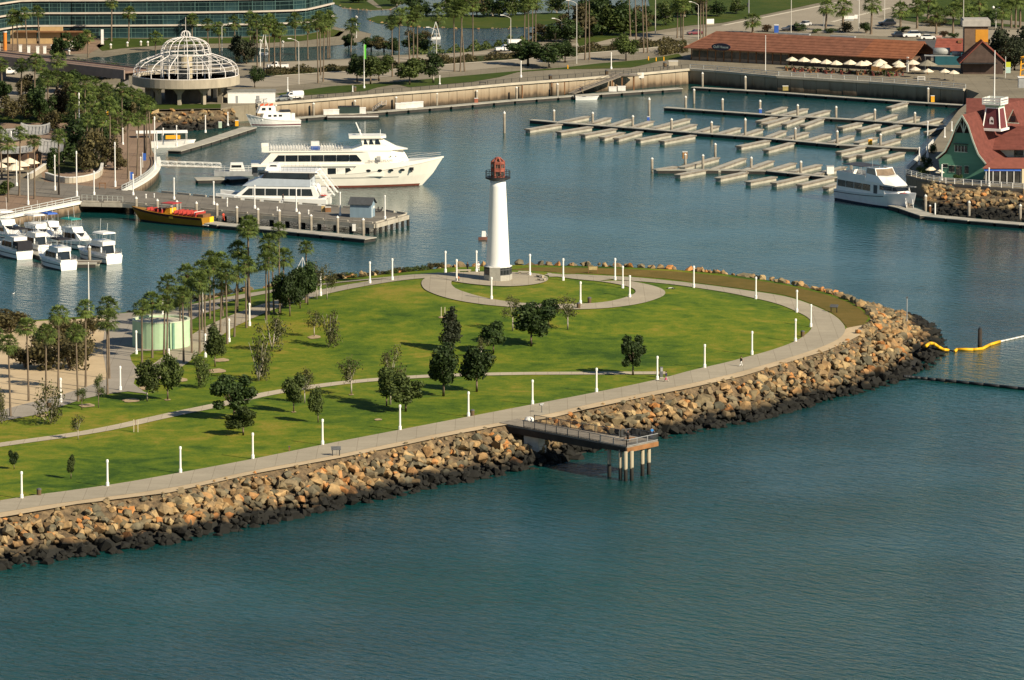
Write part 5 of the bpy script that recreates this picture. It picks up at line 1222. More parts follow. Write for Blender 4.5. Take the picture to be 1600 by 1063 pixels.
wh = obj('wheelhouse', MB().loft([[(20.2, -3.1, 8.1), (29.5, -2.9, 8.1), (33, -1.2, 8.1), (33, 1.2, 8.1), (29.5, 2.9, 8.1), (20.2, 3.1, 8.1)], [(23.0, -2.6, 9.1), (28.4, -2.5, 9.0), (30.5, -1.0, 8.7), (30.5, 1.0, 8.7), (28.4, 2.5, 9.0), (23.0, 2.6, 9.1)], [(22.6, -2.3, 10.7), (26.2, -2.2, 10.7), (26.6, -.9, 10.7), (26.6, .9, 10.7), (26.2, 2.2, 10.7), (22.6, 2.3, 10.7)]]), CREAM, Y)
for x0, x1 in ((23.2, 24.2), (24.4, 25.5), (25.7, 27.0)): sides('wheelhouse_window', sidewin(x0, x1, 2.52, 9.35, 10.45, .15, .5, .2), GLASS, wh)
obj('windscreen', MB().quad((27.9, -2.3, 9.3), (28.3, 2.3, 9.3), (26.85, 2.0, 10.5), (26.6, -2.0, 10.5)), mat('pale windscreen glass', (.12, .17, .22), .1, .1, spec=.6), wh)
obj('hardtop', MB().prism([(20.0, -2.9), (27, -2.9), (28.2, -1.5), (28.2, 1.5), (27, 2.9), (20.0, 2.9)], 10.7, 11.2), CREAM, Y)
mb = MB().bar((22.8, 0, 11.2), (21.6, 0, 14.0), .25).bar((23.6, -.3, 11.2), (23.6, -.3, 14.2), .06).bar((27, .6, 11.2), (27, .6, 12.3), .1).box((22.4, 0, 12.2), (.5, 1.8, .2)); obj('mast', mb, WHITE, Y)
sides('side_door', sidewin(26.0, 26.9, 4.05, 5.55, 6.9, 0, 0, .05), mat('grey door', (.35, .35, .33), .6, .1), Y)
mb = MB()
for x in (29.1, 30.3): mb.add([(x + .15*cos(a), -3.3 + (x - 29)*.45, 6.75 + .15*sin(a)) for a in [2*pi*q/8 for q in range(8)]], [tuple(range(8))])
obj('small_ports', mb, BLACK, Y)
text_mesh('ENDLESS DREAMS', .7, mat('dark lettering', (.05, .045, .05), .6, .1), Y, (26.8, -4.05, 5.85), (pi/2, 0, 0.17))
obj('bow_rail', MB().path([(31.5, -2.9, 6.4), (36, -1.9, 7.0), (YL - .6, 0, 7.2), (36, 1.9, 7.0), (31.5, 2.9, 6.4)], .06, 5).path([(31.5, -2.9, 6.0), (36, -1.9, 6.6), (YL - .6, 0, 6.8), (36, 1.9, 6.6), (31.5, 2.9, 6.0)], .05, 5), GREY, Y)
obj('anchor', MB().box((33.8, -2.65, 3.9), (.8, .2, .7)).box((33.8, -2.8, 3.7), (.3, .15, 1.0)), BLACK, Y)
obj('aft_stair', MB().box((-.6, -2, 3.6), (1.0, 1.5, 2.4)).box((-.8, 2, 3.2), (1.0, 1.5, 1.6)), DGREY, Y)
# ---- charter boat at the wall
def charter(P, rz, label, txt):
    b = thing('charter_boat', label, 'boat', P, rz)
    obj('hull', hull(13.2, 4.0, 1.4, 3.0, 1.6, 16, .5, .9, .82), GEL, b)
    obj('hull_stripe', stripe(13.2, 4.0, 1.4, 3.0, 1.6, .2, .5, .5, .9, .82, 16), mat('maroon stripe', (.12, .02, .03), .5, .1), b)
    obj('house', cab(2.5, 9.6, 1.65, 1.5, 3.3, .6, .1, .1), GEL, b)
    for i in range(3): sides('house_window', sidewin(4.6 + i*1.3, 5.4 + i*1.3, 1.58, 2.3, 2.8), GLASS, b)
    w2 = obj('wheelhouse', cab(6.0, 10.6, 1.5, 3.2, 4.9, .9, .2, .15), GEL, b)
    obj('front_window', MB().quad((10.15, -1.2, 3.95), (10.15, 1.2, 3.95), (9.85, 1.15, 4.6), (9.85, -1.15, 4.6)), GLASS, w2); sides('side_window', sidewin(8.6, 9.6, 1.44, 3.9, 4.55, 0, .2), GLASS, w2); sides('side_window', sidewin(7.2, 7.8, 1.44, 3.9, 4.55), GLASS, w2)
    mb = MB()
    for i in range(9): mb.box((6.6 + i*.38, -.8 + (i % 3)*.8, 5.1), (.34, .5, .4))
    obj('life_rafts', mb, mat('orange red life rafts', (.55, .1, .04), .7, .2), b)
    obj('bulwark', stripe(13.2, 4.0, 1.4, 3.0, 1.6, -.25, -.02, .5, .9, .82, 16, off=.06), WHITE, b)
    obj('bait_tank', MB().lathe([(.7, 1.4), (.7, 2.9)], 10, (1.8, -.4, 0)), WHITE2, b); obj('dark_tarp', MB().box((3.6, 0, 3.55), (2.4, 2.2, .4)), BLACK, b)
    text_mesh(txt, .55, MATS['dark lettering'], b, (8.6, -1.93, 2.35), (pi/2, 0, .1)); return b
P = g(468, 197, 0); b = charter(P + Vector((0, 2.0, 0)), pi + radians(12), 'white charter fishing boat with orange life rafts on top at the sea wall', 'SEA WOLF')
# ---- catamaran
P = g(512, 329, 0); P.y += 9
c = thing('catamaran_ferry', 'white and blue grey catamaran ferry with long dark windows behind the excursion pier', 'ferry', P, pi - radians(6)); c.scale = (1, 1, 1)
BG = mat('blue grey ferry paint', (.42, .47, .52), .4, .08)
for y in (-3.2, 3.2): obj('hull', MB().loft([[(x, y - bb, z), (x, y - bb*.8, -.5), (x, y + bb*.8, -.5), (x, y + bb, z)] for x, bb, z in ((0, 1.3, 1.8), (12, 1.4, 1.9), (19, 1.1, 2.2), (24, .15, 2.7))]), GEL, c)
obj('bridge_deck', MB().box((10, 0, 1.9), (20, 8.4, .5)), GEL, c)
obj('main_cabin', MB().loft([[(1.5, -4.1, 2.1), (20, -4.1, 2.1), (20, 4.1, 2.1), (1.5, 4.1, 2.1)], [(2.6, -3.9, 4.4), (17.0, -3.9, 4.4), (17.0, 3.9, 4.4), (2.6, 3.9, 4.4)]]), GEL, c)
for i in range(6): sides('cabin_window', sidewin(2.9 + i*2.6, 2.9 + (i + 1)*2.6 - .14, 4.06, 2.4, 3.9, .4 if i == 0 else 0, 1.6 if i == 5 else 0, .13), GLASS, c)
obj('upper_side', MB().loft([[(3.5, -4.0, 4.4), (18.2, -4.0, 4.4), (18.2, 4.0, 4.4), (3.5, 4.0, 4.4)], [(3.5, -3.9, 5.9), (14.6, -3.9, 6.1), (14.6, 3.9, 6.1), (3.5, 3.9, 5.9)]]), BG, c)
sides('upper_window_band', sidewin(4.0, 13.5, 3.96, 6.15, 7.2, 0, .8, .1), GLASS, c); obj('upper_cabin', cab(3.6, 14.2, 3.9, 5.9, 7.3, .9, .1, .1), BLACK, c)
obj('roof', MB().prism([(2.4, -3.6), (12.5, -3.6), (13.6, -2), (13.6, 2), (12.5, 3.6), (2.4, 3.6)], 7.3, 7.6), GEL, c)
obj('pilot_house', cab(10.6, 13.6, 1.6, 7.6, 9.0, .6, .2, .15), GEL, c); sides('pilot_window', sidewin(11.0, 12.9, 1.52, 8.0, 8.7, .1, .5, .06), GLASS, c)
obj('roof_rail', rails(2.6, 10.2, 3.5, 7.6, .9, 9), GREY, c)
mb = MB()
for q in (-2.6, 2.6):
    mb.bar((2.4, q, 7.6), (-1.6, q, 2.4), .18, .3)
    for k in range(9): mb.box((2.2 - k*.45, q, 7.3 - k*.58), (.4, 1.2, .07))
    mb.bar((2.4, q - .6, 8.4), (-1.6, q - .6, 3.3), .06)
obj('stair', mb, WHITE, c); obj('aft_rail', rails(-.6, 2.2, 3.9, 2.1, 1.1, 5, True, 3), WHITE, c); obj('life_ring', MB().lathe([(.6, -.08), (.7, 0), (.6, .08), (.35, 0)], 12, (0.6, 4.1, 2.6)), RED, c); obj('white_stern_box', MB().box((.7, 2.8, 3.2), (1.2, 1.6, 2.2)), GEL, c)
# ---- yellow speedboat
Pq = g(192, 344, 0) - g(300, 354, 0); P = g(314, 356.2, 0) + Vector((-Pq.y, Pq.x, 0)).normalized()*-2.3
b = thing('speedboat_tour', 'long yellow speedboat with red seats at the excursion pier', 'boat', P, pi - radians(-9)); YB = mat('yellow boat hull', (.28, .14, .012), .45, .12, .5)
b.rotation_euler = (0, 0, atan2(Pq.y, Pq.x))
obj('hull', hull(20.2, 4.4, 2.0, 2.9, 2.8, 16, .45, .95, .72), YB, b); obj('boot_stripe', stripe(20.2, 4.4, 2.0, 2.9, 2.8, .0, .3, .45, .95, .72, 16), BLACK, b)
obj('gunwale_band', stripe(20.2, 4.4, 2.0, 2.9, 2.8, -.5, -.02, .45, .95, .72, 16, 0.02, .96, .05), mat('dark maroon band', (.06, .015, .02), .5, .2), b)
mb = MB()
for i in range(13):
    if i in (6, 7): continue
    mb.box((2.2 + i*1.12, 0, 2.3), (.5, 3.4 - max(0, i - 9)*.5, .45)).box((1.9 + i*1.12, 0, 2.7), (.14, 3.4 - max(0, i - 9)*.5, .6))
obj('bench_seats', mb, mat('red vinyl', (.38, .05, .04), .5, .2), b)
obj('canopy', MB().box((9.6, 0, 4.3), (3.2, 3.0, .12)), RED, b)
mb = MB()
for x in (8.2, 11): 
    for y in (-1.4, 1.4): mb.bar((x, y, 2.0), (x, y, 4.3), .08)
obj('canopy_frame', mb, WHITE2, b); obj('console', cab(9.0, 10.6, 1.1, 2.2, 3.3, .4, .1, .1), ORANGE, b); sides('side_panel', sidewin(7.4, 8.6, 2.16, 1.3, 2.4), ORANGE, b)
obj('stern_panel', MB().quad((-.04, -2.0, .5), (-.04, -.6, .5), (-.04, -.6, 1.95), (-.04, -2.0, 1.95)), mat('bright yellow panel', (.7, .48, .02), .5, .05), b); obj('engine_cover', MB().box((.9, 0, 2.3), (1.4, 2.6, .6)), BROWN, b); obj('swim_platform', MB().box((-.7, 0, .5), (1.5, 3.6, .15)), WHITE2, b); obj('tow_bar', MB().path([(2.2, -1.6, 2.0), (2.2, -1.6, 3.0), (2.2, 1.6, 3.0), (2.2, 1.6, 2.0)], .07, 5), WHITE, b)
# ---- tour boat at right
P = g(1303, 312, 0); P2 = g(1405, 333, 0); d = P2 - P
tb = thing('tour_boat', 'white two-deck tour boat with tinted windows moored by the green restaurant', 'boat', P + Vector((2.4, 1.6, 0)), atan2(d.y, d.x)*.93); TL = d.length - 1.8; tb.scale = (1.05, 1.12, 1.14)
GB = mat('light grey boat side', (.76, .76, .75), .4, .06)
obj('hull', hull(TL, 5.6, 2.1, 3.4, 1.6, 16, .55, .95, .86), GB, tb); obj('boot_stripe', stripe(TL, 5.6, 2.1, 3.4, 1.6, 0.0, .35, .55, .95, .86, 16), mat('dark blue stripe', (.01, .015, .04), .5, .1), tb)
obj('sheer_stripe', stripe(TL, 5.6, 2.1, 3.4, 1.6, -.55, -.42, .55, .95, .86, 16, 0, .7), MATS['dark blue stripe'], tb)
f = TL/19.0
obj('main_cabin', MB().loft([[(.6*f, -2.6, 2.0), (13.6*f, -2.6, 2.3), (16.2*f, -1.4, 2.5), (16.2*f, 1.4, 2.5), (13.6*f, 2.6, 2.3), (.6*f, 2.6, 2.0)], [(.9*f, -2.5, 4.7), (13.0*f, -2.5, 4.5), (14.8*f, -1.3, 4.3), (14.8*f, 1.3, 4.3), (13.0*f, 2.5, 4.5), (.9*f, 2.5, 4.7)]]), GEL, tb)
for i in range(4): sides('cabin_window', sidewin((1.0 + i*2.2)*f, (1.0 + (i + 1)*2.2)*f - .12, 2.56, 2.8, 4.0, 0, 0, .04), GLASS, tb)
sides('cabin_door', sidewin(10.6*f, 11.6*f, 2.56, 2.5, 4.1), DGREY, tb)
obj('front_window', MB().add([(12.2*f, -2.62, 3.4), (13.3*f, -2.6, 3.4), (15.65*f, -1.4, 3.35), (15.65*f, 1.4, 3.35), (13.3*f, 2.6, 3.4), (12.2*f, -2.6, 4.2), (13.15*f, -2.57, 4.2), (15.0*f, -1.37, 4.05), (15.0*f, 1.37, 4.05), (13.15*f, 2.57, 4.2)], [(0, 1, 6, 5), (1, 2, 7, 6), (2, 3, 8, 7), (3, 4, 9, 8)]), GLASS, tb)
obj('sloping_coachroof', MB().loft([[(8.2*f, -2.55, 4.6), (13.4*f, -2.6, 4.5), (15.2*f, -1.4, 4.25), (15.2*f, 1.4, 4.25), (13.4*f, 2.6, 4.5), (8.2*f, 2.55, 4.6)], [(8.4*f, -2.3, 6.0), (11.4*f, -2.3, 5.8), (12.4*f, -1.2, 5.6), (12.4*f, 1.2, 5.6), (11.4*f, 2.3, 5.8), (8.4*f, 2.3, 6.0)]]), GEL, tb)
obj('flybridge_side', MB().loft([[(0.7*f, s*2.5 - .06, 4.6), (8.3*f, s*2.5 - .06, 4.6), (8.3*f, s*2.5 + .06, 4.6), (0.7*f, s*2.5 + .06, 4.6)], [(0.9*f, s*2.4 - .06, 5.7), (8.3*f, s*2.4 - .06, 5.9), (8.3*f, s*2.4 + .06, 5.9), (0.9*f, s*2.4 + .06, 5.7)]][0:2]) if 0 else MB().box((4.4*f, -2.45, 5.1), (7.6*f, .12, .95)).box((4.4*f, 2.45, 5.1), (7.6*f, .12, .95)).box((.75*f, 0, 5.1), (.12, 4.8, .95)), GEL, tb)
obj('windscreen', MB().add([(8.2*f, -2.2, 5.95), (11.0*f, -2.2, 5.85), (11.6*f, 0, 5.8), (11.0*f, 2.2, 5.85), (8.2*f, 2.2, 5.95), (8.2*f, -2.0, 7.0), (10.4*f, -2.0, 7.0), (10.9*f, 0, 7.0), (10.4*f, 2.0, 7.0), (8.2*f, 2.0, 7.0)], [(0, 1, 6, 5), (1, 2, 7, 6), (2, 3, 8, 7), (3, 4, 9, 8)]), mat('bronze windscreen', (.2, .15, .1), .15, .2, spec=.6), tb)
obj('windscreen_frame', MB().path([(8.2*f, -2.2, 5.9), (8.2*f, -2.0, 7.05), (10.4*f, -2.0, 7.05), (10.9*f, 0, 7.05), (10.4*f, 2.0, 7.05), (8.2*f, 2.0, 7.05), (8.2*f, 2.2, 5.9)], .12, 6).bar((10.4*f, -2.0, 7.0), (11.0*f, -2.2, 5.85), .15).bar((10.4*f, 2.0, 7.0), (11.0*f, 2.2, 5.85), .15), GEL, tb)
obj('bimini', MB().box((4.2*f, .2, 7.0), (5.6*f, 4.4, .1)), mat('dark canvas', (.04, .045, .06), .8, .2), tb)
mb = MB()
for x in (1.6, 4.2, 6.8):
    for y in (-2.1, 2.2): mb.bar((x*f, y, 5.5), (x*f, y, 7.0), .06)
mb.bar((7.4*f, 0, 7), (7.4*f, 0, 8.6), .05); obj('bimini_frame', mb, GREY, tb); obj('pulpit', MB().path([(14.8*f, -1.9, 4.1), (TL - .3, -.2, 4.5), (TL - .3, .2, 4.5), (14.8*f, 1.9, 4.1)], .06, 5).path([(14.8*f, -1.9, 3.2), (14.8*f, -1.9, 4.1)], .06, 5), GREY, tb); obj('deck_hatch', MB().box((16.4*f, -.6, 3.0), (1.2, 1.0, .3)), RED, tb)
# ---- cabin cruisers at left
def cruiser(P, rz, L_, label, canvas, fly=True, z=1.0, awn=None):
    b = thing('cabin_cruiser', label, 'boat', P, rz); b.scale = (.97, 1.0, 1.1); B = L_*.31
    obj('hull', hull(L_, B, 1.5, 2.2, 1.4, 14, .5, .94, .84), GEL, b); obj('hull_stripe', stripe(L_, B, 1.5, 2.2, 1.4, .9, 1.05, .5, .94, .84, 14), MATS['dark blue stripe'], b); obj('boot_stripe', stripe(L_, B, 1.5, 2.2, 1.4, 0, .25, .5, .94, .84, 14), BLACK, b)
    obj('cabin', MB().loft([[(L_*.16, -B*.42, 1.5), (L_*.7, -B*.4, 1.7), (L_*.84, 0, 1.9), (L_*.7, B*.4, 1.7), (L_*.16, B*.42, 1.5)], [(L_*.18, -B*.38, 3.2), (L_*.52, -B*.36, 3.2), (L_*.58, 0, 3.2), (L_*.52, B*.36, 3.2), (L_*.18, B*.38, 3.2)]]), GEL, b)
    for i in range(3): sides('cabin_window', sidewin(L_*(.2 + i*.12), L_*(.31 + i*.12), B*.41, 2.05, 3.0, 0, .2*i, .05), GLASS, b)
    obj('dark_cockpit_opening', MB().quad((L_*.16 - .05, -B*.33, 1.7), (L_*.16 - .05, B*.33, 1.7), (L_*.178 - .05, B*.33, 3.05), (L_*.178 - .05, -B*.33, 3.05)), GLASS, b); obj('cockpit_sole', MB().box((L_*.08, 0, 1.54), (L_*.15, B*.74, .06)), BROWN, b)  # flat dark pane paints the shade inside the open cockpit entrance
    obj('windscreen', MB().add([(L_*.6, -B*.35, 2.5), (L_*.69, 0, 2.5), (L_*.6, B*.35, 2.5), (L_*.54, -B*.33, 3.1), (L_*.61, 0, 3.1), (L_*.54, B*.33, 3.1)], [(0, 1, 4, 3), (1, 2, 5, 4)]), GLASS, b)
    obj('cockpit_panel', MB().box((.06, 0, 1.6), (.1, B*.8, .5)).box((L_*.08, -B*.42, 1.75), (L_*.16, .08, .45)).box((L_*.08, B*.42, 1.75), (L_*.16, .08, .45)), GEL, b)
    if fly:
        obj('flybridge', MB().loft([[(L_*.14, -B*.36, 3.2), (L_*.48, -B*.34, 3.2), (L_*.48, B*.34, 3.2), (L_*.14, B*.36, 3.2)], [(L_*.14, -B*.36, 3.9), (L_*.44, -B*.36, 4.0), (L_*.44, B*.36, 4.0), (L_*.14, B*.36, 3.9)]]), GEL, b)
        obj('bimini', MB().loft([[(L_*.12, -B*.38, 5.3), (L_*.42, -B*.36, 5.3), (L_*.42, B*.36, 5.3), (L_*.12, B*.38, 5.3)], [(L_*.14, -B*.3, 5.55), (L_*.40, -B*.3, 5.55), (L_*.40, B*.3, 5.55), (L_*.14, B*.3, 5.55)]]), canvas, b)
        mb = MB()
        for x in (.14, .28, .42):
            for y in (-.36, .36): mb.bar((L_*x, B*y, 3.9), (L_*x, B*y, 5.3), .05)
        obj('bimini_frame', mb, GREY, b); obj('rail', rails(L_*.02, L_*.16, B*.45, 1.7, .8, 3), GREY, b)
        obj('antenna', MB().bar((L_*.3, B*.2, 4), (L_*.26, B*.2, 8), .04).bar((L_*.3, -B*.2, 4), (L_*.27, -B*.2, 7), .04), WHITE, b)
    if awn: obj('aft_canvas', MB().box((L_*.07, 0, 2.5), (L_*.2, B*.86, 1.5), 0, (.8, .9)), awn, b)
    obj('pulpit', MB().path([(L_*.7, -B*.38, 2.9), (L_*.95, 0, 3.1), (L_*.7, B*.38, 2.9)], .04, 5).bar((L_*.7, -B*.38, 1.9), (L_*.7, -B*.38, 2.9), .04).bar((L_*.95, 0, 2.1), (L_*.95, 0, 3.1), .04).bar((L_*.7, B*.38, 1.9), (L_*.7, B*.38, 2.9), .04), GREY, b)
    return b
BCAN = mat('black canvas', (.015, .015, .02), .8, .2)
rz_ = radians(122)
def stern(px, py, dx=0): return g(px, py, 0) + Vector((0, 1.2, 0))
cruiser(stern(107, 424), rz_, 13.0, 'white cabin cruiser with windowed stern nearest in the left marina', BCAN, True)
cruiser(stern(178, 414), rz_ + .1, 13.5, 'white cabin cruiser with open wooden cockpit furthest right in the left marina', WHITE, True, awn=None)
cruiser(stern(38, 407), rz_, 13.0, 'white cabin cruiser with black canvas stern cover at far left', BCAN, True, awn=BCAN)
cruiser(g(96, 385, 0), rz_ - pi + .2, 12.0, 'white cabin cruiser with teal canvas top in the middle of the left marina', TEAL, True)
cruiser(g(40, 378, 0), rz_ - pi + .1, 13.0, 'white cabin cruiser with grey top moored behind the others', WHITE2, True)
cruiser(stern(70, 400), rz_ + .05, 11.5, 'white sport boat with arched white hoop squeezed between the cruisers', WHITE2, True)
cruiser(g(68, 376, 0), rz_ - pi, 10.5, 'small white cruiser with blue canopy in the back row of the left marina', BLUE, True)
cruiser(g(-8, 372, 0), rz_ - pi, 14.0, 'tall white cruiser partly cut by the left edge of the picture', WHITE, True)
s = thing('sailboat', 'small sailing boat with white sail at the left edge of the picture', 'sailboat', g(1, 490, 0), radians(190)); obj('hull', hull(5, 1.8, .5, .8, .6, 10), GEL, s); obj('sail', MB().loft([[(2.6, 0, .9), (2.2, .05, 5.2), (.4, .1, 1.0)], [(2.6, .02, .9), (2.2, .07, 5.2), (.4, .12, 1.0)]]), WHITE, s); obj('mast', MB().tube((2.7, 0, .3), (2.5, 0, 5.6), .05, n=6), GREY, s)
s = thing('sail_dinghy', 'small white dinghy with square white frame drifting left of the lighthouse', 'dinghy', g(747.5, 374.5, 0), .05); obj('hull', hull(2.4, 1.1, .45, .6, .3, 8), mat('dull red hull', (.16, .07, .05), .7, .2), s); obj('sail_panel', MB().box((1.1, 0, 1.15), (.85, .06, 1.2), 0, (.85, 1)), WHITE, s); obj('frame', MB().bar((1.6, 0, .5), (1.45, 0, 1.7), .05).bar((2.0, 0, .5), (1.45, 0, 1.65), .05), WHITE2, s)
s = thing('motor_skiff', 'small white motorboat at the foot of the long gangway', 'motorboat', g(899, 156, 0), .08); obj('hull', hull(6.0, 2.2, .7, 1.0, .8, 10, .45), GEL, s); obj('windscreen', MB().quad((2.8, -.8, .9), (2.8, .8, .9), (2.5, .7, 1.4), (2.5, -.7, 1.4)), GLASS, s); obj('outboard', MB().box((-.2, 0, .8), (.4, .5, .8)), BLACK, s)
person(g(906.5, 146.2, DZ + .1), 1.2, NAVY, NAVY, 'person in navy standing on the float beside the small motorboat')
person(g(909.5, 146, DZ + .1), -1.2, BLK, KHA, 'person in dark jacket and tan trousers on the float beside the motorboat')
s = thing('pontoon_boat', 'grey pontoon boat with white cabin left of the dinner yacht', 'boat', g(366, 274, 0), .05); obj('hull', MB().box((0, 0, .4), (9, 3.4, 1.2)), GREY, s); obj('cabin', cab(-1, 2.4, 1.2, 1.0, 2.8, .5, .2, .1), WHITE, s); sides('cabin_window', sidewin(-.6, 1.6, 1.15, 1.8, 2.4), GLASS, s); obj('rail', rails(-4.3, 4.3, 1.6, 1.0, .9, 8), WHITE2, s)
s = thing('water_taxi', 'small white water taxi moored at the catamaran bow', 'boat', g(389, 289, 0), .1); obj('hull', hull(7, 2.6, .9, 1.5, 1.0, 10), GEL, s); obj('cabin', cab(2.0, 4.6, 1.0, .9, 3.0, .6, .1, .1), WHITE, s); obj('roof', MB().box((3.0, 0, 3.1), (3.6, 2.2, .12)), WHITE, s); sides('cabin_window', sidewin(2.4, 4.2, .97, 1.9, 2.7, 0, .4, .05), GLASS, s)
s = thing('excursion_boat', 'long white canopied boat with yellow trim behind the palms by the dome', 'boat', g(205, 232, 0) + Vector((0, 2, 0)), radians(7)); obj('hull', hull(15, 4, 1.3, 1.7, 1.2, 12), GEL, s); obj('canopy', MB().loft([[(1 + q, -1.9, 3.4), (1 + q, 0, 3.9), (1 + q, 1.9, 3.4)] for q in (0, 6, 12)]), WHITE, s); obj('yellow_panel', MB().box((9.5, -2.0, 2.5), (3.4, .08, .9)), ORANGE, s)
mb = MB()
for x in (1.2, 4, 7, 10, 12.8):
    for y in (-1.8, 1.8): mb.bar((x, y, 1.3), (x, y, 3.4), .08)
obj('canopy_frame', mb, WHITE2, s)
gull = thing('gull', 'white gull floating on the water at the left', 'bird', g(21, 460, 0)); obj('body', MB().loft([[(-.3, 0, .12), (-.3, .02, .12), (-.3, .02, .14)], [(0, -.12, .02), (0, .12, .02), (0, 0, .22)], [(.18, -.06, .1), (.18, .06, .1), (.18, 0, .22)]]), WHITE, gull, True); obj('head', MB().lathe([(.02, -.08), (.08, 0), (.02, .08)], 8, (.2, 0, .3)), WHITE, gull, True)

s = thing('slim_flagpole', 'very tall thin white pole on the park shore behind the palms', 'flagpole', on(139, 493)); hh = ztop(s.location, 412) - s.location.z; obj('pole', MB().tube((0, 0, -.2), (0, 0, hh), .12, .07, 7), WHITE, s); obj('finial', MB().lathe([(.02, hh), (.13, hh + .12), (.02, hh + .25)], 8), WHITE, s)
s = thing('sail_sculpture', 'thin white A-shaped sail frame afloat behind the park palms', 'sculpture', g(471, 428, 0)); obj('float', MB().box((0, 0, .3), (2.2, 1.1, .5)), WHITE, s); obj('frame', MB().bar((-1.1, 0, .5), (.3, 0, 3.3), .09).bar((1.1, 0, .5), (.3, 0, 3.3), .09).bar((.1, 0, .5), (.3, 0, 3.3), .07), WHITE, s)
# ================================================================== TOWN GROUND: roads, lawns, lagoon, planting beds
ALLOFF = [0.0]
def sheet(name, pix, m, off): return flat(name, pix, m, off)
LAGW = None
def lagoon_mat():
    m, t, b = node_mat('lagoon water'); pos = N(t, 'NewGeometry').outputs['Position']
    b.inputs['Base Color'].default_value = (.007, .03, .033, 1); b.inputs['Specular IOR Level'].default_value = .14; b.inputs['Roughness'].default_value = .12; b.inputs['IOR'].default_value = 1.33
    n = N(t, 'TexNoise', Scale=.8, Detail=3.0); t.links.new(pos, n.inputs['Vector']); bp = N(t, 'Bump', Strength=.9, Distance=.35); t.links.new(n.outputs[0], bp.inputs['Height']); t.links.new(bp.outputs[0], b.inputs['Normal']); return m
LAGW = lagoon_mat()
sheet('lagoon_water', [(-320, 92), (0, 92), (110, 97), (150, 89), (200, 82), (250, 76), (330, 73), (416, 73), (480, 72), (530, 69), (560, 64), (578, 59), (580, 53), (560, 48), (530, 44), (512, 38), (507, 20), (510, 5), (505, -60), (560, -60), (560, 0), (530, 8), (535, 14), (580, 17), (610, 16), (640, 0), (700, -40), (1010, -40), (1015, 10), (960, 45), (900, 52), (870, 50), (800, 70), (750, 80), (690, 84), (600, 87), (540, 92), (480, 95), (415, 97), (330, 100), (215, 103), (207, 108), (0, 118), (-320, 120)], LAGW, .02)
sheet('lagoon_island', [(572, 30), (590, 25), (640, 24), (720, 24), (800, 23), (860, 20), (890, 22), (880, 34), (840, 42), (760, 45), (690, 44), (640, 42), (590, 37)], LAWN2, .05)
sheet('lagoon_bank_lawn', [(505, -60), (690, -60), (690, -30), (640, 0), (610, 14), (585, 16), (560, 15), (535, 12), (520, 6)], LAWN2, .05)
sheet('lagoon_bank_path', [(572, 2), (590, 13), (597, 13), (582, 0), (575, -20), (566, -20)], GROUNDM, .08)
sheet('waterside_path', [(150, 89), (180, 82), (220, 75), (250, 72), (330, 69), (416, 68), (470, 65), (520, 58), (530, 50), (545, 49), (565, 52), (578, 56), (579, 60), (562, 66), (530, 71), (480, 74), (416, 75), (330, 75.5), (250, 78), (200, 84), (165, 90)], GROUNDM, .05)
sheet('hotel_lawn', [(150, 72), (170, 60), (230, 61), (330, 60), (416, 58), (473, 56), (490, 52), (520, 46), (538, 50), (530, 57), (470, 64.5), (416, 67.5), (330, 68.5), (250, 71.5), (190, 76), (160, 80)], LAWN2, .05)
sheet('hotel_terrace', [(-320, 80), (0, 72), (60, 62), (150, 60), (165, 70), (140, 84), (0, 88), (-320, 95)], BRICKP, .05)
# street lawns, roads, hedge median
sheet('street_lawn', [(430, 147), (520, 135), (600, 130), (700, 121), (800, 112), (880, 106), (930, 100), (1000, 94), (1040, 88), (1060, 84), (1068, 91), (1030, 96), (1005, 102), (985, 106), (930, 108), (870, 109), (810, 113), (780, 121), (740, 128), (640, 137), (620, 132), (590, 137), (570, 143), (500, 148), (445, 151)], LAWN2, .05)
sheet('near_road', [(-320, 170), (0, 152), (200, 140), (330, 136), (430, 136), (520, 127), (600, 121), (712, 112), (800, 104), (900, 94), (980, 85), (1075, 75), (1076, 69), (1000, 77), (900, 85), (800, 94), (712, 100), (612, 109), (520, 113), (430, 119), (330, 126), (200, 133), (0, 142), (-320, 155)], ROADM, .03)
sheet('hedge_bed', [(410, 119), (430, 118.5), (520, 112), (612, 108), (712, 99), (800, 93), (900, 84), (1000, 76), (1073, 68), (1073, 64), (1000, 67.5), (900, 75.5), (800, 84), (700, 91), (612, 99.5), (540, 104.5), (430, 110), (410, 111)], HEDGE, .05)
sheet('far_road', [(-320, 135), (200, 118), (330, 111), (430, 108), (540, 103), (612, 98), (700, 89.5), (800, 82), (900, 73.5), (1000, 65), (1073, 62), (1150, 54), (1200, 46), (1260, 50), (1330, 55), (1440, 60), (1700, 70), (1900, 72), (1900, 52), (1700, 49), (1500, 46), (1400, 36), (1370, 27), (1420, 10), (1500, -14), (1400, -14), (1330, 0), (1260, 14), (1200, 26), (1130, 40), (1100, 44), (1000, 56), (900, 68), (800, 78), (700, 84), (612, 91), (540, 94), (430, 98), (330, 101), (200, 108), (-320, 122)], ROADM, .04)
sheet('roadside_lawn', [(905, 73), (960, 60), (1000, 52), (1080, 40), (1130, 36), (1200, 22), (1260, 9), (1340, -8), (1340, -60), (1000, -60), (1015, 10), (975, 40), (900, 60)], LAWN2, .06)
sheet('far_park_lawn', [(1400, 30), (1420, 14), (1500, -14), (1560, -60), (1900, -60), (1900, 48), (1700, 46), (1500, 40), (1430, 35)], LAWN2, .06)
sheet('far_park_path', [(1440, 26), (1480, 30), (1560, 37), (1640, 45), (1900, 60), (1900, 53), (1640, 39), (1560, 31), (1480, 25), (1445, 22)], GROUNDM, .09)
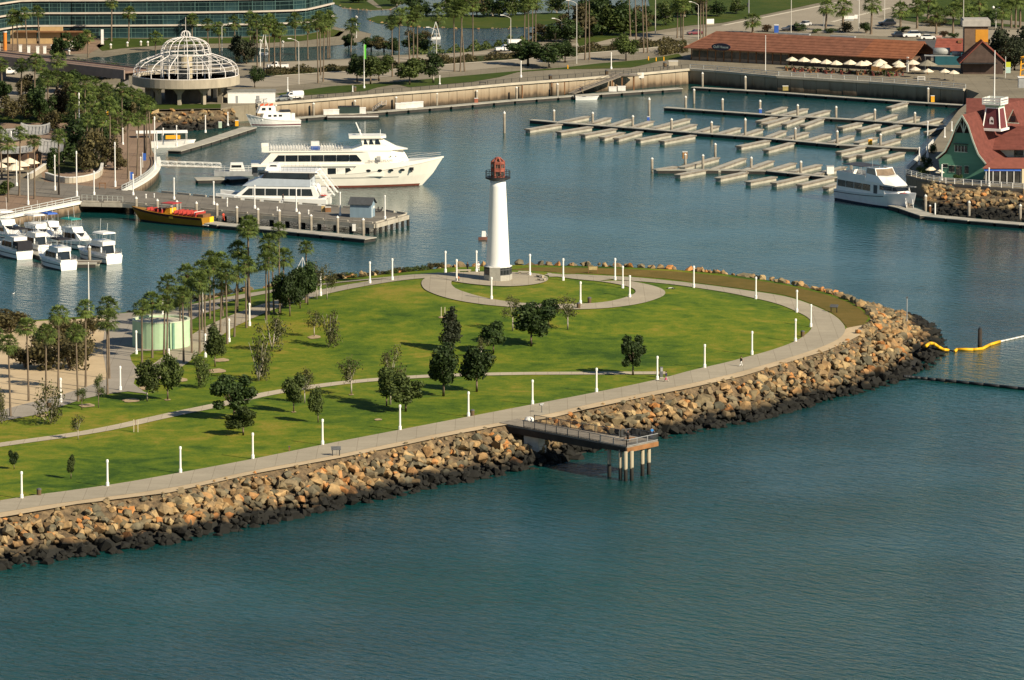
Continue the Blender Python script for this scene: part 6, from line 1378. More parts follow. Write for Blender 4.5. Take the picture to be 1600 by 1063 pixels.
for nm, pts in (('kerb_line', [(612, 109.2), (712, 100.2), (800, 94.2), (900, 85.2), (1000, 77.2), (1076, 69.3)]), ('kerb_line', [(1130, 40.3), (1200, 26.3), (1260, 14.3), (1330, .3)]), ('lane_line', [(1300, 35), (1360, 20), (1420, 7), (1470, -5)]), ('kerb_line', [(430, 119.2), (520, 113.2), (612, 109.2)])):
    struct(nm, ribbon(*offset_line(resample([g(*p) for p in pts], 30), 1.4), 30, 1, lambda x, y: LAND, .09), mat('pale kerb concrete', (.52, .47, .37), .8, .1, .5))
sheet('rotunda_lawn', [(238, 171.5), (345, 169.5), (345, 163), (238, 164)], LAWN2, .06)
sheet('parking_yard', [(1434, 62), (1540, 66), (1545, 95), (1434, 90)], ASPH, .05)
sheet('dock_apron', [(-320, 168), (100, 168), (250, 168), (300, 168), (350, 160), (340, 145), (200, 150), (-320, 165)], GROUNDM, .02)

# low planting in the median and along the verges: countless small bushes, one mass
def planting(name, pts, wid, hgt_, n, lm, seed, label=None):
    r = random.Random(seed); A = resample([g(*p) for p in pts], 60); mb = MB()
    for _ in range(n):
        k = r.random()*58.99; p = A[int(k)].lerp(A[int(k) + 1], k % 1); p = p + Vector((r.uniform(-.3, .3), r.uniform(-.5, .5)*wid, r.random()**.7*hgt_*(.6 + .5*sin(k*1.7) + .3*sin(k*.61))))
        d = Vector((r.gauss(0, 1), r.gauss(0, 1), r.gauss(.6, 1))).normalized(); a = d.orthogonal().normalized(); b = d.cross(a); s = r.uniform(.18, .42)
        mb.add([p - a*s, p - b*s*.7, p + a*s, p + b*s*.7], [(0, 1, 2, 3)])
    me = bpy.data.meshes.new(name); me.from_pydata(mb.v, [], mb.f); me.materials.append(lm); o = link(name, me); o['kind'] = 'stuff'
planting('hedge_planting', [(414, 116), (520, 109), (612, 104), (712, 95.5), (800, 89), (900, 80), (1000, 72), (1070, 66.5)], 13, 1.3, 9000, LF_BUSH, 1)
planting('lagoon_edge_planting', [(640, 84), (740, 79), (800, 69), (870, 60), (960, 50), (1010, 45)], 9, 1.8, 4500, LF_MID, 2)
planting('bank_planting', [(-40, 178), (60, 180), (150, 180), (240, 182)], 9, 1.4, 3000, LF_BUSH, 3)
planting('restaurant_planting', [(1030, 84), (1050, 80), (1075, 78)], 16, 1.8, 1600, LF_BUSH, 4)

# riprap banks
def riprap(label, top, bot, dens, smin, smax, seed, name='rock_bank', nparts=150):
    T, B = resample([g(*p) for p in top], 24), resample([g(*p) for p in bot], 24)
    st = struct(name, ribbon(T, B, 24, 3, None, -.3), MATS['revetment bed'])
    rock_field(T, B, 'boulders', st, dens, smin, smax, lambda p: True, random.Random(seed), False, nparts)
riprap('', [(236, 173, 3.8), (300, 171.5, 3.8), (345, 170.5, 3.8), (364, 167, 3.8)], [(240, 207, .1), (300, 205, 0), (345, 201, 0), (374, 196, 0)], .45, .7, 1.1, 5, nparts=70)
riprap('', [(1440, 285, 3.7), (1480, 290, 3.8), (1547, 295, 3.8), (1640, 301, 3.8)], [(1455, 334, 0), (1490, 339, 0), (1550, 344, 0), (1640, 351, 0)], .5, .8, 1.25, 6, nparts=110)
riprap('', [(572, 30, LAND), (590, 35, LAND), (640, 41, LAND), (690, 43.5, LAND), (760, 44.5, LAND), (840, 41.5, LAND), (885, 33, LAND)], [(570, 32, LAND - .3), (588, 38.5, LAND - .3), (640, 44.5, LAND - .3), (690, 47, LAND - .3), (760, 48, LAND - .3), (840, 45, LAND - .3), (890, 35, LAND - .3)], .3, .5, .8, 7, nparts=60)
riprap('', [(530, 8, LAND), (545, 13, LAND), (585, 16, LAND), (612, 14, LAND)], [(526, 10, LAND - .3), (543, 16.5, LAND - .3), (585, 19.5, LAND - .3), (616, 17, LAND - .3)], .3, .5, .8, 8, nparts=30)

# ================================================================== HOTEL with curved glass front
BL = [(-70, 80), (21, 61), (60, 60), (130, 60), (230, 59.5), (330, 58.5), (416, 57), (473, 55), (489, 51.5), (519, 44)]
bl = [g(*p) for p in BL]
H_ = thing('glass_hotel', 'long curved green glass hotel with pale floor bands behind the lagoon', 'hotel', bl[4]); ho = bl[4]
FH = 3.45; NF = 7
HGL = mat('green tinted hotel glass', (.014, .032, .036), .12, .6, .25, spec=.3, rnd=.5)
MULL = mat('green mullion', (.07, .135, .125), .5, .15, 1); SLAB = mat('pale floor band', (.47, .42, .36), .7, .1, .5); SPAN = mat('dark spandrel', (.03, .05, .055), .3, .3, .5)
mul = MB(); core = MB()
sm = smooth_line(bl, 1)
for a, b in zip(sm, sm[1:]):
    d = b - a; L_ = d.length; u = d.normalized(); nn = Vector((u.y, -u.x, 0))
    if nn.y > 0: nn = -nn
    n = max(1, round(L_/3.6)); ang = atan2(u.y, u.x)
    core.box(tuple((a + b)/2 - ho - nn*6 + Vector((0, 0, NF*FH/2))), (L_ + .2, 11.4, NF*FH), ang)
    for fl in range(NF):
        obj('floor_band', MB().box(tuple((a + b)/2 - ho + nn*.25 + Vector((0, 0, fl*FH + FH))), (L_ + .15, .9, .42), ang), SLAB, H_)
        if fl > 4: continue
        pm = MB().box((0, 0, 0), (L_/n - .22, .16, FH*.68)).mesh('pane', HGL); sp = MB().box((0, 0, 0), (L_/n - .22, .12, FH*.16)).mesh('spandrel_panel', SPAN)
        for k in range(n):
            p = a + d*(k + .5)/n - ho; link('pane', pm, H_, p + nn*.05 + Vector((0, 0, fl*FH + FH*.36)), ang)
        for k in range(n + 1):
            p = a + d*k/n - ho + nn*.12; mul.bar(p + Vector((0, 0, fl*FH)), p + Vector((0, 0, fl*FH + FH)), .2)
        for k in range(n*2):
            p = a + d*(k + .5)/(2*n) - ho + nn*.14; mul.bar(p + Vector((0, 0, fl*FH)), p + Vector((0, 0, fl*FH + FH*.75)), .08)
        for zz in (.75, .05, .45): mul.bar(a - ho + nn*.14 + Vector((0, 0, fl*FH + FH*zz)), b - ho + nn*.14 + Vector((0, 0, fl*FH + FH*zz)), .1)
o = obj('mullions', mul, MULL, H_); o['kind'] = 'stuff'
obj('core', core, SPAN, H_); p = g(487, 51) - ho; obj('white_end_wall', MB().box((p.x, p.y - .8, 20.5), (5.6, 1.6, 10)), mat('pinkish white wall', (.66, .58, .52), .7, .12, .5), H_)
obj('roof', MB().prism([(q.x - ho.x, q.y - ho.y) for q in bl] + [(bl[-1].x - ho.x, bl[-1].y + 12 - ho.y), (bl[0].x - ho.x, bl[0].y + 12 - ho.y)], NF*FH + .3, NF*FH + .8), SLAB, H_)
s = thing('hotel_entrance', 'low tan walled entrance pavilion at the foot of the glass hotel', 'pavilion', g(72, 68)); 
for dx, w_, hh, m in ((-6, 7, 3.4, (.36, .25, .13)), (1.5, 6, 4.4, (.42, .29, .14)), (8, 8, 3.2, (.3, .2, .11))): obj('wall', MB().box((dx, 0, hh/2), (w_, 3, hh)), mat('tan wall %.2f' % m[0], m, .8, .12, .5), s)
obj('canopy', MB().box((2, -2.2, 3.4), (20, 2, .25)), BROWN, s)
for i, (x, y) in enumerate([(32, 82), (45, 83.5), (59, 84), (70, 84), (82, 82), (93, 80), (104, 78), (110, 76.5), (115, 75.5), (-2, 80)]):
    s = thing('terrace_column', f'short white square pillar along the hotel terrace, {ordn(i)} from the left', 'pillar', g(x, y), 0, 'white pillars on the hotel terrace'); obj('shaft', MB().box((0, 0, .9), (.75, .75, 1.9)), WHITE, s); obj('cap', MB().box((0, 0, 1.92), (.9, .9, .16)), WHITE2, s)
s = thing('banner_pylon', 'tall white banner pylon on the hotel lawn', 'pylon', g(160, 70)); obj('panel', MB().box((0, 0, 2.2), (.7, .5, 3.8)), WHITE, s); obj('foot', MB().box((0, 0, .15), (.9, .7, .3)), CONC, s)
s = thing('orange_column', 'orange column at the left edge in front of the hotel', 'pillar', g(8, 80)); obj('shaft', MB().lathe([(.5, 0), (.5, 5.0)], 10), mat('orange paint', (.6, .2, .03), .6, .1), s); obj('cap', MB().lathe([(.6, 5), (.6, 5.3)], 10), WHITE2, s)
for i, (x, y) in enumerate([(173, 76), (199, 73), (231, 72), (108, 86), (220, 71.5), (312, 76), (311, 68)]):
    s = thing('bollard_light', f'round-topped pale bollard along the waterside walk, {ordn(i)} in order', 'bollard', g(x, y), 0, 'bollards on the waterside walk'); obj('shaft', MB().lathe([(.3, 0), (.25, .7)], 8), CONC, s); obj('globe', MB().lathe([(.1, .7), (.35, .9), (.35, 1.1), (.05, 1.35)], 8), WHITE, s)

# ================================================================== ROTUNDA with open dome
rc = g(291, 158); k = ppm(rc); RR = 84/k
Ro = thing('domed_rotunda', 'round concrete rotunda with open white frame dome at the quay corner', 'rotunda', rc)
zb_ = ztop(rc, 132) - LAND; zt_ = ztop(rc, 117.2) - LAND
RC = mat('rotunda concrete', (.34, .30, .23), .9, .18, .5, stretch=(1, 1, .3))
obj('ring_wall', MB().lathe([(RR*.96, zb_), (RR, zb_ + .2), (RR, zt_), (RR - .5, zt_), (RR - .5, zt_ - .9)], 56), RC, Ro)
obj('floor', MB().lathe([(RR - .45, zt_ - .9), (.02, zt_ - .9)], 48), mat('brown tile floor', (.2, .135, .105), .85, .15, .7), Ro)
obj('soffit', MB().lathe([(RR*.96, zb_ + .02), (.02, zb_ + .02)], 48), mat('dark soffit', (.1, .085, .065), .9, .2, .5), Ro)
for kx in range(10):
    a = 2*pi*kx/10 + .2; q = RR*.72; obj('column', MB().box((q*cos(a), q*sin(a), zb_/2), (1.3, .8, zb_), a), RC, Ro)
    obj('arch', MB().loft([[(q*cos(a) - 1.6*sin(a)*s_, q*sin(a) + 1.6*cos(a)*s_, zb_ - .02) for s_ in (-1, 1)] + [(q*cos(a) - .3*sin(a)*s_, q*sin(a) + .3*cos(a)*s_, zb_ - 1.8) for s_ in (1, -1)], [(q*1.06*cos(a) - 1.6*sin(a)*s_, q*1.06*sin(a) + 1.6*cos(a)*s_, zb_ - .02) for s_ in (-1, 1)] + [(q*1.06*cos(a) - .3*sin(a)*s_, q*1.06*sin(a) + .3*cos(a)*s_, zb_ - 1.8) for s_ in (1, -1)]]), RC, Ro)
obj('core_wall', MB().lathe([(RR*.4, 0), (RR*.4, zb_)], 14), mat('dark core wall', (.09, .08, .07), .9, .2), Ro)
z0 = zt_; D = lambda py: ztop(rc, py) - LAND
z_sh = D(86) ; z_up = D(79); z_cr = D(58); z_cp = D(48.5); z_fn = D(27)
prof = [(RR*r_, D(y)) for r_, y in ((.97, 117.5), (.97, 109), (.93, 101.5), (.85, 96), (.73, 91.5), (.57, 87), (.465, 84))]
prof2 = [(RR*r_, D(y)) for r_, y in ((.465, 122), (.465, 84), (.455, 77), (.42, 70), (.35, 64.5), (.25, 61), (.16, 59), (.09, 58))]
prof3 = [(RR*r_, D(y)) for r_, y in ((.085, 58.3), (.092, 54.5), (.075, 51), (.04, 49), (.003, 48.3))]
WR = mat('white dome frame', (.66, .63, .6), .5, .04)
for kx in range(16):
    a = 2*pi*(kx + .3)/16
    mb = MB(); mb.path([(r_*cos(a), r_*sin(a), z) for r_, z in prof], .11, 6); obj('outer_rib', mb, WR, Ro)
    if kx % 4 != 9: mb = MB(); mb.path([(r_*cos(a), r_*sin(a), z) for r_, z in prof2], .1, 6); obj('inner_rib', mb, WR, Ro)
mb = MB()
for kx in range(10): a = 2*pi*kx/10; mb.path([(r_*cos(a), r_*sin(a), z) for r_, z in prof3], .09, 5)
obj('cupola', mb, WR, Ro)
for r_, z, w_ in [(RR*q_, D(y), v_) for q_, y, v_ in ((.97, 117, .12), (.965, 107, .07), (.93, 101.5, .07), (.85, 96, .07), (.73, 91.5, .07), (.47, 84, .15), (.465, 95, .06), (.452, 76, .08), (.39, 67.5, .07), (.25, 61, .08), (.09, 58, .12))]:
    obj('hoop', MB().path([(r_*cos(2*pi*q/40), r_*sin(2*pi*q/40), z) for q in range(41)], w_, 5), WR, Ro)
obj('finial', MB().tube((0, 0, D(48.6)), (0, 0, z_fn), .07, .04, 6), WR, Ro)
obj('stair_drum', MB().lathe([(1.7, zt_ - .9), (1.7, zt_ + 4.6), (.02, zt_ + 4.7)], 18, (-.2, 1, 0)), mat('cream drum', (.42, .36, .25), .8, .1), Ro); obj('drum_opening', MB().box((-.2, -.75, zt_ + .5), (2.4, .12, 2.6)), BLACK, Ro)
# elevated walkway
eb = thing('elevated_walkway', 'elevated brown walkway bridge leading left from the rotunda', 'footbridge', g(120, 132)); eo = eb.location
za = LAND + zt_ - .9; pa, pb = g(-120, 74, za), g(212, 112, za); d = (pb - pa); u = d.normalized(); sd = Vector((-u.y, u.x, 0))
obj('deck', MB().bar(pa - eo, pb - eo, 7.0, .5), MATS['brown tile floor'], eb)
for q in (1, -1):
    obj('parapet', MB().bar(pa - eo + sd*3.6*q + Vector((0, 0, -.55)), pb - eo + sd*3.6*q + Vector((0, 0, -.55)), .35, 2.3), mat('grey brown parapet', (.25, .2, .17), .85, .15, .5), eb)
    obj('handrail', MB().bar(pa - eo + sd*3.6*q + Vector((0, 0, 1.0)), pb - eo + sd*3.6*q + Vector((0, 0, 1.0)), .12, .12), mat('pale rail', (.4, .34, .29), .6, .1), eb)
for f in (.38, .62, .95): p = pa.lerp(pb, f) - eo; obj('pier_column', MB().box((p.x, p.y, (za - LAND)/2 - .3), (2.0, 1.4, za - LAND)), mat('grey pillar', (.22, .21, .2), .9, .15), eb)

# ================================================================== white kiosk building, flags
s = thing('white_kiosk', 'long low white building with flat grey roof beside the rotunda', 'building', g(393, 161.5), radians(2)); k = ppm(g(393, 162)); wk = 74/k
obj('wall', MB().box((0, 2.2, 1.4), (wk, 4.4, 2.8)), WHITE, s); obj('roof', MB().box((0, 2.2, 2.9), (wk + .4, 4.8, .25)), mat('grey felt roof', (.2, .2, .18), .9, .15), s); obj('parapet', MB().box((0, -.02, 2.75), (wk + .1, .1, .5)), WHITE2, s)
for x, w_ in ((1.6, .7), (-3.5, .5)): obj('service_door', MB().box((x, -.06, 1.0), (w_, .08, 1.7)), GREY, s)

# ================================================================== VEHICLES
def car(P, rz, body, label, kind='car', name=None, cat=None):
    t = thing(name or {'car': 'parked_car', 'suv': 'sport_utility_car', 'pickup': 'pickup_truck', 'van': 'cargo_van', 'box': 'box_truck'}[kind], label, cat or {'pickup': 'pickup truck', 'van': 'van', 'box': 'truck'}.get(kind, 'car'), P, rz)
    bm = mat('car paint %.2f %.2f %.2f' % body, body, .3, .04, 1, spec=.5)
    L_, W_ = {'car': (4.5, 1.75), 'suv': (4.9, 1.9), 'pickup': (5.5, 1.95), 'van': (5.3, 1.95), 'box': (7.0, 2.2)}[kind]; y = W_/2
    def sec(x, zb, zt, yt=y): return [(x, -y, zb), (x, -y, zb + (zt - zb)*.6), (x, -yt*.94, zt), (x, yt*.94, zt), (x, y, zb + (zt - zb)*.6), (x, y, zb)]
    if kind in ('car', 'suv'):
        hd = .95 if kind == 'car' else 1.1
        obj('body', MB().loft([sec(-L_/2, .42, hd*.92), sec(-L_/2 + .25, .25, hd), sec(L_*.16, .25, hd), sec(L_/2 - .35, .25, hd*.86), sec(L_/2, .4, hd*.72)]), bm, t)
        zr = 1.42 if kind == 'car' else 1.8; xb = -L_*.42 if kind == 'suv' else -L_*.36
        obj('cabin', MB().loft([[(xb, -y*.9, hd), (L_*.2, -y*.9, hd), (L_*.2, y*.9, hd), (xb, y*.9, hd)], [(xb + .35, -y*.72, zr), (L_*.04, -y*.72, zr), (L_*.04, y*.72, zr), (xb + .35, y*.72, zr)]]), GLASS, t)
        obj('roof', MB().box(((xb + .35 + L_*.04)/2, 0, zr + .02), (L_*.04 - xb - .3, y*1.46, .06)), bm, t)
    else:
        hd = 1.15; cx = L_*.28
        obj('cab', MB().loft([sec(L_*.02, .45, hd), sec(L_*.3, .45, hd), sec(L_/2 - .1, .45, hd*.95), sec(L_/2, .5, hd*.8)]).loft([[(L_*.0, -y*.92, hd), (L_*.27, -y*.92, hd), (L_*.27, y*.92, hd), (L_*.0, y*.92, hd)], [(L_*.02, -y*.78, 1.85), (L_*.17, -y*.78, 1.85), (L_*.17, y*.78, 1.85), (L_*.02, y*.78, 1.85)]]), bm, t)
        sides('side_window', sidewin(L_*.05, L_*.22, y*.87, 1.25, 1.72, 0, .3, .05), GLASS, t); obj('windscreen', MB().quad((L_*.262, -y*.8, 1.22), (L_*.262, y*.8, 1.22), (L_*.18, y*.7, 1.8), (L_*.18, -y*.7, 1.8)), GLASS, t)
        if kind == 'pickup': obj('bed', MB().box((-L_*.24, 0, .8), (L_*.5, W_, .75)), bm, t); obj('bed_floor', MB().box((-L_*.24, 0, 1.18), (L_*.44, W_*.84, .03)), DGREY, t)
        if kind == 'van': obj('cargo_body', MB().loft([[(-L_/2, -y, .45), (L_*.03, -y, .45), (L_*.03, y, .45), (-L_/2, y, .45)], [(-L_/2, -y, 1.5), (L_*.03, -y, 1.5), (L_*.03, y, 1.5), (-L_/2, y, 1.5)], [(-L_/2 + .08, -y*.85, 2.1), (L_*.03, -y*.82, 2.05), (L_*.03, y*.82, 2.05), (-L_/2 + .08, y*.85, 2.1)]]), bm, t); obj('rear_window', MB().box((-L_/2 + .02, 0, 1.6), (.06, 1.3, .45)), GLASS, t)
        if kind == 'box': obj('cargo_box', MB().box((-L_*.24, 0, 1.95), (L_*.5, W_*1.05, 2.4)), WHITE, t); obj('chassis', MB().box((-L_*.2, 0, .6), (L_*.55, 1.0, .25)), DGREY, t)
    for x in (-L_*.3, L_*.31):
        for s_ in (-1, 1): obj('wheel', MB().tube((x, s_*(y - .2), .34), (x, s_*(y + .02), .34), .34, n=12), RUBBER, t)
    for s_ in (-1, 1): obj('headlight', MB().box((L_/2 - .04, s_*y*.7, .66), (.1, .32, .14)), WHITE, t); obj('tail_light', MB().box((-L_/2 + .02, s_*y*.8, .75), (.08, .22, .2)), RED, t)
    return t
WC, SIL, BKC = (.72, .71, .68), (.42, .42, .42), (.015, .017, .025)
car(g(434, 107.5), pi + .25, WC, 'white pickup truck driving left on the road beside the lagoon', 'pickup')
car(g(457, 155.5), pi + .35, WC, 'white cargo van parked on the quay beside the white kiosk', 'van')
car(g(794, 80.5), pi + .2, WC, 'white box truck driving left along the far road', 'box')
car(g(1086, 54.5), pi + .35, (.13, .02, .03), 'dark red car on the far road between palm trunks', 'car')
car(g(1257, 41), pi + .9, SIL, 'silver hatchback on the junction behind the brown-roofed restaurant', 'car')
car(g(1234, 48), pi + .3, BKC, 'black car half hidden behind the brown restaurant roof', 'car')
car(g(1386, 40), pi + .1, BKC, 'black sport utility car on the road at upper right', 'suv')
car(g(1406, 58), .1, BKC, 'dark car parked behind the right end of the brown roof', 'car')
car(g(1424, 58.5), .1 + pi, WC, 'white sport utility car parked behind the right end of the brown roof', 'suv')
car(g(1451, 62), .05, WC, 'long white saloon car parked right of the brown roof', 'car')
car(g(1439, 76), 1.2, WC, 'white car parked end-on at the right wall of the brown restaurant', 'car')
car(g(1455, 85), .5, (.03, .05, .045), 'dark green car parked in the yard right of the brown restaurant', 'car')
car(g(10, 117), .3, WC, 'white van parked at far left under the elevated walkway', 'van')
car(g(442, 158), pi + .35, (.2, .22, .22), 'grey car parked in front of the white cargo van', 'car')
car(g(172, 122), .2, (.15, .2, .4), 'blue car under the elevated walkway next to the rotunda', 'car')

# ================================================================== RESTAURANTS
# ---- long brown roof
bA, bB = g(1078, 94), g(1424, 112); d = bB - bA; ux = d.normalized(); ang = atan2(d.y, d.x); LB = d.length
B_ = thing('brown_roof_restaurant', 'long restaurant with sweeping brown shingle roof on the quay', 'restaurant', bA, ang)
ev = 3.3; dep = 13; rz_top = ztop(bA.lerp(bB, .5) + Vector((0, dep, 0)), 52) - LAND
BR1 = mat('brown shingle roof', (.178, .074, .044), .9, .22, .6, stretch=(1, 1, 1)); BR2 = mat('lighter brown shingle roof', (.225, .085, .041), .9, .2, .6)
obj('front_wall', MB().box((LB*.23, .2, ev/2), (LB*.44, .3, ev)), mat('tan panel wall', (.27, .2, .14), .8, .15, .5), B_); obj('rear_block', MB().box((LB*.5, 7, 1.7), (LB*.99, 12, 3.4)), mat('brown wall', (.12, .08, .055), .85, .2, .5), B_)
def roof_slab(x0, x1, xr0, xr1, m, parent, rows=7):
    for r_ in range(rows):
        f0, f1 = r_/rows, (r_ + 1)/rows; cu = lambda f: (-1.6 + (dep*.62)*f, ev + (rz_top - ev)*(f**1.25))
        (ya, za_), (yb, zb2) = cu(f0), cu(f1); xa0, xa1, xb0, xb1 = [x0 + (xr0 - x0)*f0, x1 + (xr1 - x1)*f0, x0 + (xr0 - x0)*f1, x1 + (xr1 - x1)*f1]
        obj('roof_course', MB().loft([[(xa0, ya, za_ + .12), (xa1, ya, za_ + .12), (xb1, yb, zb2 + .03), (xb0, yb, zb2 + .03)], [(xa0, ya, za_ - .1), (xa1, ya, za_ - .1), (xb1, yb, zb2 - .15), (xb0, yb, zb2 - .15)]]), m, parent)
xs = LB*.765
roof_slab(-1.2, xs, 4.5, xs + 1.6, BR1, B_); roof_slab(xs, LB + .5, xs + 1.6, LB + 1.0, BR2, B_)
obj('roof_back', MB().loft([[(4.5, dep*.62 - 1.6, rz_top), (LB + .5, dep*.62 - 1.6, rz_top), (LB + .5, dep + 3, ev), (-1, dep + 3, ev)], [(4.5, dep*.62 - 1.6, rz_top - .3), (LB + .5, dep*.62 - 1.6, rz_top - .3), (LB + .5, dep + 3, ev - .3), (-1, dep + 3, ev - .3)]]), BR1, B_)
obj('hip_end', MB().loft([[(-1.2, -1.6, ev + .1), (4.5, dep*.62 - 1.6, rz_top), (-1.2, dep + 3, ev + .1)], [(-1.2, -1.6, ev - .1), (4.5, dep*.62 - 1.6, rz_top - .3), (-1.2, dep + 3, ev - .1)]]), BR1, B_)
for i in range(12): obj('window', MB().box((1.6 + i*2.35, .02, 1.75), (1.9, .08, 1.7)), mat('dim restaurant glass', (.06, .06, .055), .15, .5, .6, spec=.5, rnd=.4), B_)
for i in range(13): obj('wall_post', MB().box((.45 + i*2.35, -.02, ev/2), (.22, .2, ev)), BROWN, B_)
sg = obj('sign', MB().add([(LB*.155 + 2.75*cos(a), -1.75, ev + .75 + .95*sin(a)) for a in [2*pi*q/24 for q in range(24)]] + [(LB*.155 + 2.75*cos(a), -1.5, ev + .75 + .95*sin(a)) for a in [2*pi*q/24 for q in range(24)]], [tuple(range(24)), tuple(range(47, 23, -1))] + [(q, 24 + q, 24 + (q + 1) % 24, (q + 1) % 24) for q in range(24)]), mat('dark navy sign', (.015, .017, .035), .4, .1), B_)
text_mesh('Gull House', .95, mat('pale teal lettering', (.3, .38, .38), .5, .05), sg, (LB*.155, -1.8, ev + .72), (pi/2, 0, 0))
obj('gate_post', MB().box((LB - .6, -1.0, 1.9), (.5, .4, 3.8)).box((LB - 2.8, -1.0, 1.6), (.5, .4, 3.2)), WHITE2, B_); obj('terrace_fence', MB().box((LB - 5.5, -3.0, .75), (8.5, .12, 1.3), .08), mat('orange brown boards', (.38, .2, .08), .7, .2, .8, stretch=(6, 1, 1)), B_)
obj('roof_vents', MB().box((LB*.42, dep*.62 - .6, rz_top + .2), (9, 1, .4)).box((LB*.64, dep*.62 - .6, rz_top + .15), (7, 1, .35)), GREY, B_)
# umbrellas
umP = thing('patio_umbrella', 'x', 'umbrella'); UM = mat('cream canvas', (.68, .6, .45), .8, .08, 1)
obj('canopy', MB().lathe([(1.75, 2.2), (1.7, 2.32), (.6, 2.95), (.02, 3.2)], 8, ph=.4), UM, umP); obj('pole', MB().tube((0, 0, 0), (0, 0, 3.3), .05, n=6), WOOD, umP); obj('base', MB().lathe([(.35, 0), (.3, .15)], 8), DGREY, umP)
UL = [(150, 378), (225, 388), (290, 394), (365, 400), (425, 406), (515, 408), (585, 416), (615, 400), (700, 402), (690, 416), (735, 424), (815, 404), (822, 418), (905, 408)]
for i, (x, y) in enumerate(UL):
    P = g(1200 + x/4, y/4 + 13); dup(umP, P, R.uniform(0, .8), f'cream patio umbrella on the restaurant terrace, {ordn(i)} from the left', 'cream umbrellas on the restaurant terrace', (R.uniform(.95, 1.12),)*3)
for i, (x, y) in enumerate([(1000, 452), (1105, 454), (1160, 462), (918, 440)]):
    dup(umP, g(1200 + x/4, y/4 + 11), .3, f'smaller umbrella by the tiled hut right of the terrace, {ordn(i)} in order', 'small umbrellas by the tiled hut', (.85, .85, .85))
for i, (x, y) in enumerate([(-2, 278), (14, 270), (32, 276), (47, 272), (22, 282)]):
    dup(umP, g(x, y, EZ), .3, f'tan umbrella beside the grey tiled pavilion on the esplanade, {ordn(i)} in order', 'tan umbrellas on the esplanade', (1.25, 1.25, 1.1))
for i in range(15):
    x, y = 1232 + (i % 15)*12.3, 110.5 + (i % 2)*1.8 + i*.55
    s = thing('patio_table', f'small dark patio table with red-brown chairs under the umbrellas, {ordn(i)} from the left', 'table', g(x, y), 0, 'tables on the restaurant terrace'); obj('table_top', MB().lathe([(.55, .7), (.55, .76)], 10), BROWN, s); obj('leg', MB().tube((0, 0, 0), (0, 0, .7), .06, n=6), BLACK, s)
    for q in range(3): a = q*2.1; obj('chair', MB().box((1.0*cos(a), 1.0*sin(a), .25), (.45, .45, .5), a).box((1.22*cos(a), 1.22*sin(a), .7), (.08, .45, .5), a), mat('maroon chair', (.16, .045, .035), .7, .2) if i % 3 else BROWN, s)
planting('terrace_planters', [(1226, 108), (1300, 113), (1400, 119)], 1.5, 1.0, 700, LF_MID, 9)
# ---- tiled hut cluster
hA = g(1462, 103); s = thing('tiled_hut', 'teal-walled hut with red tiled roof right of the long restaurant', 'building', hA)
TILE = mat('red roof tiles', (.2, .058, .04), .85, .2, .8); k = ppm(hA); TEALW = mat('teal wall', (.015, .085, .11), .8, .15, .5)
w1 = 74/k; obj('wall', MB().box((w1*.5, 5, 1.9), (w1, 6, 3.8)), TEALW, s)
for r_ in range(5):
    f0, f1 = r_/5, (r_ + 1)/5; obj('roof_course', MB().loft([[(-.4 + f0, 1.6 + 4*f0, 3.7 + 2.9*f0 + .1), (w1 + .4, 1.6 + 4*f0, 3.7 + 2.9*f0 + .1), (w1 + .4, 1.6 + 4*f1, 3.7 + 2.9*f1), (-.4 + f1, 1.6 + 4*f1, 3.7 + 2.9*f1)], [(-.4 + f0, 1.6 + 4*f0, 3.6 + 2.9*f0), (w1 + .4, 1.6 + 4*f0, 3.6 + 2.9*f0), (w1 + .4, 1.6 + 4*f1, 3.5 + 2.9*f1), (-.4 + f1, 1.6 + 4*f1, 3.5 + 2.9*f1)]]), TILE, s)
obj('chimney', MB().box((1.2, 6.5, 5.6), (1.3, 1.3, 2.6)).box((1.2, 6.5, 7.0), (1.7, 1.6, .4)), mat('pinkish stucco', (.42, .25, .2), .8, .1), s)
obj('roof_vent', MB().box((6.5, 4.2, 5.9), (1.0, .8, .6)), BROWN, s)
s = thing('gabled_tavern', 'dark gabled tavern with a yellow and brown square tower', 'building', g(1505, 116)); k = ppm(g(1505, 116)); DK = mat('dark brown boards', (.075, .05, .04), .85, .25, .6)
obj('wall', MB().prism([(0, 0), (10.2, 0), (10.2, 9), (0, 9)], 0, 3.2), DK, s)
obj('gable', MB().loft([[(-.2, 0, 3.2), (10.4, 0, 3.2), (4.8, 0, 8.2)], [(-.2, 9, 3.2), (10.4, 9, 3.2), (4.8, 9, 8.2)]]), DK, s)
for q, (xa, xb) in enumerate(((-1.0, 4.8), (11.2, 4.8))): obj('roof', MB().loft([[(xa, -.5, 2.9), (xb, -.5, 8.6), (xb, 9.5, 8.6), (xa, 9.5, 2.9)], [(xa, -.5, 2.6), (xb, -.5, 8.3), (xb, 9.5, 8.3), (xa, 9.5, 2.6)]]), TILE, s)
obj('tower', MB().box((3.6, 7, 7.5), (6, 5, 9)), mat('brown tower wall', (.15, .1, .07), .8, .15), s); obj('yellow_wall', MB().box((6.62, 7, 9.0), (.08, 4.8, 4.6)).box((5.0, 4.47, 9.4), (3.2, .08, 3.2)), mat('yellow ochre wall', (.5, .23, .025), .7, .08), s)
obj('tower_cap', MB().box((3.6, 7, 12.6), (7.2, 6.2, 1.5)).box((3.6, 7, 13.5), (6.6, 5.6, .3)), mat('weathered tower cap', (.36, .34, .31), .8, .12), s)
obj('awning', MB().box((4, -1.2, 2.9), (9, 2.2, .15)), BLACK, s)
s = thing('barrel_canopy', 'grey corrugated canopy with two drums on top between hut and tavern', 'canopy', g(1476, 111), -.06); CG = mat('corrugated steel', (.3, .31, .3), .5, .2, 3, stretch=(6, 1, 1))
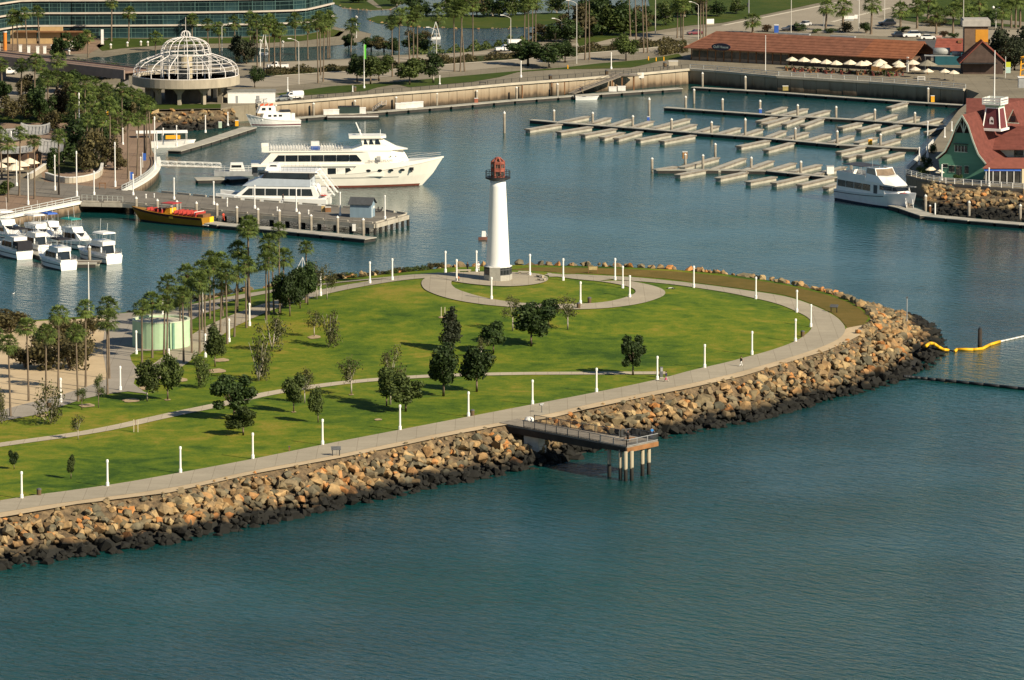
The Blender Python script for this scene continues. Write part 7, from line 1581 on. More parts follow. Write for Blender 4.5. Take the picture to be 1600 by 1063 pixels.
obj('roof_sheet', MB().box((0, 0, 4.0), (10.5, 3.0, .12)), CG, s)
for x in (-5, 5): obj('post', MB().bar((x, -1.3, 0), (x, -1.3, 4), .15), DGREY, s)
obj('drum', MB().tube((-3, .5, 5.0), (1.2, .5, 5.0), .95, n=14), CG, s, True); obj('drum_end', MB().tube((1.2, .5, 5.0), (1.35, .5, 5.0), .97, n=14), mat('maroon drum end', (.2, .05, .05), .6, .1), s)
obj('drum', MB().tube((1.8, -.4, 4.6), (4.0, -.4, 4.6), .55, n=12), CG, s, True); obj('drum_end', MB().tube((4.0, -.4, 4.6), (4.12, -.4, 4.6), .56, n=12), MATS['maroon drum end'], s)
s = thing('round_patio_roof', 'greyish thatched round roof behind the small umbrellas', 'gazebo', g(1449, 116)); obj('roof', MB().lathe([(2.6, 2.3), (2.5, 2.45), (.02, 3.7)], 10), mat('grey thatch', (.22, .2, .15), .9, .2, 2), s); obj('post', MB().tube((0, 0, 0), (0, 0, 3), .12, n=6), BROWN, s)
s = thing('white_fence_section', 'short bright white two-bar fence on the quay edge below the tiled hut', 'fence', g(1434, 127)); 
for x in (0, 1.8): obj('post', MB().box((x, 0, .6), (.12, .12, 1.2)), WHITE, s)
for z in (.55, 1.1): obj('rail', MB().box((.9, -.08, z), (1.9, .06, .14)), WHITE, s)
s = thing('banner_sign', 'yellow and green banner sign on a post beside the tavern', 'sign', g(1574, 122)); obj('post', MB().tube((-.5, 0, 0), (-.5, 0, 5.5), .07, n=6), WHITE2, s); obj('panel', MB().box((.2, 0, 3.4), (1.2, .08, 1.3)), mat('lime yellow', (.45, .5, .04), .6, .1), s); obj('lower_panel', MB().box((.2, 0, 2.0), (1.2, .08, 1.5)), mat('pale mint', (.4, .55, .5), .6, .1), s)
s = thing('yellow_ride', 'bright yellow lattice ride structure at the right edge behind the red roof', 'amusement ride', g(1601, 126)); 
mb = MB(); 
for x in (-1.2, 1.2): mb.bar((x, 0, 0), (x*.7, 0, 6), .3)
for z in (1, 2.5, 4, 5.5): mb.bar((-1.2, 0, z), (1.1, 0, z + .8), .25)
obj('frame', mb, ORANGE, s); obj('top_wheel', MB().lathe([(.5, -.2), (1.2, 0), (.5, .2)], 12, (0, 0, 6)), ORANGE, s)
s = thing('roof_plant_box', 'grey ventilation box standing on the far red roof slope', 'vent box', g(1598, 137, 11)); obj('body', MB().box((0, 0, 1.2), (2.2, 2.2, 2.4)), GREY, s); obj('lid', MB().box((0, 0, 2.5), (2.5, 2.5, .2)), WHITE2, s)
# ---- green restaurant with red roof and tower, gable facing the harbour
gp = g(1500, 279); GR = thing('green_restaurant', 'green gabled restaurant with flared red roof and lantern tower on the point', 'restaurant', gp, radians(-27)); k = ppm(gp)
GRW = mat('sea green boards', (.10, .255, .175), .75, .1, .6, stretch=(.3, .3, 4)); REDR = mat('red shingle roof', (.135, .042, .032), .9, .2, .9); TRIM = mat('pale green trim', (.5, .58, .48), .6, .08)
z_ap = ztop(gp + Vector((0, 2, 0)), 178) - LAND; z_wall = ztop(gp, 208) - LAND
def rx(px): return (px - 1500)/k
# flared gable profile (x, z) left eave -> apex -> right eave
prof = [(rx(1462), 4.2), (rx(1476), 5.8), (rx(1485), 8.2), (rx(1494), 11.4), (rx(1505), z_ap), (rx(1515), 11.8), (rx(1524), 8.4), (rx(1533), 5.6), (rx(1546), 3.6)]
obj('front_wall', MB().loft([[(x*.96, y, z) for x, z in [(rx(1467), 0)] + [(x, z - .4) for x, z in prof[0:3]] + [(rx(1490), z_wall), (rx(1518), z_wall)] + [(x, z - .4) for x, z in prof[6:9]] + [(rx(1540), 0)]] for y in (0, .4)]), GRW, GR)
obj('gable_recess', MB().loft([[(rx(1490), 1.0, z_wall - .2), (rx(1518), 1.0, z_wall - .2), (rx(1505), 1.0, z_ap - .4)], [(rx(1490), 1.3, z_wall - .2), (rx(1518), 1.3, z_wall - .2), (rx(1505), 1.3, z_ap - .4)]]), DK, GR)
mb = MB()
for a, b in (((rx(1505), z_ap - .3), (rx(1505), z_wall)), ((rx(1499), z_wall + 2.4), (rx(1505), z_wall)), ((rx(1511), z_wall + 2.4), (rx(1505), z_wall)), ((rx(1490), z_wall), (rx(1505), z_ap - .2)), ((rx(1518), z_wall), (rx(1505), z_ap - .2))): mb.bar((a[0], .1, a[1]), (b[0], .1, b[1]), .22)
obj('gable_frame', mb, TRIM, GR)
LR = 34
for (xa, za_), (xb, zb2) in zip(prof, prof[1:]):
    for j in range(4):
        f0, f1 = j/4, (j + 1)/4; X0, Z0, X1, Z1 = xa + (xb - xa)*f0, za_ + (zb2 - za_)*f0, xa + (xb - xa)*f1, za_ + (zb2 - za_)*f1
        lift = .1 if (zb2 > za_) else 0; lift2 = .1 - lift
        obj('roof_course', MB().loft([[(X0, -.9, Z0 + lift*0 + .16 - lift2*.5), (X1, -.9, Z1 + .16 - lift*.5), (X1, -.9, Z1 - .12), (X0, -.9, Z0 - .12)], [(X0, LR, Z0 + .16 - lift2*.5), (X1, LR, Z1 + .16 - lift*.5), (X1, LR, Z1 - .12), (X0, LR, Z0 - .12)]]), REDR, GR)
mb = MB()
for (xa, za_), (xb, zb2) in zip(prof, prof[1:]): mb.bar((xa, -.98, za_), (xb, -.98, zb2), .12, .32)
obj('barge_board', mb, TRIM, GR)
for x, z, w_, hh in ((rx(1501), 6.2, .62, 1.25),):
    for i in range(4): f = obj('window', MB().box((x - 1.05 + i*.75, -.05, z + .3), (.6, .1, 1.3)), GLASS, GR); obj('window_frame', MB().box((x - 1.05 + i*.75, -.04, z - .42), (.75, .14, .14)).box((x - 1.43 + i*.75, -.04, z + .3), (.12, .14, 1.5)), TRIM, f)
obj('window_hood', MB().box((x + .05, -.35, z + 1.35), (3.3, .7, .12)), BLACK, GR)
for px, z, w_, hh in ((1475, 2.6, 1.1, .8), (1484, 2.0, .7, 1.4), (1488, 2.0, .7, 1.4), (1511, 2.0, .9, 1.6), (1498, 1.6, 1.3, 2.2)): f = obj('window', MB().box((rx(px), -.06, z), (w_, .1, hh)), GLASS, GR); obj('window_frame', MB().box((rx(px), -.05, z - hh/2), (w_ + .2, .12, .12)).box((rx(px), -.05, z + hh/2), (w_ + .2, .12, .12)), TRIM, f)
GW = thing('restaurant_wing', 'low red-roofed wing with pale clerestory right of the green restaurant', 'building', gp + Vector((0, 3, 0)))
obj('side_wing', MB().box((rx(1546) + 5, 6, 1.9), (14, 11, 3.8)), mat('grey green wall', (.35, .36, .32), .8, .1), GW)
for i in range(5): obj('wing_roof_course', MB().loft([[(rx(1538), 1.4 + i*1.6, 5.9 + i*.85), (rx(1640), 1.4 + i*1.6, 5.9 + i*.85), (rx(1640), 3.0 + i*1.6, 6.7 + i*.85), (rx(1538), 3.0 + i*1.6, 6.7 + i*.85)], [(rx(1538), 1.4 + i*1.6, 5.7 + i*.85), (rx(1640), 1.4 + i*1.6, 5.7 + i*.85), (rx(1640), 3.0 + i*1.6, 6.4 + i*.85), (rx(1538), 3.0 + i*1.6, 6.4 + i*.85)]]), REDR, GW)
obj('clerestory_wall', MB().box((rx(1575), 4.5, 4.6), (11, .3, 3.0)), mat('pale grey wall', (.42, .42, .4), .8, .1), GW); obj('clerestory_window', MB().box((rx(1596), 4.3, 4.6), (2.0, .1, 1.4)), GLASS, GW)
obj('far_roof', MB().loft([[(rx(1525), LR*.75, 9.5), (rx(1640), LR*.75, 9.5), (rx(1640), LR*.75 + 9, 13.5), (rx(1530), LR*.75 + 9, 13.5)], [(rx(1525), LR*.75, 9.2), (rx(1640), LR*.75, 9.2), (rx(1640), LR*.75 + 9, 13.2), (rx(1530), LR*.75 + 9, 13.2)]]).box((rx(1582), LR*.75 + 5, 5), (14, 8, 9.5)), REDR, GW)
# tower on the ridge
tx, ty = rx(1531), 9.0; zt0 = ztop(gp + Vector((0, 9, 0)), 197) - LAND; zt1 = ztop(gp + Vector((0, 9, 0)), 165) - LAND; zt2 = ztop(gp + Vector((0, 9, 0)), 152) - LAND; pt = rx(1531) - rx(1517)
obj('tower_base', MB().box((tx, ty, zt0 - .3), (pt*2.5, pt*2.5, .5)), WHITE, GR); obj('tower_body', MB().box((tx, ty, (zt0 + zt1)/2), (pt*2.05, pt*2.05, zt1 - zt0), 0, (.72, .72)), mat('maroon tower wall', (.13, .035, .04), .8, .12), GR)
mb = MB(); q0, q1 = pt*1.03, pt*.75
for sx in (-1, 1):
    for sy in (-1, 1): mb.bar((tx + sx*q0, ty + sy*q0, zt0), (tx + sx*q1, ty + sy*q1, zt1), .22)
for sx, sy in ((0, -1), (-1, 0), (1, 0)):
    mb.bar((tx + (sx or -1)*q1, ty + (sy or -1)*q1, zt1 - .1), (tx + (sx or 1)*q1, ty + (sy or 1)*q1, zt1 - .1), .2)
obj('tower_trim', mb, WHITE, GR); obj('tower_niche', MB().add([(tx + q, ty - q0*.93 - .02 + zz*.0, zt0 + .5 + zz) for q, zz in ((-.5, 0), (.5, 0), (.5, 1.4), (.35, 1.85), (0, 2.05), (-.35, 1.85), (-.5, 1.4))], [tuple(range(7))]), WHITE, GR); obj('niche_opening', MB().add([(tx + .1 + q, ty - q0*.93 - .05, zt0 + 1.2 + zz) for q, zz in ((-.3, .3), (.3, 0), (.3, .4), (.1, .65), (-.2, .6))], [tuple(range(5))]), DK, GR)
obj('tower_collar', MB().box((tx, ty, zt1 + .35), (q1*2.1, q1*2.1, .8), 0, (1.2, 1.2)), mat('mint collar', (.3, .48, .36), .7, .1), GR); mb = MB()
for sx, sy in ((-1, -1), (1, -1), (1, 1), (-1, 1)): mb.bar((tx + sx*q1*1.45, ty + sy*q1*1.45, zt1 + .7), (tx + sx*q1*1.45, ty + sy*q1*1.45, zt2 + .3), .15)
for z in (zt1 + .8, (zt1 + zt2)/2 + .4, zt2 + .1):
    for (ax, ay), (bx, by) in zip(((-1, -1), (1, -1), (1, 1), (-1, 1)), ((1, -1), (1, 1), (-1, 1), (-1, -1))): mb.bar((tx + ax*q1*1.45, ty + ay*q1*1.45, z), (tx + bx*q1*1.45, ty + by*q1*1.45, z), .1, .4)
obj('tower_balcony', mb, WHITE2, GR); obj('flagpole', MB().tube((tx - .2, ty, zt1), (tx - .2, ty, ztop(gp + Vector((0, 9, 0)), 77) - LAND), .16, .1, 7), WHITE, GR)
dm = obj('dormer', MB().loft([[(rx(1553) - 1.3, 12, z_ap - 2.6), (rx(1553) + 1.3, 12, z_ap - 2.6), (rx(1553), 12, z_ap + .2)], [(rx(1553) - 1.3, 16, z_ap - 2.6), (rx(1553) + 1.3, 16, z_ap - 2.6), (rx(1553), 16, z_ap + .2)]]), REDR, GR); obj('dormer_window', MB().box((rx(1553), 11.95, z_ap - 1.7), (1.1, .1, 1.2)), GLASS, dm); obj('dormer_trim', MB().bar((rx(1553) - 1.4, 11.9, z_ap - 2.6), (rx(1553) + 1.4, 11.9, z_ap - 2.6), .15).bar((rx(1553) - 1.4, 11.9, z_ap - 2.6), (rx(1553), 11.9, z_ap + .3), .12), TRIM, dm)
# porch with blue awning
po = thing('glazed_porch', 'glazed white porch with blue awning and red roof at the right of the green restaurant', 'porch', g(1571, 287)); k2 = ppm(g(1571, 287))
obj('glass_wall', MB().box((-.5, 1.5, 1.3), (7.5, 3, 2.6)), MATS['dim restaurant glass'], po); obj('awning', MB().loft([[(-4.6, -.2, 2.9), (3.4, -.2, 2.9), (3.4, .3, 3.5), (-4.6, .3, 3.5)], [(-4.6, -.25, 2.75), (3.4, -.25, 2.75), (3.4, .3, 3.35), (-4.6, .3, 3.35)]]), BLUE, po)
obj('roof', MB().loft([[(-5, -.3, 3.4), (5.5, -.3, 3.4), (4.5, 3.5, 5.2), (-2, 3.5, 5.2)], [(-5, -.3, 3.25), (5.5, -.3, 3.25), (4.5, 3.5, 5.0), (-2, 3.5, 5.0)]]), mat('orange red roof', (.2, .065, .045), .85, .15), po)
for i in range(6): obj('porch_post', MB().box((-4.2 + i*1.5, -.1, 1.3), (.14, .14, 2.7)), WHITE, po)
obj('end_wall', MB().box((4.3, .8, 1.6), (1.6, 2.4, 3.2)), mat('cream wall', (.62, .55, .36), .7, .08), po)
# deck edge railing round the point
pts = [g(*p) for p in [(1458, 226), (1437, 249), (1417, 268), (1416, 273), (1440, 279.5), (1478, 286.5), (1547, 292), (1600, 295.5), (1700, 301)]]
fr = thing('deck_railing', 'white post-and-bar railing round the deck of the green restaurant', 'railing', pts[3]); o_ = fr.location
for a, b in zip(pts, pts[1:]):
    d = b - a; n = max(1, round(d.length/2.4)); rl = MB()
    for q in range(n): p = a + d*q/n - o_; obj('post', MB().bar(p, p + Vector((0, 0, 1.2)), .18), WHITE2, fr)
    for zz in (.45, .8, 1.15): rl.bar(a - o_ + Vector((0, 0, zz)), b - o_ + Vector((0, 0, zz)), .1, .12)
    obj('rail', rl, WHITE2, fr); obj('deck_edge', MB().bar(a - o_ + Vector((0, -.1, -.3)), b - o_ + Vector((0, -.1, -.3)), .3, .6), WOOD, fr)
for i, (x, y, yt) in enumerate([(1471.5, 282, 257), (1545, 291, 262), (1449, 246, 189), (1436, 258, 230), (1476, 215, 199), (1487, 205, 190)]):
    P = g(x, y); dup(tall, P, 0, f'white lamp post on the deck of the green restaurant, {ordn(i)} in order', 'lamp posts at the green restaurant', (1, 1, (ztop(P, yt) - LAND)/5.7))
for i, (x, y) in enumerate([(1453, 277), (1468, 281), (1457, 276)]):
    dup(umP, g(x, y), .2, f'small folded umbrella among flowers on the green restaurant deck, {ordn(i)} in order', 'deck umbrellas', (.6, .6, .7))
for i, (x, y, w_, h_, kk) in enumerate([(1440, 274, 20, 14, 'm'), (1497, 283, 14, 12, 'd'), (1448, 262, 16, 18, 'd'), (1456, 240, 14, 16, 'd')]):
    P = g(x, y); bush(P, w_/ppm(P)*1.2, h_/ppm(P)*1.2, kk, f'potted green shrub on the deck of the green restaurant, {ordn(i)} in order', 'deck shrubs')
s = thing('harbour_flagpole', 'slim white flagpole between the brown-roofed restaurant and the quay rail', 'flagpole', g(1196, 111)); hh = ztop(g(1196, 111), 57) - LAND; obj('pole', MB().tube((0, 0, 0), (0, 0, hh), .1, .06, 6), WHITE, s); obj('finial', MB().lathe([(.02, hh), (.14, hh + .12), (.02, hh + .25)], 8), WHITE, s)
person(g(1590, 284), 1.0, (.1, .3, .2), NAVY, 'person at the door of the glazed porch')

# ================================================================== GREY TILED PAVILION at left
pv = thing('tiled_pavilion', 'grey tiled pavilion with upswept roof ridges at far left', 'pavilion', g(40, 262, EZ)); k = ppm(pv.location); GT = mat('grey roof tiles', (.24, .24, .235), .85, .2, 1.2); 
obj('wall', MB().box((-3, 3, 3.2), (12, 8, 6.4)), mat('tan wall boards', (.3, .22, .15), .85, .2, .5), pv)
def up_roof(cx, cy, z, w_, d_, hh, nm):
    r_ = MB(); ns = 8
    for s_ in (-1, 1):
        rings = []
        for i in range(ns + 1):
            t = i/ns*2 - 1; x = cx + t*w_/2; up_ = .55*abs(t)**3; rings.append([(x, cy, z + hh + up_*1.1), (x, cy + s_*d_*.25, z + hh*.42 + up_), (x, cy + s_*d_/2, z + up_), (x, cy + s_*d_/2, z + up_ - .2), (x, cy, z + hh + up_*1.1 - .3)])
        r_.loft(rings)
    o = obj(nm, r_, GT, pv); rd = MB()
    for i in range(ns): 
        t0, t1 = i/ns*2 - 1, (i + 1)/ns*2 - 1; rd.bar((cx + t0*w_/2, cy, z + hh + .6*abs(t0)**3 + .15), (cx + t1*w_/2, cy, z + hh + .6*abs(t1)**3 + .15), .4, .35)
    obj('ridge', rd, mat('pale ridge tiles', (.36, .36, .35), .8, .1), o)
    tl = MB()
    for i in range(int(w_/.8)):
        x = cx - w_/2 + .4 + i*.8; t = (x - cx)/(w_/2); up_ = .55*abs(t)**3; tl.bar((x, cy - .1, z + hh + up_ + .08), (x, cy - d_*.25, z + hh*.42 + up_ + .08), .22, .14); tl.bar((x, cy - d_*.25, z + hh*.42 + up_ + .08), (x, cy - d_/2, z + up_ + .06), .22, .14)
    o2 = obj('tile_rows', tl, GT, o)
up_roof(-6, 3, 6.3, 12, 9, 1.7, 'main_roof'); up_roof(2.0, 3.5, 7.4, 6.5, 6, 1.4, 'upper_roof'); up_roof(-4, -3.2, 3.9, 12, 4.5, .8, 'lower_roof'); up_roof(5.8, 2, 3.6, 5.5, 8, 2.0, 'side_roof')
obj('dark_front', MB().box((-3, -1.1, 1.8), (12, .2, 3.4)), DK, pv)
for i in range(7): obj('post', MB().box((-9 + i*2, -4.8, 1.8), (.25, .25, 3.6)), BROWN, pv)
# low curved walls of the esplanade
for l, pts, hh in (('curved low stone wall in the middle of the palm esplanade', [(72, 279), (90, 285), (110, 287), (135, 284), (157, 277), (160, 264)], 1.2), ('low pale wall at the left of the palm esplanade', [(48, 280), (60, 272), (75, 262), (88, 255)], 1.2)):
    A = smooth_line([g(x, y, EZ) for x, y in pts], 2); s = thing('low_wall', l, 'wall', A[0])
    for a, b in zip(A, A[1:]): obj('wall_segment', MB().bar(a - A[0] + Vector((0, 0, hh/2)), b - A[0] + Vector((0, 0, hh/2)), .5, hh), CONC, s)
    cp_ = MB()
    for a, b in zip(A, A[1:]): cp_.bar(a - A[0] + Vector((0, 0, hh + .08)), b - A[0] + Vector((0, 0, hh + .08)), .65, .15)
    obj('coping', cp_, WHITE2, s)
sheet2 = struct('esplanade_planting_bed', fill([g(x, y, EZ) for x, y in [(74, 274), (160, 262), (175, 235), (170, 205), (140, 200), (100, 215), (80, 245)]], lambda x, y: EZ + .04), HEDGE)
struct('esplanade_forecourt', fill([g(x, y, EZ) for x, y in [(-320, 330), (0, 296), (40, 292), (70, 285), (60, 262), (-320, 250)]], lambda x, y: EZ + .03), GROUNDM)
for i, (x, y, m, l) in enumerate([(113, 185, ORANGE, 'orange banner on a post among the esplanade palms, left one'), (166, 195, ORANGE, 'orange banner on a post among the esplanade palms, right one'), (141, 172, RED, 'red and white flag on a pole left of the rotunda'), (223, 262, BLUE, 'blue sign board by the curved sea wall'), (203, 292, BLUE, 'small blue and yellow sign at the landward end of the pier')]):
    s = thing('banner_post', l, 'sign', g(x, y, EZ)); obj('post', MB().tube((0, 0, 0), (0, 0, 3.4), .07, n=6), WHITE2, s); obj('panel', MB().box((.4, 0, 2.4), (.75, .06, 1.6)), m, s)
s = thing('timber_kiosk', 'small brown timber frame standing at the edge of the pier road', 'kiosk', g(160, 296, EZ)); 
for x in (-.6, .6): obj('post', MB().bar((x, 0, 0), (x, 0, 1.3), .16), BROWN, s)
obj('top', MB().box((0, 0, 1.35), (1.6, .5, .14)), BROWN, s)

# ================================================================== STREET FURNITURE in the town
def lamp_arm(P, hh, rz, label, grp):
    s = thing('street_light', label, 'street light', P, rz, grp); obj('pole', MB().tube((0, 0, 0), (0, 0, hh), .13, .09, 7), mat('pale grey pole', (.5, .48, .43), .5, .08), s)
    obj('arm', MB().path([(0, 0, hh), (-.8, 0, hh + .5), (-2.0, 0, hh + .9)], .07, 5), MATS['pale grey pole'], s); obj('lamp_head', MB().box((-2.3, 0, hh + .9), (.9, .35, .2)), WHITE, s)
for i, (x, yb, yt, rz) in enumerate([(467, 132, 66, 0), (682, 85, 48, 0), (798, 82, 29, 0), (878, 66, 34, 0), (347, 100, 42, pi), (1103, 43, -5, 0), (901, 100, 6, 0), (1024, 53, -10, 0), (1236, 52, -8, 0), (1382, 31, -12, 0), (1091, 62, 8, 0), (1505, 61, -10, 0)]):
    P = g(x, yb); lamp_arm(P, ztop(P, yt) - LAND, rz, f'tall pale street light along the town roads, {ordn(i)} in order', 'street lights along the roads')
for i, (x, yb, yt) in enumerate([(1342, 50, -2), (1556, 44, 12), (407, 104, 64), (415, 72, 50), (442, 74, 66), (557, 60, 27)]):
    P = g(x, yb); s = thing('globe_lamp', f'pale post with white globe lamps, {ordn(i)} in order', 'street light', P, 0, 'globe lamps'); hh = ztop(P, yt) - LAND
    obj('pole', MB().tube((0, 0, 0), (0, 0, hh), .1, .08, 6), WHITE2, s)
    for q in (-.75, .75): obj('globe', MB().lathe([(.05, -.45), (.4, -.1), (.4, .15), (.05, .45)], 10, (q if i < 2 else 0, 0, hh)), WHITE, s, True)
    if i < 2: obj('cross_arm', MB().bar((-.8, 0, hh - .35), (.8, 0, hh - .35), .1), WHITE2, s)
for i, (x, yb, yt) in enumerate([(814, 121, 95), (955, 108, 82), (687, 132, 118), (449.5, 143, 121), (551, 144, 134), (429, 158, 141), (569, 138, 112)]):
    P = g(x, yb); dup(tall, P, 0, f'white lamp post on the strip of street lawn behind the sea wall, {ordn(i)} in order', 'white lamp posts on the street lawn', (1, 1, (ztop(P, yt) - LAND)/5.7))
s = thing('street_banner', 'bright green vertical banner on a pole among the street trees', 'banner', g(569, 137.5) + Vector((0, .3, 0))); obj('pole', MB().tube((0, 0, 0), (0, 0, 11), .08, n=6), WHITE2, s); obj('panel', MB().box((.2, 0, 9.0), (.6, .08, 3.6)), mat('lime green banner', (.1, .5, .04), .6, .05), s)
s = thing('signal_mast', 'grey traffic signal mast arm over the far road', 'traffic light', g(1170, 30)); obj('pole', MB().tube((0, 0, 0), (0, 0, 7.5), .15, .12, 7), GREY, s); obj('arm', MB().path([(0, 0, 6.2), (-4, 0, 6.6), (-11, 0, 6.2)], .1, 6), GREY, s); obj('signal_head', MB().box((-11, 0, 5.8), (.4, .35, 1.1)).box((-.3, 0, 4), (.4, .35, 1.1)), BLACK, s)
s = thing('signal_mast', 'black traffic signal on a post at the road junction', 'traffic light', g(1287, 44)); obj('pole', MB().tube((0, 0, 0), (0, 0, 5), .12, .1, 7), GREY, s); obj('signal_head', MB().box((0, -.2, 4.2), (.7, .4, 1.6)), BLACK, s)
s = thing('blue_bin', 'blue portable cabin at the road behind the brown roof', 'cabin', g(1213, 51)); obj('body', MB().box((0, 0, 1.0), (1.2, 1.2, 2.0)), BLUE, s); obj('roof', MB().box((0, 0, 2.1), (1.3, 1.3, .15)), WHITE2, s)
s = thing('road_sign_board', 'white roadside sign board with red lettering near the junction', 'sign', g(1327, 33)); obj('panel', MB().box((0, 0, 1.0), (2.8, .12, .9)).box((1.9, .05, 1.2), (.9, .12, 1.1)), WHITE, s); obj('foot', MB().box((0, 0, .3), (2.4, .1, .5)), GREY, s)
s = thing('white_hoarding', 'low white hoarding beside the far road', 'hoarding', g(1109, 38.5), .2); obj('panel', MB().box((0, 0, .9), (2.4, .12, 1.3)), WHITE, s); obj('foot', MB().box((0, 0, .12), (2.4, .3, .24)), CONC, s)
for i, (x, y) in enumerate([(1013, 94.5), (1025, 96), (1037, 95), (887, 108)]):
    s = thing('yellow_bollard', f'yellow bollard on the promenade behind the sea wall, {ordn(i)} in order', 'bollard', g(x, y), 0, 'yellow bollards on the quay'); obj('shaft', MB().lathe([(.16, 0), (.16, .95)], 8), ORANGE, s); obj('cap', MB().lathe([(.17, .95), (.02, 1.05)], 8), ORANGE, s)
for i, (x, y, l) in enumerate([(754, 132, 'dark bench on the quay promenade in the middle'), (501, 153, 'dark bench on the quay promenade near the van'), (1041, 108, 'dark planter bench at the right end of the promenade')]):
    s = thing('quay_bench', l, 'bench', g(x, y), .1); obj('seat', MB().box((0, 0, .5), (1.7, .5, .1)), BLACK, s)
    for q in (-.7, .7): obj('leg', MB().box((q, 0, .25), (.1, .45, .5)), BLACK, s)
for i, (x, y, l) in enumerate([(860, 124.5, 'dark litter bin on the quay promenade left of the gangway'), (948, 117, 'dark litter bin on the quay promenade at the gangway head'), (554, 143, 'dark litter bin on the street lawn near the left lamp post'), (1039, 105, 'dark litter bin at the right end of the quay promenade')]): dup(binP, g(x, y), 0, l, 'litter bins on the quay', (1.3, 1.3, 1.2))
s = thing('concrete_planter', 'pale concrete planter block at the end of the quay promenade', 'planter', g(1052, 103)); obj('box', MB().box((0, 0, .6), (2.4, 1.2, 1.2)), CONC, s); obj('rim', MB().box((0, 0, 1.24), (2.5, 1.3, .1)), WHITE2, s)
# sail sculptures
for x, y, yt, l in ((681, 61.5, 34, 'white A-shaped sail frame floating on the lagoon'), (413, 86, 52, 'white A-shaped sail frame on the lagoon behind the left palms')):
    P = g(x, y); s = thing('sail_sculpture', l, 'sculpture', P); hh = ztop(P, yt) - LAND
    obj('float', MB().box((0, 0, .3), (2.6, 1.2, .6)), WHITE, s); obj('frame', MB().bar((-1.2, 0, .6), (0, 0, hh), .14).bar((1.2, 0, .6), (0, 0, hh), .14).bar((-.9, 0, hh*.3), (.9, 0, hh*.3), .1), WHITE, s)

# ================================================================== TREES AND PALMS in the town
TT = [(558, 128, 87, 34, 'D'), (579, 132, 89, 38, 'M'), (592, 127, 88, 38, 'M'), (640, 133, 93, 38, 'M'), (677, 130, 84, 50, 'D'), (825, 103, 66, 62, 'D'), (858, 106, 68, 52, 'D'), (883, 98, 66, 34, 'D'), (978, 95, 56, 34, 'M'), (398, 137, 104, 26, 'D')]
for i, (x, yb, yt, wp, lf) in enumerate(TT):
    P = g(x, yb); H = ztop(P, yt) - LAND; tree(P, H, wp/ppm(P)*1.1, H*.3, 'wide' if wp > 45 else 'round', 11 + i % 5, LMS[lf][0], BARK if i % 2 else BARKP, f'rounded street tree on the lawn between road and sea wall, {ordn(i)} from the left' if i < 9 else 'dark round tree at the right foot of the rotunda', 'tree', 'street trees behind the sea wall', 'street_tree', 1800)
BT = [(580, 78, 58, 34), (615, 82, 60, 30), (720, 25, -8, 44), (820, 24, -6, 40), (845, 60, 38, 36), (890, 66, 30, 40), (925, 58, 0, 60), (1090, 24, -2, 36), (1000, 48, 12, 40), (905, 62, 8, 60), (940, 56, 0, 74), (975, 55, 4, 60), (1040, 40, 4, 46), (868, 66, 38, 40), (1008, 42, 10, 34), (770, 27, -4, 40), (795, 27, -6, 40), (870, 22, -8, 36), (700, 27, -8, 50), (745, 26, -10, 40), (650, 27, -6, 40), (600, 80, 60, 40), (655, 80, 55, 50), (1150, 22, 0, 34), (1120, 26, 2, 30), (1070, 28, -4, 40), (620, 10, -12, 36), (560, 5, -12, 30), (545, 75, 62, 26), (655, 72, 48, 40)]
for i, (x, yb, yt, wp) in enumerate(sorted(BT)):
    P = g(x, yb); H = max(3.5, ztop(P, yt) - LAND); tree(P, H, wp/ppm(P)*1.1, H*.15, 'wide', 11 + i % 5, [LF_DARK, LF_MID, LF_DARK, LF_BUSH][i % 4], BARKP, f'leafy tree on the lagoon shore at the top of the picture, {ordn(i)} from the left', 'tree', 'trees on the lagoon shore', 'shore_tree', 1700)
LT = [(128, 172, 140, 40, 'd'), (160, 168, 138, 40, 'b'), (195, 165, 138, 40, 'd'), (225, 176, 150, 34, 'd'), (80, 205, 175, 34, 'b'), (120, 205, 170, 44, 'd'), (150, 230, 190, 40, 'd'), (180, 215, 178, 34, 'b'), (110, 145, 112, 44, 'd'), (65, 150, 118, 36, 'd'), (40, 148, 118, 30, 'b'), (172, 188, 160, 30, 'r'), (92, 186, 142, 46, 'r'), (70, 190, 150, 34, 'd'), (106, 178, 130, 36, 'b'), (118, 240, 188, 60, 'd'), (140, 268, 205, 50, 'b'), (165, 262, 215, 50, 'b'), (100, 255, 215, 44, 'd'), (150, 125, 98, 70, 'd'), (125, 122, 96, 60, 'd'), (100, 118, 92, 50, 'm'), (92, 90, 60, 30, 'd'), (120, 80, 52, 40, 'd'), (60, 185, 140, 34, 'd'), (5, 160, 128, 30, 'd'), (20, 185, 150, 40, 'b'), (48, 178, 148, 36, 'p'), (84, 265, 232, 30, 'd'), (185, 178, 148, 44, 'd'), (215, 168, 145, 40, 'd'), (205, 188, 160, 34, 'b'), (8, 305, 284, 30, 'm'), (185, 266, 240, 30, 'b'), (1565, 98, 46, 50, 'x'), (1595, 96, 44, 60, 'x'), (1585, 110, 66, 50, 'x'), (385, 100, 62, 34, 'x'), (370, 92, 56, 36, 'x')]
KM = {'r': LF_RED, 'd': LF_DARK, 'b': LF_BUSH, 'm': LF_MID, 'p': LF_PALE, 'x': LF_CYP}
for i, (x, yb, yt, wp, lf) in enumerate(sorted(LT)):
    z = EZ if (yb > 185 and x < 300) else LAND; P = g(x, yb, z); H = ztop(P, yt) - z
    tree(P, H, wp/ppm(P)*1.1, H*.12, 'wide', 11 + i % 5, KM[lf], BARK, (f'leafy tree between the palms of the left esplanade, {ordn(i)} from the left' if x < 300 else f'greyish leafy tree at the edge of the town, {ordn(i)} from the left of the picture'), 'tree', 'leafy trees among the esplanade palms' if x < 300 else 'greyish town trees', 'leafy_tree', 1700)
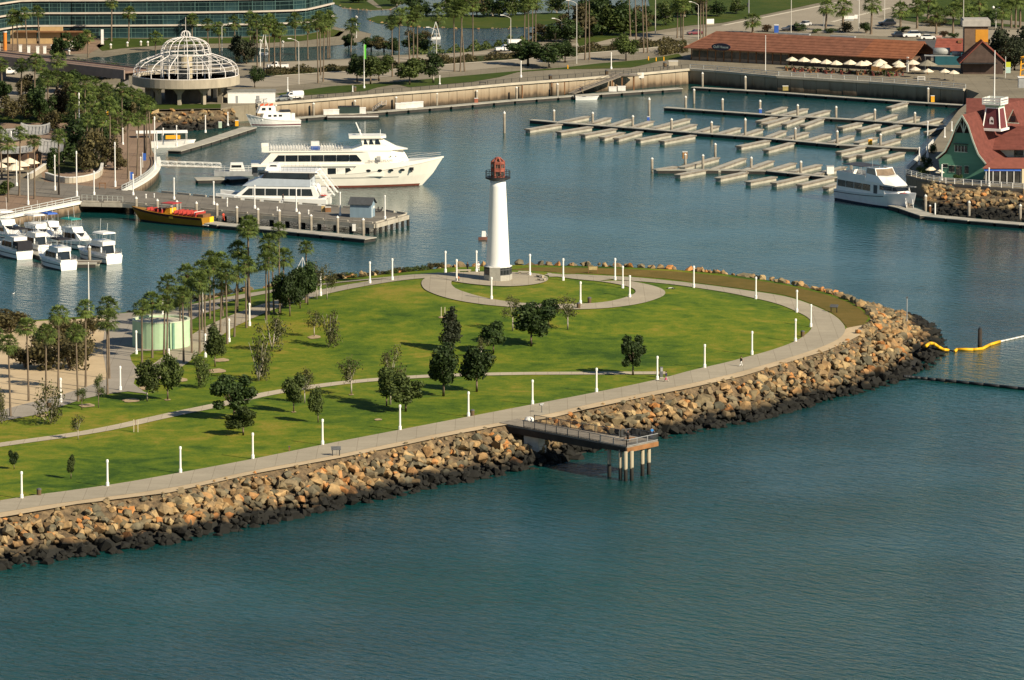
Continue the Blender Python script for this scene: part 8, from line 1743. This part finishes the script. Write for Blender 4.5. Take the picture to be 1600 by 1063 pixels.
def palms(lst, lab, grp, z, cs, th=1.0, skirt=.9):
    for i, (x, yc, yb) in enumerate(sorted(lst)):
        P = g(x, yb, z); hh = ztop(P, yc + 2) - z; palm(P, hh, cs*R.uniform(.9, 1.12), lab(i), grp, skirt, True, th)
def q(lst, ox, oy, sc_): return lst
palms([(54, 92, 158), (63, 102, 148), (33, 100, 155), (3, 99, 133), (90, 92, 140), (88, 117, 143), (111, 126, 170), (133, 126, 178), (151, 131, 168), (206, 145, 175), (118, 140, 180), (75, 120, 165), (100, 120, 160), (140, 140, 175), (165, 138, 172)], lambda i: f'fan palm in the upper cluster left of the rotunda, {ordn(i)} from the left', 'palms left of the rotunda', LAND, 1.25)
palms([(191, 138, 223), (217, 148, 205), (229, 160, 245), (226, 166, 242), (154, 170, 250), (173, 141, 215), (172, 162, 250), (135, 184, 262), (200, 182, 280), (214, 184, 275), (178, 196, 245), (92, 211, 305), (30, 206, 306), (54, 218, 311), (13, 223, 316), (3, 206, 280), (119, 160, 215), (142, 158, 225), (160, 185, 255), (236, 158, 243), (184, 172, 235)], lambda i: f'tall fan palm on the lower palm esplanade, {ordn(i)} from the left', 'palms on the lower esplanade', EZ, 1.15)
palms([(43, 18, 81), (28, 26, 80), (20, 24, 80), (91, 5, 54), (174, 2, 65), (201, 18, 65), (138, 54, 90), (243, 55, 80), (62, 16, 80), (300, 28, 60)], lambda i: f'fan palm in front of the glass hotel, {ordn(i)} from the left', 'palms in front of the hotel', LAND, 1.2)
palms([(402, 30, 105), (412, 37, 110), (420, 32, 96), (429, 41, 109), (438, 44, 109), (462, 28, 94), (481, 37, 92), (497, 32, 130), (505, 35, 128), (501, 26, 118), (512, 29, 91), (515, 24, 90), (548, 37, 81), (613, 32, 120), (623, 21, 120), (640, 20, 94), (646, 25, 94), (652, 16, 94), (343, 42, 80), (325, 35, 75), (368, 32, 80), (391, 25, 90), (395, 45, 95)], lambda i: f'slender tall fan palm by the road right of the rotunda, {ordn(i)} from the left', 'tall palms along the road', LAND, 1.3, .9, 1.3)
palms([(710, 13, 112), (719, 10, 112), (726, 8, 112), (739, 3, 88), (819, 5, 76), (826, 2, 76), (837, 3, 68), (890, -18, 58), (914, -20, 94), (921, -15, 94), (985, -20, 58), (994, -18, 62), (1006, -20, 83), (1012, -18, 83), (1058, 5, 60), (1064, 5, 60), (1067, 5, 62), (1094, -16, 60), (1099, -20, 60), (1103, -14, 60), (685, 22, 60), (832, -8, 72)], lambda i: f'slender tall fan palm in the middle of the road verge, {ordn(i)} from the left', 'tall palms along the verge', LAND, 1.3, .9, 1.2)
palms([(1176, 30, 52), (1290, 9, 48), (1317, 9, 42), (1361, 5, 54), (1407, 13, 47), (1433, 9, 45), (1463, 18, 54), (1489, 14, 54), (1518, 20, 42), (1543, 24, 40), (1566, 14, 48), (1580, -5, 44), (1587, -5, 44), (1594, -3, 43), (1502, 2, 40), (1530, 0, 34), (1450, -4, 30)], lambda i: f'stout fan palm at the upper right behind the restaurants, {ordn(i)} from the left', 'palms behind the restaurants', LAND, 1.55, 1.6, .8)
for i, (x, y, w_, h_) in enumerate([(1199, 50, 14, 12), (1250, 49, 18, 14), (1320, 50, 22, 16), (1353, 52, 20, 20), (1411, 50, 20, 10), (1476, 58, 14, 10), (1490, 60, 16, 10), (1460, 40, 36, 10), (1300, 52, 18, 8), (1275, 52, 16, 8)]):
    P = g(x, y); bush(P, w_/ppm(P)*1.2, h_/ppm(P)*1.2, 'rdbdm'[i % 5], f'roadside shrub behind the brown-roofed restaurant, {ordn(i)} in order', 'roadside shrubs')
for p_ in (lampP, binP, tall, umP): drop(p_)
